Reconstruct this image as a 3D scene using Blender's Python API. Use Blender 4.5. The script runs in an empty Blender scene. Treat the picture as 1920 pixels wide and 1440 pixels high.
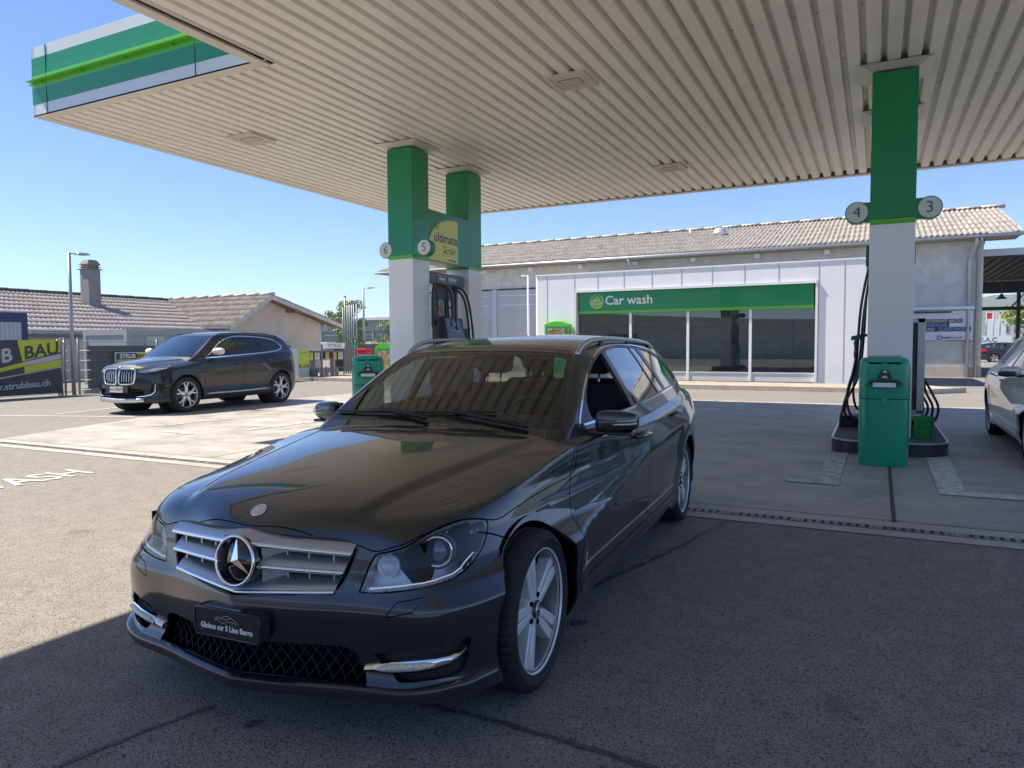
import bpy, math, random
import numpy as np
from mathutils import Vector, Matrix
R = math.radians
scene = bpy.context.scene
COL = scene.collection
# ------------------------------------------------------------------ camera
H_CAM = 1.30
cam_d = bpy.data.cameras.new('camera'); cam = bpy.data.objects.new('camera', cam_d); COL.objects.link(cam)
cam_d.sensor_width = 36; cam_d.lens = 36*1349.6/1920; cam_d.clip_end = 6000; cam_d.clip_start = 0.05
cam.matrix_world = Matrix(((0.8925124, -0.01869835, 0.45063509, 0), (0.45098741, 0.04952278, -0.89115534, 0),
                           (-0.00565356, 0.99859795, 0.05263241, H_CAM), (0, 0, 0, 1)))
scene.camera = cam
# ------------------------------------------------------------------ world, sun, exposure
SUN_TO = Vector((-0.71, -0.175, 1.0)).normalized()      # direction towards the sun
world = bpy.data.worlds.new("World"); scene.world = world; world.use_nodes = True
wn = world.node_tree; sky = wn.nodes.new('ShaderNodeTexSky'); sky.sky_type = 'NISHITA'; sky.sun_disc = False
sky.sun_elevation = math.asin(SUN_TO.z); sky.sun_rotation = math.atan2(SUN_TO.x, SUN_TO.y)
sky.air_density = 1.0; sky.dust_density = 0.0; sky.ozone_density = 3.0; sky.altitude = 4000
bg = wn.nodes['Background']; bg.inputs[1].default_value = 0.122
hs = wn.nodes.new('ShaderNodeHueSaturation'); hs.inputs['Saturation'].default_value = 1.12; hs.inputs['Hue'].default_value = .503
wn.links.new(sky.outputs[0], hs.inputs['Color']); wn.links.new(hs.outputs[0], bg.inputs[0])
sun_d = bpy.data.lights.new('sun', 'SUN'); sun_d.energy = 4.9; sun_d.angle = R(0.5); sun_d.color = (1.0, 0.90, 0.755)
sun = bpy.data.objects.new('sun', sun_d); COL.objects.link(sun); sun.rotation_euler = SUN_TO.to_track_quat('Z', 'Y').to_euler()
scene.view_settings.view_transform = 'Standard'; scene.view_settings.look = 'None'
scene.view_settings.exposure = 1.0; scene.view_settings.gamma = 1.0
scene.cycles.max_bounces = 8; scene.cycles.transparent_max_bounces = 12; scene.cycles.caustics_reflective = False; scene.cycles.caustics_refractive = False
scene.cycles.diffuse_bounces = 6; scene.cycles.use_adaptive_sampling = False

# ------------------------------------------------------------------ materials
MATS = {}
def mat(name, col=(.5,.5,.5), rough=.6, metal=0., coat=0., noise=0., nscale=6., col2=None, bump=0., bscale=40., emit=None, spec=.5, coords='Object', stretch=None, detail=6.):
    if name in MATS: return MATS[name]
    m = bpy.data.materials.new(name); m.use_nodes = True; nt = m.node_tree; p = nt.nodes['Principled BSDF']
    p.inputs['Base Color'].default_value = (*col, 1); p.inputs['Roughness'].default_value = rough; p.inputs['Metallic'].default_value = metal
    p.inputs['Coat Weight'].default_value = coat; p.inputs['Coat Roughness'].default_value = .03; p.inputs['Specular IOR Level'].default_value = spec
    if emit: p.inputs['Emission Color'].default_value = (*emit[:3], 1); p.inputs['Emission Strength'].default_value = emit[3]
    if noise or bump or col2:
        tc = nt.nodes.new('ShaderNodeTexCoord'); mp = nt.nodes.new('ShaderNodeMapping'); nt.links.new(tc.outputs[coords], mp.inputs[0])
        if stretch: mp.inputs['Scale'].default_value = stretch
    if noise or col2:
        n = nt.nodes.new('ShaderNodeTexNoise'); n.inputs['Scale'].default_value = nscale; n.inputs['Detail'].default_value = detail; n.inputs['Roughness'].default_value = .65
        nt.links.new(mp.outputs[0], n.inputs[0]); cr = nt.nodes.new('ShaderNodeValToRGB'); nt.links.new(n.outputs[0], cr.inputs[0])
        c2 = col2 or tuple(c*(1-noise) for c in col); c1 = col if col2 else tuple(min(1, c*(1+noise)) for c in col)
        cr.color_ramp.elements[0].position = .36; cr.color_ramp.elements[1].position = .64
        cr.color_ramp.elements[0].color = (*c2, 1); cr.color_ramp.elements[1].color = (*c1, 1); nt.links.new(cr.outputs[0], p.inputs['Base Color'])
    if bump:
        n2 = nt.nodes.new('ShaderNodeTexNoise'); n2.inputs['Scale'].default_value = bscale; n2.inputs['Detail'].default_value = 4
        nt.links.new(mp.outputs[0], n2.inputs[0]); b = nt.nodes.new('ShaderNodeBump'); b.inputs['Strength'].default_value = bump; b.inputs['Distance'].default_value = .02
        nt.links.new(n2.outputs[0], b.inputs['Height']); nt.links.new(b.outputs[0], p.inputs['Normal'])
    MATS[name] = m; return m
def nodes_of(m): return m.node_tree, m.node_tree.nodes['Principled BSDF']
def glass_mat(name, tint=(.55,.6,.58), ior=1.5, boost=1.0, rough=0.0, spec_col=(1,1,1)):
    m = bpy.data.materials.new(name); m.use_nodes = True; nt = m.node_tree; nt.nodes.remove(nt.nodes['Principled BSDF'])
    o = nt.nodes['Material Output']; t = nt.nodes.new('ShaderNodeBsdfTransparent'); t.inputs[0].default_value = (*tint, 1)
    g = nt.nodes.new('ShaderNodeBsdfGlossy'); g.inputs['Roughness'].default_value = rough; g.inputs[0].default_value = (*spec_col, 1)
    f = nt.nodes.new('ShaderNodeFresnel'); f.inputs[0].default_value = ior; mu = nt.nodes.new('ShaderNodeMath'); mu.operation = 'MULTIPLY_ADD'
    mu.inputs[1].default_value = boost; mu.inputs[2].default_value = 0.0; mu.use_clamp = True
    mx = nt.nodes.new('ShaderNodeMixShader'); ge = nt.nodes.new('ShaderNodeNewGeometry'); mi_ = nt.nodes.new('ShaderNodeMath'); mi_.operation = 'MULTIPLY_ADD'; mi_.inputs[1].default_value = 1/ior-ior; mi_.inputs[2].default_value = ior
    nt.links.new(ge.outputs['Backfacing'], mi_.inputs[0]); nt.links.new(mi_.outputs[0], f.inputs[0]); nt.links.new(f.outputs[0], mu.inputs[0]); nt.links.new(mu.outputs[0], mx.inputs[0])
    nt.links.new(t.outputs[0], mx.inputs[1]); nt.links.new(g.outputs[0], mx.inputs[2]); nt.links.new(mx.outputs[0], o.inputs[0])
    MATS[name] = m; return m

# ------------------------------------------------------------------ object helpers
def tag(o, label=None, cat=None, group=None, kind=None):
    if label: o['label'] = label
    if cat: o['category'] = cat
    if group: o['group'] = group
    if kind: o['kind'] = kind
    return o
def empty(name, loc=(0,0,0), rz=0., label=None, cat=None, group=None):
    o = bpy.data.objects.new(name, None); COL.objects.link(o); o.location = loc; o.rotation_euler = (0,0,rz); o.empty_display_size = .1
    return tag(o, label, cat, group)
def copy_tree(o, parent=None):
    c = o.copy(); COL.objects.link(c)
    if parent: c.parent = parent
    for ch in list(o.children): copy_tree(ch, c)
    return c
class MB:
    """collects shapes, builds ONE mesh object"""
    def __init__(s): s.v = []; s.f = []; s.m = []; s.mi = 0; s.sm = []; s.smooth = False
    def add(s, vs, fs, M=None):
        n = len(s.v)
        for v in vs:
            v = Vector(v); s.v.append(tuple(M @ v) if M is not None else tuple(v))
        for f in fs: s.f.append(tuple(i+n for i in f)); s.m.append(s.mi); s.sm.append(s.smooth)
        return s
    def box(s, x0,y0,z0,x1,y1,z1, M=None):
        if x0>x1: x0,x1=x1,x0
        if y0>y1: y0,y1=y1,y0
        if z0>z1: z0,z1=z1,z0
        return s.add([(x0,y0,z0),(x1,y0,z0),(x1,y1,z0),(x0,y1,z0),(x0,y0,z1),(x1,y0,z1),(x1,y1,z1),(x0,y1,z1)],
              [(0,3,2,1),(4,5,6,7),(0,1,5,4),(1,2,6,5),(2,3,7,6),(3,0,4,7)], M)
    def prism(s, pts, a, b, axis=2, M=None, cap=True):
        """polygon pts (2d) extruded from a to b along axis"""
        def put(p, h): return {2:(p[0],p[1],h), 1:(p[0],h,p[1]), 0:(h,p[0],p[1])}[axis]
        n = len(pts); vs = [put(p,a) for p in pts]+[put(p,b) for p in pts]
        fs = [(i,(i+1)%n,n+(i+1)%n,n+i) for i in range(n)]
        if cap: fs += [tuple(range(n))[::-1], tuple(range(n,2*n))]
        return s.add(vs, fs, M)
    def tube(s, pts, r, n=8, closed=False, cap=True, M=None):
        pts = [Vector(p) for p in pts]; N = len(pts); rs = r if isinstance(r,(list,tuple)) else [r]*N
        vs = []; up = None
        for i,p in enumerate(pts):
            a = pts[(i-1)%N] if (closed or i>0) else p; b = pts[(i+1)%N] if (closed or i<N-1) else p
            t = (b-a).normalized()
            if up is None: up = Vector((0,0,1)) if abs(t.z)<.9 else Vector((1,0,0))
            x = t.cross(up).normalized(); y = x.cross(t).normalized(); up = y
            for k in range(n):
                an = 2*math.pi*k/n; vs.append(p+(x*math.cos(an)+y*math.sin(an))*rs[i])
        fs = []
        for i in range(N if closed else N-1):
            for k in range(n):
                a=i*n+k; b=i*n+(k+1)%n; c=((i+1)%N)*n+(k+1)%n; d=((i+1)%N)*n+k; fs.append((a,b,c,d))
        if cap and not closed: fs += [tuple(range(n))[::-1], tuple(range((N-1)*n,N*n))]
        o = s.smooth; s.smooth = True; s.add(vs, fs, M); s.smooth = o; return s
    def lathe(s, prof, n=32, M=None, axis=2, a0=0, a1=2*math.pi):
        full = abs(a1-a0-2*math.pi)<1e-6; cnt = n if full else n+1; vs=[]
        for k in range(cnt):
            a = a0+(a1-a0)*k/n
            for r,h in prof: vs.append({2:(r*math.cos(a),r*math.sin(a),h),1:(r*math.cos(a),h,r*math.sin(a)),0:(h,r*math.cos(a),r*math.sin(a))}[axis])
        m = len(prof); fs=[]
        for k in range(n):
            k2=(k+1)%cnt
            for j in range(m-1): fs.append((k*m+j,k2*m+j,k2*m+j+1,k*m+j+1))
        o = s.smooth; s.smooth = True; s.add(vs, fs, M); s.smooth = o; return s
    def disc(s, c, r, normal='y', n=32, th=.01, M=None):
        pts=[(c[0]+r*math.cos(2*math.pi*k/n), c[1 if normal=='z' else 2]+r*math.sin(2*math.pi*k/n)) for k in range(n)]
        if normal=='y': return s.prism(pts, c[1]-th/2, c[1]+th/2, 1, M)
        return s.prism(pts, c[2]-th/2, c[2]+th/2, 2, M)
    def build(s, name, mats, parent=None, label=None, cat=None, group=None, kind=None, bevel=0, smooth=None, loc=None, auto=None):
        me = bpy.data.meshes.new(name); me.from_pydata(s.v, [], s.f)
        for m in (mats if isinstance(mats,(list,tuple)) else [mats]): me.materials.append(m)
        me.polygons.foreach_set('material_index', s.m); me.polygons.foreach_set('use_smooth', [bool(x) if smooth is None else smooth for x in s.sm]); 
        import bmesh
        bm = bmesh.new(); bm.from_mesh(me); bmesh.ops.recalc_face_normals(bm, faces=bm.faces); bm.to_mesh(me); bm.free()
        if auto: 
            me.polygons.foreach_set('use_smooth', [True]*len(me.polygons)); me.set_sharp_from_angle(angle=R(auto))
        me.update(); o = bpy.data.objects.new(name, me); COL.objects.link(o)
        if parent: o.parent = parent
        if loc: o.location = loc
        if bevel:
            b = o.modifiers.new('bevel','BEVEL'); b.width = bevel; b.segments = 2; b.limit_method = 'ANGLE'; b.angle_limit = R(40)
        return tag(o, label, cat, group, kind)
def text_mesh(txt, size=1., ext=.002, bold=0., align='CENTER', shear=0., sx=1., space=1.):
    cu = bpy.data.curves.new('t','FONT'); cu.body = txt; cu.size = size; cu.extrude = ext; cu.offset = bold; cu.align_x = align; cu.align_y = 'CENTER'; cu.shear = shear; cu.space_character = space; cu.resolution_u = 3
    ob = bpy.data.objects.new('t', cu); COL.objects.link(ob); dg = bpy.context.evaluated_depsgraph_get(); dg.update()
    me = bpy.data.meshes.new_from_object(ob.evaluated_get(dg)); 
    vs = [(v.co.x*sx, v.co.y, v.co.z) for v in me.vertices]; fs = [tuple(p.vertices) for p in me.polygons]
    bpy.data.objects.remove(ob); bpy.data.curves.remove(cu); bpy.data.meshes.remove(me)
    return vs, fs
def add_text(mb, txt, M, **k):
    vs, fs = text_mesh(txt, **k); mb.add(vs, fs, M)
def frame(origin, xdir, updir):
    """matrix whose local x = xdir, y = updir, z = towards viewer"""
    x = Vector(xdir).normalized(); y = Vector(updir).normalized(); z = x.cross(y); M = Matrix.Identity(4)
    for i in range(3): M[i][0]=x[i]; M[i][1]=y[i]; M[i][2]=z[i]; M[i][3]=origin[i]
    return M
def arr_mesh(name, V, F, mats, N=None, parent=None, mi=None):
    me = bpy.data.meshes.new(name); me.from_pydata([tuple(map(float,v)) for v in V], [], [tuple(int(i) for i in f) for f in F])
    for m in (mats if isinstance(mats,(list,tuple)) else [mats]): me.materials.append(m)
    me.polygons.foreach_set('use_smooth', [True]*len(me.polygons))
    if mi is not None: me.polygons.foreach_set('material_index', mi)
    me.update()
    if N is not None: me.normals_split_custom_set_from_vertices([tuple(map(float,n)) for n in N])
    o = bpy.data.objects.new(name, me); COL.objects.link(o)
    if parent: o.parent = parent
    return o
# ------------------------------------------------------------------ maths for car bodies
class NS:
    """natural cubic spline, linear outside"""
    def __init__(s,pts):
        s.x=np.array([p[0] for p in pts],float); s.y=np.array([p[1] for p in pts],float)
        if s.x[0]>s.x[-1]: s.x=s.x[::-1]; s.y=s.y[::-1]
        n=len(s.x); h=np.diff(s.x); A=np.eye(n); b=np.zeros(n)
        for i in range(1,n-1):
            A[i,i-1:i+2]=h[i-1],2*(h[i-1]+h[i]),h[i]; b[i]=6*((s.y[i+1]-s.y[i])/h[i]-(s.y[i]-s.y[i-1])/h[i-1])
        s.m=np.linalg.solve(A,b); s.h=h
    def __call__(s,q):
        q=np.asarray(q,float); i=np.clip(np.searchsorted(s.x,q)-1,0,len(s.h)-1)
        h=s.h[i]; qc=np.clip(q,s.x[0],s.x[-1]); a=s.x[i+1]-qc; b=qc-s.x[i]; m0=s.m[i]; m1=s.m[i+1]
        v=m0*a**3/(6*h)+m1*b**3/(6*h)+(s.y[i]/h-m0*h/6)*a+(s.y[i+1]/h-m1*h/6)*b
        d0=(s.y[1]-s.y[0])/s.h[0]-s.m[1]*s.h[0]/6; d1=(s.y[-1]-s.y[-2])/s.h[-1]+s.m[-2]*s.h[-1]/6
        return v+np.where(q<s.x[0],(q-s.x[0])*d0,0)+np.where(q>s.x[-1],(q-s.x[-1])*d1,0)
class PL:
    def __init__(s,pts):
        pts=sorted(pts); s.x=[p[0] for p in pts]; s.y=[p[1] for p in pts]
    def __call__(s,q): return np.interp(q,s.x,s.y)
def smax(a,b,r):
    h=np.maximum(r-np.abs(a-b),0)/r
    return np.maximum(a,b)+h*h*r*.25
def sstep(x,a,b):
    t=np.clip((x-a)/(b-a),0,1); return t*t*(3-2*t)
def bump(x,c,w): return np.exp(-((x-c)/w)**2)
def smabs(y,e): return np.sqrt(y*y+e*e)-e

class Wagon:
    WB=2.85; R=.302; zl0=.60; K0,K1,KX=.110,.062,.8; wsp=(-.56,.17,.905,.585,.045); rwp=(-3.93,1.0,.837); zbot=.162; gbot=.80; crease=(.36,.60,.20,.013); rx=-3.2; tums=1.0; rdrop=.035
    sidez=NS([(.14,-.075),(.20,-.040),(.26,-.018),(.33,-.020),(.42,-.010),(.55,-.002),(.66,0),(.76,-.006),(.84,-.028),(.90,-.055),(.96,-.10)])
    plan=NS([(.75,.845),(.45,.868),(.1,.878),(-.3,.876),(-.9,.872),(-1.7,.876),(-2.5,.878),(-2.95,.872),(-3.3,.842),(-3.6,.796),(-3.85,.745),(-4.05,.69)])
    cf=NS([(.14,.66),(.165,.705),(.18,.716),(.205,.716),(.235,.700),(.30,.700),(.37,.712),(.42,.716),(.46,.712),(.50,.700),(.56,.688),(.64,.672),(.70,.65),(.76,.60)])
    pf=NS([(0,0),(.2,-.04),(.4,-.092),(.55,-.118),(.65,-.15),(.72,-.205),(.775,-.30),(.815,-.43),(.85,-.63),(.88,-.9)])
    gz=PL([(.15,-.01),(.2,-.02),(.30,-.02),(.40,-.012),(.47,-.01),(.52,.03),(.58,.10),(.66,.14),(.75,.17)])
    hood=NS([(.70,.57),(.655,.640),(.632,.680),(.615,.705),(.595,.722),(.570,.737),(.52,.760),(.40,.797),(.2,.833),(-.05,.866),(-.3,.889),(-.55,.907),(-.8,.915),(-1.2,.925),(-2,.945),(-3,.97),(-3.6,.975),(-4.1,.97)])
    rz=NS([(.14,-3.80),(.2,-3.90),(.35,-3.945),(.55,-3.95),(.62,-3.92),(.80,-3.90),(1.0,-3.86)])
    pr=NS([(0,0),(.3,.012),(.6,.07),(.75,.17),(.83,.32),(.88,.6),(.9,.9)])
    def W(s,x,z):
        w=s.plan(x)+s.sidez(z)
        for cx in (0,-s.WB):
            r=np.hypot(x-cx,z-s.R); w=w+.014*bump(r,.385,.07)*(z>.05)
        # character line rising to the rear
        zl=s.zl0+(.02-x)*.052
        w=w+.0055*bump(z,zl,.045)*sstep(-x,.35,.8)*(1-sstep(-x,-s.rx,-s.rx+.4)) - .004*bump(z,zl-.10,.07)*sstep(-x,.35,.8)*(1-sstep(-x,-s.rx,-s.rx+.4))
        return w
    def B(s,x,y,z):
        a=smabs(y,.004)
        side=np.abs(y)-s.W(x,z)
        yc=s.crease[0]+(s.crease[1]-x)*s.crease[2]
        K=s.K0-s.K1*sstep(-x,-.15,.6)
        zt=s.hood(x)-K*(np.abs(y)/s.KX)**2.6-.006*(y/.8)**2 - s.crease[3]*sstep(np.abs(y),yc-.03,yc+.04)*sstep(x,-.95,-.3)
        top=(z-zt)*.85
        xf=s.cf(z)+s.pf(a*(1+s.gz(z)))
        front=(x-xf)*.8
        rear=(s.rz(z)+s.pr(a)-x)*.8
        f=smax(side,front,.05)
        f=smax(f,rear,.05)
        rt=.020+.040*sstep(np.abs(y),.42,.68)
        f=smax(f,top,rt)
        return smax(f,s.zbot-z,.010)
    roof=NS([(-.9,1.225),(-1.1,1.262),(-1.25,1.290),(-1.45,1.323),(-1.7,1.354),(-2.0,1.373),(-2.4,1.379),(-2.8,1.368),(-3.2,1.332),(-3.6,1.255),(-3.9,1.20)])
    gs=NS([(.80,.030),(.88,0),(.95,-.034),(1.05,-.088),(1.15,-.147),(1.25,-.21),(1.32,-.262),(1.40,-.33)])
    gp=NS([(-.4,.66),(-.7,.712),(-1.0,.757),(-1.4,.793),(-2.0,.803),(-2.6,.795),(-3.1,.765),(-3.5,.715),(-3.9,.64)])
    def G(s,x,y,z):
        side=(np.abs(y)-s.gp(x)-s.gs(z))*.9
        zr=s.roof(x)-s.rdrop*(np.abs(y)/.6)**2.4
        top=z-zr
        a0,a1,a2,a3,a4=s.wsp; t=(a0-a1*y*y)-x
        zw=a2+a3*t-a4*t*t
        ws=(z-zw)*.86
        rw=((s.rwp[0]+s.rwp[2]*np.maximum(z-s.rwp[1],0)+.16*y*y)-x)*.85
        f=smax(top,ws,.035)
        f=smax(f,side,.045)
        f=smax(f,rw,.06)
        return smax(f,s.gbot-z,.01)
    def F(s,x,y,z): return np.minimum(s.B(x,y,z),s.G(x,y,z))

class Suv(Wagon):
    WB=2.742; R=.362; zl0=.84; K0,K1,KX=.13,.075,.85; wsp=(-.20,.17,1.10,.66,.05); rwp=(-3.50,1.2,.75); zbot=.22; gbot=1.0; crease=(.30,.80,.25,.012); rx=-2.9; rdrop=.045
    sidez=NS([(.20,-.07),(.26,-.03),(.33,-.008),(.40,-.010),(.48,-.035),(.58,-.028),(.72,-.006),(.85,0),(.95,-.010),(1.04,-.030),(1.14,-.07),(1.28,-.14)])
    plan=NS([(.9,.85),(.5,.885),(.1,.905),(-.5,.90),(-1.5,.90),(-2.4,.91),(-2.9,.90),(-3.2,.865),(-3.45,.81),(-3.65,.74)])
    cf=NS([(.20,.80),(.24,.865),(.30,.885),(.38,.872),(.50,.862),(.60,.866),(.72,.864),(.85,.845),(.92,.81),(1.0,.72)])
    pf=NS([(0,0),(.2,-.010),(.4,-.042),(.55,-.082),(.68,-.155),(.78,-.27),(.84,-.42),(.885,-.62),(.91,-.9)])
    gz=PL([(.2,0),(.6,0),(.9,.03),(1.0,.05)])
    hood=NS([(.95,.72),(.88,.85),(.83,.925),(.76,.975),(.6,1.018),(.3,1.062),(0,1.092),(-.3,1.112),(-.6,1.125),(-1.2,1.15),(-2,1.195),(-2.8,1.255),(-3.6,1.26)])
    rz=NS([(.2,-3.38),(.3,-3.47),(.5,-3.54),(.8,-3.52),(1.05,-3.47),(1.3,-3.40)])
    pr=NS([(0,0),(.3,.012),(.6,.06),(.75,.15),(.84,.32),(.89,.6),(.92,.9)])
    roof=NS([(-.6,1.525),(-.8,1.563),(-1.0,1.594),(-1.2,1.621),(-1.5,1.648),(-1.9,1.660),(-2.4,1.648),(-2.9,1.608),(-3.2,1.565),(-3.5,1.51)])
    gs=NS([(.95,.035),(1.05,.008),(1.12,0),(1.22,-.035),(1.35,-.095),(1.48,-.168),(1.56,-.225),(1.65,-.31)])
    gp=NS([(-.1,.70),(-.5,.775),(-1.0,.808),(-1.6,.822),(-2.3,.82),(-2.8,.798),(-3.2,.745),(-3.5,.69)])
# ------------------------------------------------------------------ car shells: implicit surface -> grid -> cut panels
def shoot(F, O, D, tmax=3.0, step=.02):
    """first exit of rays from inside the body"""
    n=len(O); t=np.zeros(n); done=np.zeros(n,bool); hi=np.full(n,tmax)
    k=0.
    while k<tmax and not done.all():
        k+=step; i=np.where(~done)[0]; P=O[i]+D[i]*k; v=F(P[:,0],P[:,1],P[:,2]); o=i[v>0]; hi[o]=k; done[o]=True
    lo=hi-step
    for _ in range(22):
        m=(lo+hi)/2; P=O+D*m[:,None]; v=F(P[:,0],P[:,1],P[:,2]); ins=v<0; lo=np.where(ins,m,lo); hi=np.where(ins,hi,m)
    return O+D*((lo+hi)/2)[:,None]
def grad(F,P,e=.0015):
    x,y,z=P[:,0],P[:,1],P[:,2]
    g=np.stack([F(x+e,y,z)-F(x-e,y,z),F(x,y+e,z)-F(x,y-e,z),F(x,y,z+e)-F(x,y,z-e)],1)
    return g/np.maximum(np.linalg.norm(g,axis=1,keepdims=True),1e-9)
def half_grid(F, xr, xf, dx, nfan_f, nfan_r, z0, rows):
    """rows: list of (d,z) targets; returns grid (nu,nv,3) for y>=0, u from rear centre to front centre"""
    U=[(xr,math.pi-math.pi/2*k/nfan_r) for k in range(nfan_r)]
    n=int(round((xf-xr)/dx)); U+=[(xr+(xf-xr)*k/n,math.pi/2) for k in range(n)]
    U+=[(xf,math.pi/2-math.pi/2*k/nfan_f) for k in range(nfan_f+1)]
    O=[];D=[]
    for ox,th in U:
        c,s_=math.cos(th),math.sin(th)
        if abs(c)<1e-9: c=0
        if abs(s_)<1e-9: s_=0
        for d,z in rows:
            v=np.array([c*d,s_*d,z-z0]); O.append((ox,0,z0)); D.append(v/np.linalg.norm(v))
    P=shoot(F,np.array(O,float),np.array(D)); return P.reshape(len(U),len(rows),3)
class Shell:
    K=12
    def __init__(s,grid):
        nu,nv,_=grid.shape; s.V=[tuple(p) for p in grid.reshape(-1,3)]
        F=[]
        for i in range(nu-1):
            for j in range(nv-1):
                a=i*nv+j; F.append([a,a+nv,a+nv+1,a+1])
        s.F=F
    def cut(s, poly, P, mask=None, closed=True):
        P=np.array(P,float); V=np.array(s.V)
        pad=np.array([f+[f[-1]]*(s.K-len(f)) for f in s.F]); V2=V@P.T
        cen=V[pad].mean(1)
        ok=np.ones(len(s.F),bool) if mask is None else mask(cen)
        act=list(np.where(ok)[0]); 
        segs=list(zip(poly,poly[1:]+(poly[:1] if closed else [])))
        if not closed: segs=list(zip(poly[:-1],poly[1:]))
        # restrict to faces near the polygon bbox
        pb=np.array(poly); lo=pb.min(0)-.05; hi=pb.max(0)+.05
        fb=V2[pad]; sel=ok&(fb.min(1)<=hi).all(1)&(fb.max(1)>=lo).all(1); act=list(np.where(sel)[0])
        v2=[tuple(p) for p in V2]
        for a,b in segs:
            ax,ay=a; bx,by=b; dx,dy=bx-ax,by-ay; L=math.hypot(dx,dy)
            if L<1e-6: continue
            dx/=L; dy/=L; lx,hx=min(ax,bx)-1e-4,max(ax,bx)+1e-4; ly,hy=min(ay,by)-1e-4,max(ay,by)+1e-4
            cache={}; new=[]
            for fi in act:
                f=s.F[fi]; q=[v2[i] for i in f]
                xs=[p[0] for p in q]; ys=[p[1] for p in q]
                if max(xs)<lx or min(xs)>hx or max(ys)<ly or min(ys)>hy: continue
                sd=[dx*(p[1]-ay)-dy*(p[0]-ax) for p in q]
                if min(sd)>-2e-5 or max(sd)<2e-5: continue
                # segment must really cross the face
                along=[dx*(p[0]-ax)+dy*(p[1]-ay) for p in q]
                if max(along)<-1e-4 or min(along)>L+1e-4: continue
                if len(f)>=s.K-1: continue
                pos=[];neg=[]
                n=len(f)
                for k in range(n):
                    i,j=f[k],f[(k+1)%n]; si,sj=sd[k],sd[(k+1)%n]
                    if abs(si)<2e-5: pos.append(i); neg.append(i)
                    elif si>0: pos.append(i)
                    else: neg.append(i)
                    if (si>2e-5 and sj<-2e-5) or (si<-2e-5 and sj>2e-5):
                        key=(min(i,j),max(i,j))
                        if key not in cache:
                            t=si/(si-sj); p=tuple(s.V[i][c]+(s.V[j][c]-s.V[i][c])*t for c in range(3)); cache[key]=len(s.V); s.V.append(p)
                            v2.append((v2[i][0]+(v2[j][0]-v2[i][0])*t, v2[i][1]+(v2[j][1]-v2[i][1])*t))
                        pos.append(cache[key]); neg.append(cache[key])
                if len(pos)>2 and len(neg)>2:
                    s.F[fi]=pos; s.F.append(neg); new.append(len(s.F)-1)
            act+=new
    def cen(s):
        V=np.array(s.V); pad=np.array([f+[f[-1]]*(s.K-len(f)) for f in s.F]); c=np.zeros((len(s.F),3)); n=np.array([len(f) for f in s.F])
        acc=V[pad].sum(1)-V[pad[:,-1]]*(s.K-n)[:,None]; return acc/n[:,None]
def inpoly(p2, poly):
    x,y=p2[:,0],p2[:,1]; r=np.zeros(len(p2),bool); n=len(poly)
    for i in range(n):
        x1,y1=poly[i]; x2,y2=poly[(i+1)%n]
        if y1==y2: continue
        c=((y1>y)!=(y2>y))&(x<(x2-x1)*(y-y1)/(y2-y1)+x1); r^=c
    return r
SIDEP=((1,0,0),(0,0,1)); FRONTP=((0,1,0),(0,0,1)); TOPP=((1,0,0),(0,1,0))
def strip(path,w):
    """thin closed polygon around a polyline"""
    L=[];Rr=[]; n=len(path)
    for i,p in enumerate(path):
        a=path[max(i-1,0)]; b=path[min(i+1,n-1)]; dx,dy=b[0]-a[0],b[1]-a[1]; l=math.hypot(dx,dy); nx,ny=-dy/l*w/2,dx/l*w/2
        L.append((p[0]+nx,p[1]+ny)); Rr.append((p[0]-nx,p[1]-ny))
    return L+Rr[::-1]
def vstrip(path,w,F,nz_min=.12):
    """strip whose plan width shrinks where the surface is steep, so the gap keeps one width on the body"""
    Q,N=on_surface(F,[(p[0],p[1],1.4) for p in path],(0,0,1),0,t0=.9); L=[];Rr=[];n=len(path)
    for i,p in enumerate(path):
        a=path[max(i-1,0)]; b=path[min(i+1,n-1)]; dx,dy=b[0]-a[0],b[1]-a[1]; l=math.hypot(dx,dy); nx,ny=-dy/l,dx/l
        t=abs(N[i][0]*nx+N[i][1]*ny); k=max(math.sqrt(max(1-t*t,0)),nz_min)*w/2
        L.append((p[0]+nx*k,p[1]+ny*k)); Rr.append((p[0]-nx*k,p[1]-ny*k))
    return L+Rr[::-1]
def circle(cx,cz,r,n=40,a0=0,a1=2*math.pi): return [(cx+r*math.cos(a0+(a1-a0)*k/n),cz+r*math.sin(a0+(a1-a0)*k/n)) for k in range(n)]
def smooth_path(pts,n=5):
    """catmull-rom through points"""
    P=[np.array(p,float) for p in pts]; P=[2*P[0]-P[1]]+P+[2*P[-1]-P[-2]]; out=[]
    for i in range(1,len(P)-2):
        for k in range(n):
            t=k/n; a,b,c,d=P[i-1:i+3]; out.append(tuple(.5*((2*b)+(c-a)*t+(2*a-5*b+4*c-d)*t*t+(-a+3*b-3*c+d)*t**3)))
    out.append(tuple(P[-2])); return out
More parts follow.
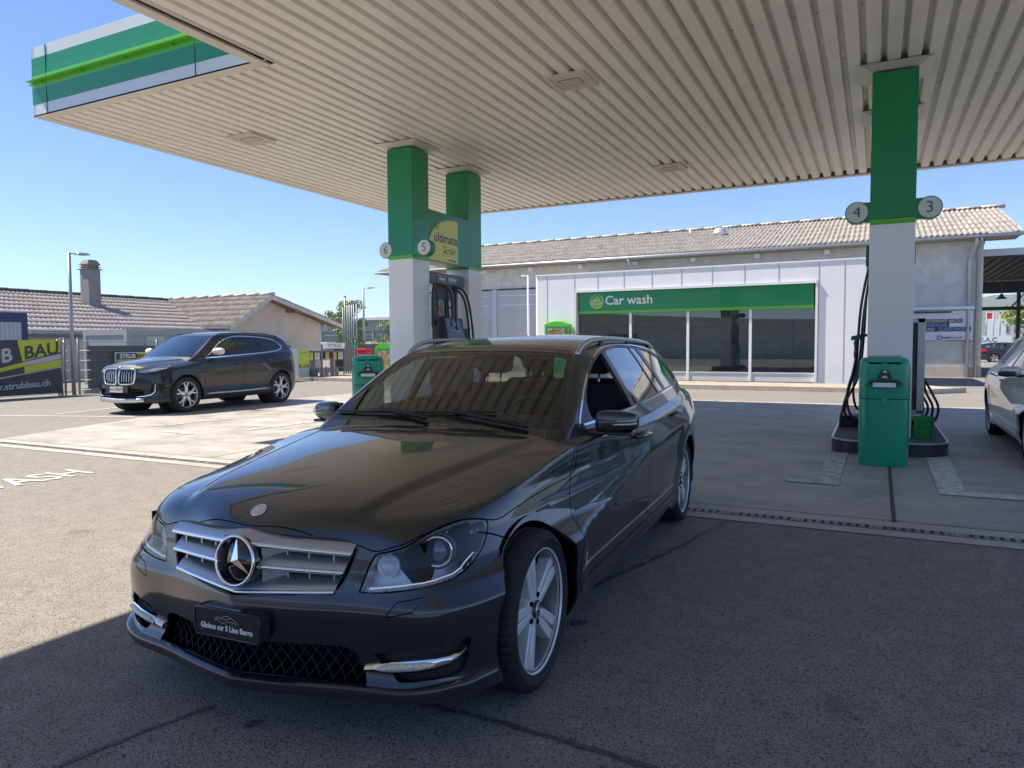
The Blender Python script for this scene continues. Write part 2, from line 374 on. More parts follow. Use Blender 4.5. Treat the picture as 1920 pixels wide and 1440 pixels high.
def emit_panel(name, sh, faces, F, mats, parent, side=0, off=0., flange=.014, both=False):
    """faces of the half shell -> mesh object. side=+1 left, -1 right, both=True mirrored pair in one mesh"""
    if len(faces)==0: return None
    V=np.array(sh.V); used=sorted({i for fi in faces for i in sh.F[fi]}); mp={i:k for k,i in enumerate(used)}
    P=V[used]; N=grad(F,P); P=P+N*off
    Fs=[[mp[i] for i in sh.F[fi]] for fi in faces]
    # boundary flange
    if flange:
        ec={}
        for f in Fs:
            for a,b in zip(f,f[1:]+f[:1]): ec[(a,b)]=ec.get((a,b),0)+1
        be=[(a,b) for (a,b) in ec if (b,a) not in ec and not (both and abs(P[a][1])<1e-4 and abs(P[b][1])<1e-4)]
        n0=len(P); ids={}; ex=[];en=[]
        for a,b in be:
            q=[]
            for i in (b,a):
                ex.append(P[i]); q.append(n0+len(ex)-1)
            for i in (a,b):
                ex.append(P[i]-N[i]*flange); q.append(n0+len(ex)-1)
            Fs.append(q); e=P[b]-P[a]; fn=np.cross(e,(N[a]+N[b])/2); l=np.linalg.norm(fn); fn=fn/(l if l>1e-9 else 1); en+=[fn]*4
        if ex: P=np.vstack([P,ex]); N=np.vstack([N,en])
    def mir(P): Q=P.copy(); Q[:,1]*=-1; return Q
    # orient faces: compare with normal
    outF=[]
    for f in Fs:
        a,b,c=P[f[0]],P[f[1]],P[f[2]]; nn=np.zeros(3)
        for k in range(1,len(f)-1): nn+=np.cross(P[f[k]]-P[f[0]],P[f[k+1]]-P[f[0]])
        outF.append(f if nn@N[f[0]]>=0 else f[::-1])
    if both:
        n=len(P); P2=np.vstack([P,mir(P)]); N2=np.vstack([N,mir(N)]); F2=outF+[[i+n for i in f[::-1]] for f in outF]
        # weld centre line
        return arr_mesh(name,P2,F2,mats,N2,parent)
    if side<0: return arr_mesh(name,mir(P),[f[::-1] for f in outF],mats,mir(N),parent)
    return arr_mesh(name,P,outF,mats,N,parent)
# ------------------------------------------------------------------ shared car materials
def paint(name, col, metal=.0, rough=.4, coat=1., flake=0.):
    m = mat(name, col, rough, metal, coat)
    nt, p = nodes_of(m); p.inputs['Coat IOR'].default_value = 1.66 if name != 'paint_black' else 1.5; p.inputs['Coat Roughness'].default_value = .004; p.inputs['Specular IOR Level'].default_value = .25
    return m
M_grey = paint('paint_dark_grey', (.016,.020,.028), .42, .34)
M_black = paint('paint_black', (.0025,.003,.0042), .0, .5)
M_silver = paint('paint_silver', (.66,.67,.67), .3, .38)
M_chrome = mat('chrome', (.85,.86,.88), .06, 1.)
M_satin = mat('satin_silver', (.62,.63,.64), .28, .9)
M_alloy = mat('alloy', (.76,.78,.81), .34, .30)
M_slat = mat('grille_slat', (.42,.43,.45), .38, .65)
M_trim = mat('black_trim', (.010,.010,.011), .32, coat=.3)
M_plastic = mat('black_plastic', (.014,.014,.015), .55)
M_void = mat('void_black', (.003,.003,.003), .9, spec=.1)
M_rubber = mat('tyre_rubber', (.014,.014,.015), .75, bump=.15, bscale=120)
M_cloth = mat('seat_cloth', (.030,.030,.032), .9, bump=.1, bscale=200)
M_steel = mat('brake_disc', (.10,.10,.10), .4, .6)
M_red = mat('tail_lamp_red', (.35,.01,.012), .12, coat=.8)
M_lampin = mat('lamp_reflector', (.62,.67,.73), .25, .25)
M_lampdk = mat('lamp_housing', (.07,.072,.078), .3, .4)
M_led = mat('drl_white', (.62,.62,.50), .2, coat=.6, noise=.25, nscale=90)
M_white = mat('white_print', (.82,.83,.84), .5)
G_wind = glass_mat('windscreen_glass', (.68,.73,.71), 1.52, 1.12)
G_side = glass_mat('side_glass', (.42,.47,.46), 1.52, 1.7)
G_dark = glass_mat('tinted_glass', (.03,.035,.04), 1.52, 1.6)
G_lens = glass_mat('lamp_lens', (.93,.95,.96), 1.5, 1.1)
G_mirror = mat('mirror_glass', (.8,.82,.84), .02, 1.)

def seat(parent, x, y, w=.50, h=.62, z0=.30, bench=False):
    t = MB(); t.box(x-.26,y-w/2,z0,x+.26,y+w/2,z0+.18)
    t.build('seat_cushion', M_cloth, parent, bevel=.05, auto=60)
    b = MB(); a = R(-14); Mx = Matrix.Translation((x-.24,y,z0+.14)) @ Matrix.Rotation(a,4,'Y')
    b.box(-.07,-w/2,0,.07,w/2,h, Mx); b.build('seat_back', M_cloth, parent, bevel=.05, auto=60)
    for yy in ([-.36,.36] if bench else [0]):
        hd = MB(); hd.box(-.045,yy-.14,h+.07,.055,yy+.14,h+.25, Mx); hd.build('headrest', M_cloth, parent, bevel=.05, auto=60)
        for s in (-.05,.05): p = MB(); p.tube([Mx@Vector((0,yy+s,h-.02)), Mx@Vector((0,yy+s,h+.09))], .007); p.build('headrest_post', M_chrome, parent)
def spoke_poly(a0, r0, r1, w0, w1, off0, off1):
    """thin quadrilateral in wheel plane along direction a0 with lateral offset"""
    c, s = math.cos(a0), math.sin(a0)
    def P(r, l): return (c*r - s*l, s*r + c*l)
    return [P(r0,off0-w0/2), P(r1,off1-w1/2), P(r1,off1+w1/2), P(r0,off0+w0/2)]
def wheel(parent, x, y, r, rim, w, style='twin', side=1, rz=0., nsp=5, phase=0., capmat=None, label=None):
    """axis along y; side=+1 outer face towards +y"""
    root = empty('wheel', (x,y,r)); root.parent = parent
    root.rotation_euler = (0,0,rz if side>0 else math.pi+rz)
    t = MB(); n = 168; hw = w/2; prof = [(rim-.012,hw-.018),(rim+.004,hw-.006),(rim+.030,hw-.001),(r-.035,hw+.002),(r-.014,hw-.008),(r-.004,hw-.022),(r,hw-.040),(r,hw-.075),(r-.008,hw-.078),(r-.008,hw-.086),(r,hw-.089),
        (r,-hw+.089),(r-.008,-hw+.086),(r-.008,-hw+.078),(r,-hw+.075),(r,-hw+.04),(r-.004,-hw+.022),(r-.014,-hw+.008),(r-.035,-hw),(rim,-hw+.01)]
    vs = []; 
    for k in range(n):
        a = 2*math.pi*k/n; odd = (k%3 == 0)
        for j,(rr,h) in enumerate(prof):
            if odd and (j in (4,5,6,7,11,14,15,16,17)): rr -= .006
            vs.append((rr*math.cos(a), h, rr*math.sin(a)))
    m = len(prof); fs = [(k*m+j, ((k+1)%n)*m+j, ((k+1)%n)*m+j+1, k*m+j+1) for k in range(n) for j in range(m-1)]
    t.add(vs, fs); t.build('tyre', M_rubber, root, auto=38)
    rm = MB(); rm.lathe([(rim-.012,hw-.020),(rim-.002,hw-.008),(rim+.004,hw-.012),(rim-.004,hw-.020),(rim-.012,hw-.026)], 72, axis=1)
    rm.build('rim', M_alloy, root, auto=40)
    br = MB(); br.lathe([(rim-.012,hw-.026),(rim-.022,hw-.055),(rim-.03,-hw+.03),(rim,-hw+.01)], 72, axis=1); br.build('rim_barrel', mat('barrel_shaded',(.20,.205,.215),.4,.4), root, auto=40)  # barrel coloured darker than the rim to imitate shade behind the spokes
    dk = MB(); dk.disc((0,hw-.086,0), rim*.60, 'y', 40, .006); dk.build('brake_disc', M_steel, root)
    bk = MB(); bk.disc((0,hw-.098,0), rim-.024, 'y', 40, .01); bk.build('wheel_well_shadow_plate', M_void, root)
    sp = MB(); yo = hw-.022
    for k in range(nsp):
        a = phase + 2*math.pi*k/nsp
        if style == 'twin':
            for s in (-1,1):
                # raised ridge and lower flank of each half spoke
                pts = spoke_poly(a, rim*.20, rim-.012, .028,.042, s*.0155, s*.028)
                pin = spoke_poly(a, rim*.20, rim-.012, .034,.050, s*.0155, s*.028)
                yi0, yi1 = yo-.012, yo-.006
                v = [(pts[0][0],yi0,pts[0][1]),(pts[1][0],yi1,pts[1][1]),(pts[2][0],yi1,pts[2][1]),(pts[3][0],yi0,pts[3][1]),
                     (pin[0][0],yi0-.045,pin[0][1]),(pin[1][0],yi1-.05,pin[1][1]),(pin[2][0],yi1-.05,pin[2][1]),(pin[3][0],yi0-.045,pin[3][1])]
                sp.add(v, [(0,1,2,3),(4,7,6,5),(0,4,5,1),(1,5,6,2),(2,6,7,3),(3,7,4,0)])
            g = spoke_poly(a, rim*.20, rim-.012, .012,.022, 0, 0)
            sp.prism(g, yo-.050, yo-.026, 1)
        elif style == 'y':
            pts = spoke_poly(a, rim*.18, rim*.62, .075,.05, 0, 0); sp.prism(pts, yo-.04, yo-.008, 1)
            for s in (-1,1):
                q = spoke_poly(a, rim*.55, rim-.01, .03,.034, s*.010, s*.060); sp.prism(q, yo-.035, yo-.006, 1)
        else:
            for s in (-1,1):
                pts = spoke_poly(a, rim*.18, rim-.012, .014,.018, s*.012, s*.020); sp.prism(pts, yo-.03, yo-.006, 1)
    sp.lathe([(0.0,yo-.010),(rim*.27,yo-.012),(rim*.30,yo-.025),(rim*.30,yo-.06)], 40, axis=1)
    sp.build('spokes', M_alloy, root, bevel=.004, auto=35)
    cp = MB(); cp.lathe([(0,yo+.002),(.030,yo+.001),(.034,yo-.003),(.034,yo-.012)], 28, axis=1); hc = cp.build('hub_cap', M_lampdk, root)
    cs = MB(); Mh_ = Matrix.Translation((0,yo+.0025,0)) @ Matrix.Rotation(R(-90),4,'X'); ring(cs, Mh_, .029, .0022, 28, 6); ring(cs, Mh_, .019, .0012, 24, 6); cs.smooth=False; star_shape(cs, Mh_, .018, .003, .2); cs.build('cap_emblem', M_chrome, hc)
    bl = MB()
    for k in range(5):
        a = phase+math.pi/5+2*math.pi*k/5; bl.disc((rim*.235*math.cos(a),yo-.012,rim*.235*math.sin(a)), .010, 'y', 10, .012)
    bl.build('wheel_bolts', M_void, root)
    return root
def star_shape(mb, M, r, th=.012, w=.20):
    """three pointed star, facetted, in local xy plane facing +z"""
    vs = [(0,0,th)]; fs = []
    for k in range(3):
        a = math.pi/2+2*math.pi*k/3; b = a+math.pi/3
        vs.append((r*math.cos(a),r*math.sin(a),0)); vs.append((r*w*math.cos(b)*1.0,r*w*math.sin(b),0))
    n = 6
    for k in range(n): fs.append((0,1+k,1+(k+1)%n))
    mb.add(vs, fs, M)
def ring(mb, M, R0, r, n=48, m=10):
    vs=[];fs=[]
    for i in range(n):
        a=2*math.pi*i/n
        for j in range(m):
            b=2*math.pi*j/m; vs.append(((R0+r*math.cos(b))*math.cos(a),(R0+r*math.cos(b))*math.sin(a),r*math.sin(b)))
    for i in range(n):
        for j in range(m): fs.append((i*m+j,((i+1)%n)*m+j,((i+1)%n)*m+(j+1)%m,i*m+(j+1)%m))
    o=mb.smooth; mb.smooth=True; mb.add(vs,fs,M); mb.smooth=o
def on_surface(F, pts, dirv, off=.003, t0=1.2):
    """drop points onto the body along -dirv from outside, returns offset points + normals"""
    out=[];P=np.array(pts,float); D=-np.array(dirv,float); D/=np.linalg.norm(D)
    O=P-D*t0; t=np.zeros(len(P)); hit=np.zeros(len(P),bool)
    k=0.
    while k<2*t0 and not hit.all():
        k+=.01; Q=O+D*k; v=F(Q[:,0],Q[:,1],Q[:,2]); nw=(~hit)&(v<=0); t[nw]=k; hit|=nw
    lo=t-.01; hi=t.copy()
    for _ in range(18):
        m=(lo+hi)/2; Q=O+D*m[:,None]; v=F(Q[:,0],Q[:,1],Q[:,2]); ins=v<=0; hi=np.where(ins,m,hi); lo=np.where(ins,lo,m)
    Q=O+D*hi[:,None]; N=grad(F,Q); return Q+N*off, N
def band(name, F, path, dirv, w, h, m, parent, mir=False, wdir=None):
    """moulding of width w and height h laid on the body along path"""
    Q,N=on_surface(F,path,dirv,0.0); n=len(Q); vs=[];fs=[]
    for i in range(n):
        t=Q[min(i+1,n-1)]-Q[max(i-1,0)]; t=t/np.linalg.norm(t); b=np.cross(N[i],t); b/=np.linalg.norm(b)
        for (a,c) in ((-.5,-.15),(-.42,1),(.42,1),(.5,-.15)): vs.append(tuple(Q[i]+b*w*a+N[i]*h*c))
    for i in range(n-1):
        for k in range(3): fs.append((i*4+k,(i+1)*4+k,(i+1)*4+k+1,i*4+k+1))
    fs+=[(0,1,2,3),((n-1)*4+3,(n-1)*4+2,(n-1)*4+1,(n-1)*4)]
    if mir: vs=[(v[0],-v[1],v[2]) for v in vs]
    mb=MB(); mb.add(vs,fs); return mb.build(name, m, parent, auto=50)
def body_rows(d, z0, zb, zt, dz, nt):
    rows=[(d*.72,zb-.10),(d*.85,zb-.05)]; z=zb
    while z<zt: rows.append((d,z)); z+=dz
    for k in range(nt+1): rows.append((d*(1-k/nt),zt))
    return rows

# ------------------------------------------------------------------ ground
def ramp(nt, src, stops):
    cr = nt.nodes.new('ShaderNodeValToRGB'); nt.links.new(src, cr.inputs[0])
    while len(cr.color_ramp.elements) < len(stops): cr.color_ramp.elements.new(.5)
    for e,(p,c) in zip(cr.color_ramp.elements, stops): e.position = p; e.color = (*c,1) if len(c)==3 else c
    return cr.outputs[0]
def tex(nt, kind, scale, coords=None, **kw):
    n = nt.nodes.new(kind); n.inputs['Scale'].default_value = scale
    for k,v in kw.items():
        if k in n.inputs: n.inputs[k].default_value = v
        else: setattr(n, k, v)
    if coords is not None: nt.links.new(coords, n.inputs['Vector'])
    return n
def mixc(nt, fac, a, b, mode='MIX'):
    m = nt.nodes.new('ShaderNodeMix'); m.data_type='RGBA'; m.blend_type=mode
    for i,v in ((0,fac),(6,a),(7,b)):
        if isinstance(v,(int,float)): m.inputs[i].default_value = v
        elif isinstance(v,tuple): m.inputs[i].default_value = (*v,1)
        else: nt.links.new(v, m.inputs[i])
    return m.outputs[2]
def asphalt_mat(name, c1, c2, stone, wear=.5):
    m = bpy.data.materials.new(name); m.use_nodes=True; nt,p = nodes_of(m)
    tc = nt.nodes.new('ShaderNodeTexCoord'); o = tc.outputs['Object']
    fine = tex(nt,'ShaderNodeTexVoronoi',150.,o); fine.feature='F1'
    grain = ramp(nt, fine.outputs['Distance'], [(.0,stone),(.34,c1),(.62,c2),(.85,tuple(v*.35 for v in c2))])
    cell = tex(nt,'ShaderNodeTexVoronoi',150.,o); vr = ramp(nt, cell.outputs['Color'], [(.25,(.80,.80,.80)),(.8,(1.15,1.15,1.15))])
    col = mixc(nt, .8, grain, vr, 'MULTIPLY')
    big = tex(nt,'ShaderNodeTexNoise',.55,o,Detail=6.,Roughness=.6); br = ramp(nt, big.outputs[0], [(.33,(.84,.84,.85)),(.5,(1,1,1)),(.67,(1.10,1.09,1.08))])
    col = mixc(nt, wear, col, br, 'MULTIPLY')
    sp = tex(nt,'ShaderNodeTexNoise',3.1,o,Detail=3.,Roughness=.5); sr_ = ramp(nt, sp.outputs[0], [(.27,(.74,.74,.75)),(.33,(1,1,1))]); col = mixc(nt, 1.0, col, sr_, 'MULTIPLY')
    med = tex(nt,'ShaderNodeTexNoise',7.,o,Detail=5.); mr = ramp(nt, med.outputs[0], [(.35,(.86,.86,.86)),(.62,(1.08,1.08,1.08))]); col = mixc(nt, .7, col, mr, 'MULTIPLY')
    nt.links.new(col, p.inputs['Base Color']); p.inputs['Roughness'].default_value=.82; p.inputs['Specular IOR Level'].default_value=.35
    b = nt.nodes.new('ShaderNodeBump'); b.inputs['Strength'].default_value=.55; b.inputs['Distance'].default_value=.004; b.invert=True
    nt.links.new(fine.outputs['Distance'], b.inputs['Height']); nt.links.new(b.outputs[0], p.inputs['Normal']); MATS[name]=m; return m
def concrete_mat(name, c1, c2, streak=.8, sc=1.2, bump=.25):
    m = bpy.data.materials.new(name); m.use_nodes=True; nt,p = nodes_of(m)
    tc = nt.nodes.new('ShaderNodeTexCoord'); o = tc.outputs['Object']
    a = tex(nt,'ShaderNodeTexNoise',sc,o,Detail=8.,Roughness=.68,Distortion=.6); col = ramp(nt, a.outputs[0], [(.30,c2),(.52,c1),(.74,tuple(min(1,v*1.25) for v in c1))])
    mp = nt.nodes.new('ShaderNodeMapping'); mp.inputs['Scale'].default_value=(.8,1.3,1); nt.links.new(o, mp.inputs[0])
    s_ = tex(nt,'ShaderNodeTexNoise',1.6,mp.outputs[0],Detail=6.,Roughness=.7); sr = ramp(nt, s_.outputs[0], [(.33,(.66,.67,.70)),(.50,(1.0,1.0,1.0)),(.68,(1.20,1.19,1.18))])
    col = mixc(nt, streak, col, sr, 'MULTIPLY')
    f = tex(nt,'ShaderNodeTexNoise',160.,o,Detail=3.); fr = ramp(nt, f.outputs[0], [(.3,(.85,.85,.85)),(.7,(1.12,1.12,1.12))]); col = mixc(nt,.6,col,fr,'MULTIPLY')
    nt.links.new(col, p.inputs['Base Color']); p.inputs['Roughness'].default_value=.62
    rr = ramp(nt, a.outputs[0], [(.3,(.42,.42,.42)),(.7,(.75,.75,.75))]); nt.links.new(rr, p.inputs['Roughness'])
    b = nt.nodes.new('ShaderNodeBump'); b.inputs['Strength'].default_value=bump; b.inputs['Distance'].default_value=.003
    nt.links.new(f.outputs[0], b.inputs['Height']); nt.links.new(b.outputs[0], p.inputs['Normal']); MATS[name]=m; return m
M_asph = asphalt_mat('asphalt', (.288,.268,.238), (.238,.222,.198), (.345,.325,.29))
M_conc = concrete_mat('concrete_slab', (.385,.36,.32), (.30,.283,.255))
M_border = concrete_mat('concrete_border', (.44,.40,.34), (.35,.32,.275), .2, 3.)
M_mark = mat('road_paint', (.72,.72,.69), .6, col2=(.40,.39,.37), nscale=14, bump=.2, bscale=80)
M_tar = mat('tar_joint', (.055,.053,.052), .7, noise=.3, nscale=20)
M_grate = mat('drain_grate', (.20,.18,.19), .5, .5, noise=.4, nscale=25)
def sheet(name, pts, z, m, **k):
    mb = MB(); mb.add([(x,y,z) for x,y in pts], [tuple(range(len(pts)))]); o = mb.build(name, m, kind='structure', **k); 
    if o.data.polygons[0].normal.z < 0: o.data.flip_normals()
    return o
sheet('ground', [(-1500,-1500),(1500,-1500),(1500,1500),(-1500,1500)], 0, M_asph)
sheet('concrete_apron', [(-11.3,5.90),(14,5.90),(14,17.2),(-13.0,17.2),(-13.25,12.0)], .004, M_conc)
sheet('drain_border', [(-14.5,5.43),(14,5.43),(14,5.90),(-14.5,5.90)], .005, M_border)
g = MB(); g.box(-14.5,5.595,-.02,14,5.70,.009); 
o = g.build('drain_channel', M_grate, kind='structure')
g = MB()
for k in range(-240,240):
    x = k*.0575+.02
    if (k%9)!=0: g.box(x-.011,5.612,.009,x+.011,5.683,.0105)
g.build('drain_slots', mat('slot_black',(.01,.01,.01),.9), kind='structure')
g = MB()
for x in np.arange(-14.2,14,.49):
    g.box(x-.022,5.607,.0100,x-.012,5.690,.0125); g.box(x+.012,5.607,.0100,x+.022,5.690,.0125)
g.build('drain_lugs', M_border, kind='structure')
sheet('slab_joint', [(.125,5.86),(.155,5.86),(.165,9.3),(.135,9.3)], .009, M_tar)
sheet('slab_joint', [(-14,5.895),(14,5.895),(14,5.907),(-14,5.907)], .0085, M_tar)
for yy in (10.9,): sheet('slab_joint', [(-13,yy),(14,yy),(14,yy+.012),(-13,yy+.012)], .0085, M_tar)
for xx in (-3.3,-7.0,3.6): sheet('slab_joint', [(xx,5.9),(xx+.014,5.9),(xx+.014,17.2),(xx,17.2)], .0088, M_tar)
sheet('lane_marking', [(.525,9.43),(.51,7.12),(3.6,7.10),(3.6,7.31),(.72,7.33),(.76,9.7)], .010, M_mark)
sheet('lane_marking', [(-.28,9.41),(-.285,7.18),(-.75,7.19),(-.75,7.38),(-.47,7.37),(-.48,9.2)], .010, mat('road_paint_worn',(.60,.60,.58),.7,col2=(.27,.26,.25),nscale=9,detail=10))
for pts in ([(-10.68,7.9),(-10.55,7.92),(-10.45,9.35),(-10.58,9.36)],[(-9.85,7.45),(-9.2,7.36),(-9.15,7.48),(-9.80,7.57)],[(-11.08,11.6),(-10.96,11.6),(-10.74,12.9),(-10.86,12.9)],[(-8.85,8.1),(-8.72,8.1),(-8.62,9.6),(-8.75,9.6)]):
    sheet('lane_marking', pts, .010, MATS['road_paint_worn'])
for pts in ([(-16.4,7.58),(-16.4,7.49),(-12.5,8.84),(-12.55,8.93)],[(-14.5,8.62),(-14.4,8.58),(-15.6,13.5),(-15.7,13.5)]): sheet('parking_line', pts, .006, M_mark)
# painted word on the tarmac
g = MB(); Mw = frame((-7.46,4.715,.006),(0,1,0),(-1,0,0)); add_text(g,'WASH',Mw,size=.66,ext=.0008,bold=.012,sx=.65,space=1.0,align='RIGHT')
g.build('painted_word', mat('road_paint2',(.66,.64,.60),.7,col2=(.36,.33,.30),nscale=30,detail=8), kind='structure')
# cracks / sealed joints on the asphalt
def crack(pts, w, name='sealed_crack'):
    random.seed(len(pts)*7+int(w*1000)); P_=smooth_path(pts,10); L=[];Q=[]
    for i,p in enumerate(P_):
        a=P_[max(i-1,0)]; b=P_[min(i+1,len(P_)-1)]; d=Vector((b[0]-a[0],b[1]-a[1])).normalized(); ww=w*random.uniform(.55,1.3); j=random.uniform(-.5,.5)*w
        L.append((p[0]-d.y*(ww+j),p[1]+d.x*(ww+j))); Q.append((p[0]+d.y*(ww-j),p[1]-d.x*(ww-j)))
    mb=MB(); n=len(L); mb.add([(x,y,.0035) for x,y in L+Q],[(i,i+1,n+i+1,n+i) for i in range(n-1)]); mb.build(name, M_crack, kind='structure')
M_crack = mat('bitumen_seal', (.085,.08,.076), .6, noise=.4, nscale=30, bump=.4, bscale=150)
crack([(-.96,5.42),(-1.05,4.9),(-1.12,4.5),(-1.22,4.08),(-1.3,3.8),(-1.42,3.2),(-1.5,2.6),(-1.62,2.2)],.016)
crack([(-2.9,2.02),(-2.2,2.10),(-1.9,2.17),(-1.53,2.13),(-1.22,2.14),(-.91,2.13),(-.4,2.10),(.6,2.06),(1.6,2.1)],.013)
crack([(-2.12,1.78),(-2.2,1.52),(-2.25,1.2),(-2.2,.7)],.010)
def blot(x,y,r):
    mb=MB(); n=22; random.seed(int(x*100)); pts=[(x+r*math.cos(2*math.pi*k/n)*random.uniform(.45,1.25),y+r*math.sin(2*math.pi*k/n)*random.uniform(.45,1.25)) for k in range(n)]
    mb.add([(a,b,.0033) for a,b in pts]+[(x,y,.0033)],[(k,(k+1)%n,n) for k in range(n)]); mb.build('oil_spot', M_crack, kind='structure')
blot(-1.22,3.10,.045); blot(-1.27,2.82,.028); blot(-1.12,2.92,.015); blot(-1.9,1.75,.03); blot(-.2,6.9,.03)
# pavement in front of the wash building
M_pave = mat('paving', (.42,.34,.25), .8, noise=.25, nscale=3, bump=.3, bscale=30)
g = MB(); g.prism([(-30,21.45),(1.2,21.45),(2.0,22.4),(1.4,23.6),(-30,25.2)],0,.11,2); g.build('pavement', M_pave, kind='structure')
g = MB(); g.prism([(-30,21.30),(1.25,21.30),(2.15,22.4),(2.0,22.4),(1.2,21.45),(-30,21.45)],0,.13,2); g.build('kerb', M_border, kind='structure')

# ------------------------------------------------------------------ canopy
ZC = 4.60
M_soff = mat('soffit_cream', (.86,.835,.765), .45, spec=.4, noise=.04, nscale=1.5)
M_soff2 = mat('trim_cream', (.72,.68,.60), .5, noise=.05, nscale=2)
M_gdark = mat('sign_green', (.0,.24,.085), .34, coat=.25, spec=.5)
M_glt = mat('sign_light_green', (.10,.47,.02), .35, coat=.3)
M_fwhite = mat('fascia_white', (.66,.69,.71), .35, coat=.2, noise=.03, nscale=1)
CX0,CX1,CY0,CY1,NX,NY = -10.80,2.75,-3.4,15.90,-6.54,6.27
canopy = empty('forecourt_canopy', (0,5,ZC), 0, 'large cream ribbed canopy with green and white fascia above the forecourt', 'canopy')
Mc = Matrix.Translation((0,-5,-ZC))
def ribs(x0,x1,y0,y1,name='soffit'):
    p=.21; n=int(math.ceil((x1-x0)/p)); pts=[]
    k0=math.floor(x0/p)
    for k in range(k0,int(x1/p)+2):
        b=k*p+.062
        for dx,z in ((0,ZC+.010),(.124,ZC+.010),(.142,ZC+.088),(.190,ZC+.088),(.210,ZC+.010)):
            x=b+dx
            if x0<=x<=x1 and (not pts or x>pts[-1][0]+1e-5): pts.append((x,z))
    g=MB(); m=len(pts); ys=[y0,y1]
    g.add([(x,y,z) for y in ys for x,z in pts],[(i,i+1,m+i+1,m+i) for i in range(m-1)],Mc); return g.build(name, M_soff, canopy)
TR=.15
ribs(CX0+TR,CX1-TR,NY+TR*.0+.15,CY1-TR-.05); ribs(NX+TR+.02,CX1-TR,CY0+TR,NY+.15)
g=MB()
def tb(x0,y0,x1,y1): g.box(x0,y0,ZC-.004,x1,y1,ZC+.02,Mc)
tb(CX0,CY1-TR,CX1,CY1); tb(CX0,NY,CX0+TR,CY1-TR); tb(CX0+TR,NY,NX+TR-.0,NY+TR); tb(NX,CY0,NX+TR,NY); tb(CX1-TR,CY0+TR,CX1,CY1-TR); tb(NX+TR,CY0,CX1,CY0+TR)
g.build('edge_trim', M_soff2, canopy)
g=MB(); g.box(CX0+.05,NY+.03,ZC+.095,CX1-.05,CY1-.03,ZC+.12,Mc); g.box(NX+.05,CY0+.05,ZC+.095,CX1-.05,NY+.03,ZC+.12,Mc); g.build('soffit_backing', M_void, canopy)
g=MB()
for y in np.arange(-3.2,15.5,1.42):
    for k in range(-30,53):
        x=k*.21+.062+.169
        if (k*7+int(y*3))%3 and x<CX1-.3 and (x>NX+.3 or (y>NY+.4 and x>CX0+.3)): g.box(x-.007,y-.007,ZC+.080,x+.007,y+.007,ZC+.0875,Mc)
g.build('soffit_screws', mat('screw',(.06,.06,.055),.5), canopy, kind='stuff')
g=MB()
for x in (CX0+.27,-6.05,-1.85,2.4): g=MB(); g.box(x,NY+.2,ZC+.0085,x+.004,CY1-.2,ZC+.0097,Mc); g.build('soffit_seam', MATS['screw'], canopy)
def fascia(a,b,name='fascia'):
    """vertical band from a to b (outside on the right hand of a->b)"""
    a=Vector((*a,0)); b=Vector((*b,0)); d=(b-a).normalized(); nrm=Vector((d.y,-d.x,0)); L=(b-a).length
    g=MB(); M=Matrix(((d.x,nrm.x,0,a.x),(d.y,nrm.y,0,a.y),(0,0,1,ZC),(0,0,0,1))); M=Mc@M
    prof=[(0,.0,0),(.0,.165,0),(.002,.165,1),(.004,.28,1),(.008,.385,1),(.009,.39,2),(.010,.46,2),(.009,.555,2),(.008,.56,1),(.004,.66,1),(.002,.81,1),(0,.81,0),(0,.965,0),(-.06,.965,0),(-.06,0,0)]
    n=len(prof)
    for mi in (0,1,2):
        fs=[i for i in range(n) if prof[i][2]==mi and (i+1<n)]
        g.mi=mi
        for i in fs:
            p,q=prof[i],prof[(i+1)%n]
            g.add([(0,p[0],p[1]),(L,p[0],p[1]),(L,q[0],q[1]),(0,q[0],q[1])],[(0,1,2,3)],M)
    g.mi=0; g.add([(0,p[0],p[1]) for p in prof],[tuple(range(n))],M); g.add([(L,p[0],p[1]) for p in prof],[tuple(range(n))],M)
    o=g.build(name,[M_fwhite,M_gdark,M_glt],canopy)
    h=MB(); h.box(0,.009,.466,L,.085,.474,M); h.prism([(.085,.474),(.095,.470),(.085,.460)],0,L,0,M)
    for k in range(int(L/.9)+1): h.prism([(.009,.43),(.009,.466),(.07,.466)],k*.9+.25,k*.9+.262,0,M)
    h.build('fascia_ledge', M_glt, o)
    for x in [.33]+list(np.arange(3.33,L,3.0)): s=MB(); s.box(x,-.01,.002,x+.004,.0112,.963,M); s.build('fascia_seam', mat('seam_green',(.05,.09,.08),.5), o)
    return o
fascia((CX0,NY),(NX,NY)); fascia((NX,NY),(NX,CY0)); fascia((NX,CY0),(CX1,CY0)); fascia((CX1,CY0),(CX1,CY1)); fascia((CX1,CY1),(CX0,CY1)); fascia((CX0,CY1),(CX0,NY))
g=MB(); g.box(CX0+.06,NY+.06,ZC+.75,CX1-.06,CY1-.06,ZC+.8,Mc); g.box(NX+.06,CY0+.06,ZC+.75,CX1-.06,NY+.06,ZC+.8,Mc); g.build('canopy_deck', mat('deck',(.3,.3,.3),.8), canopy)
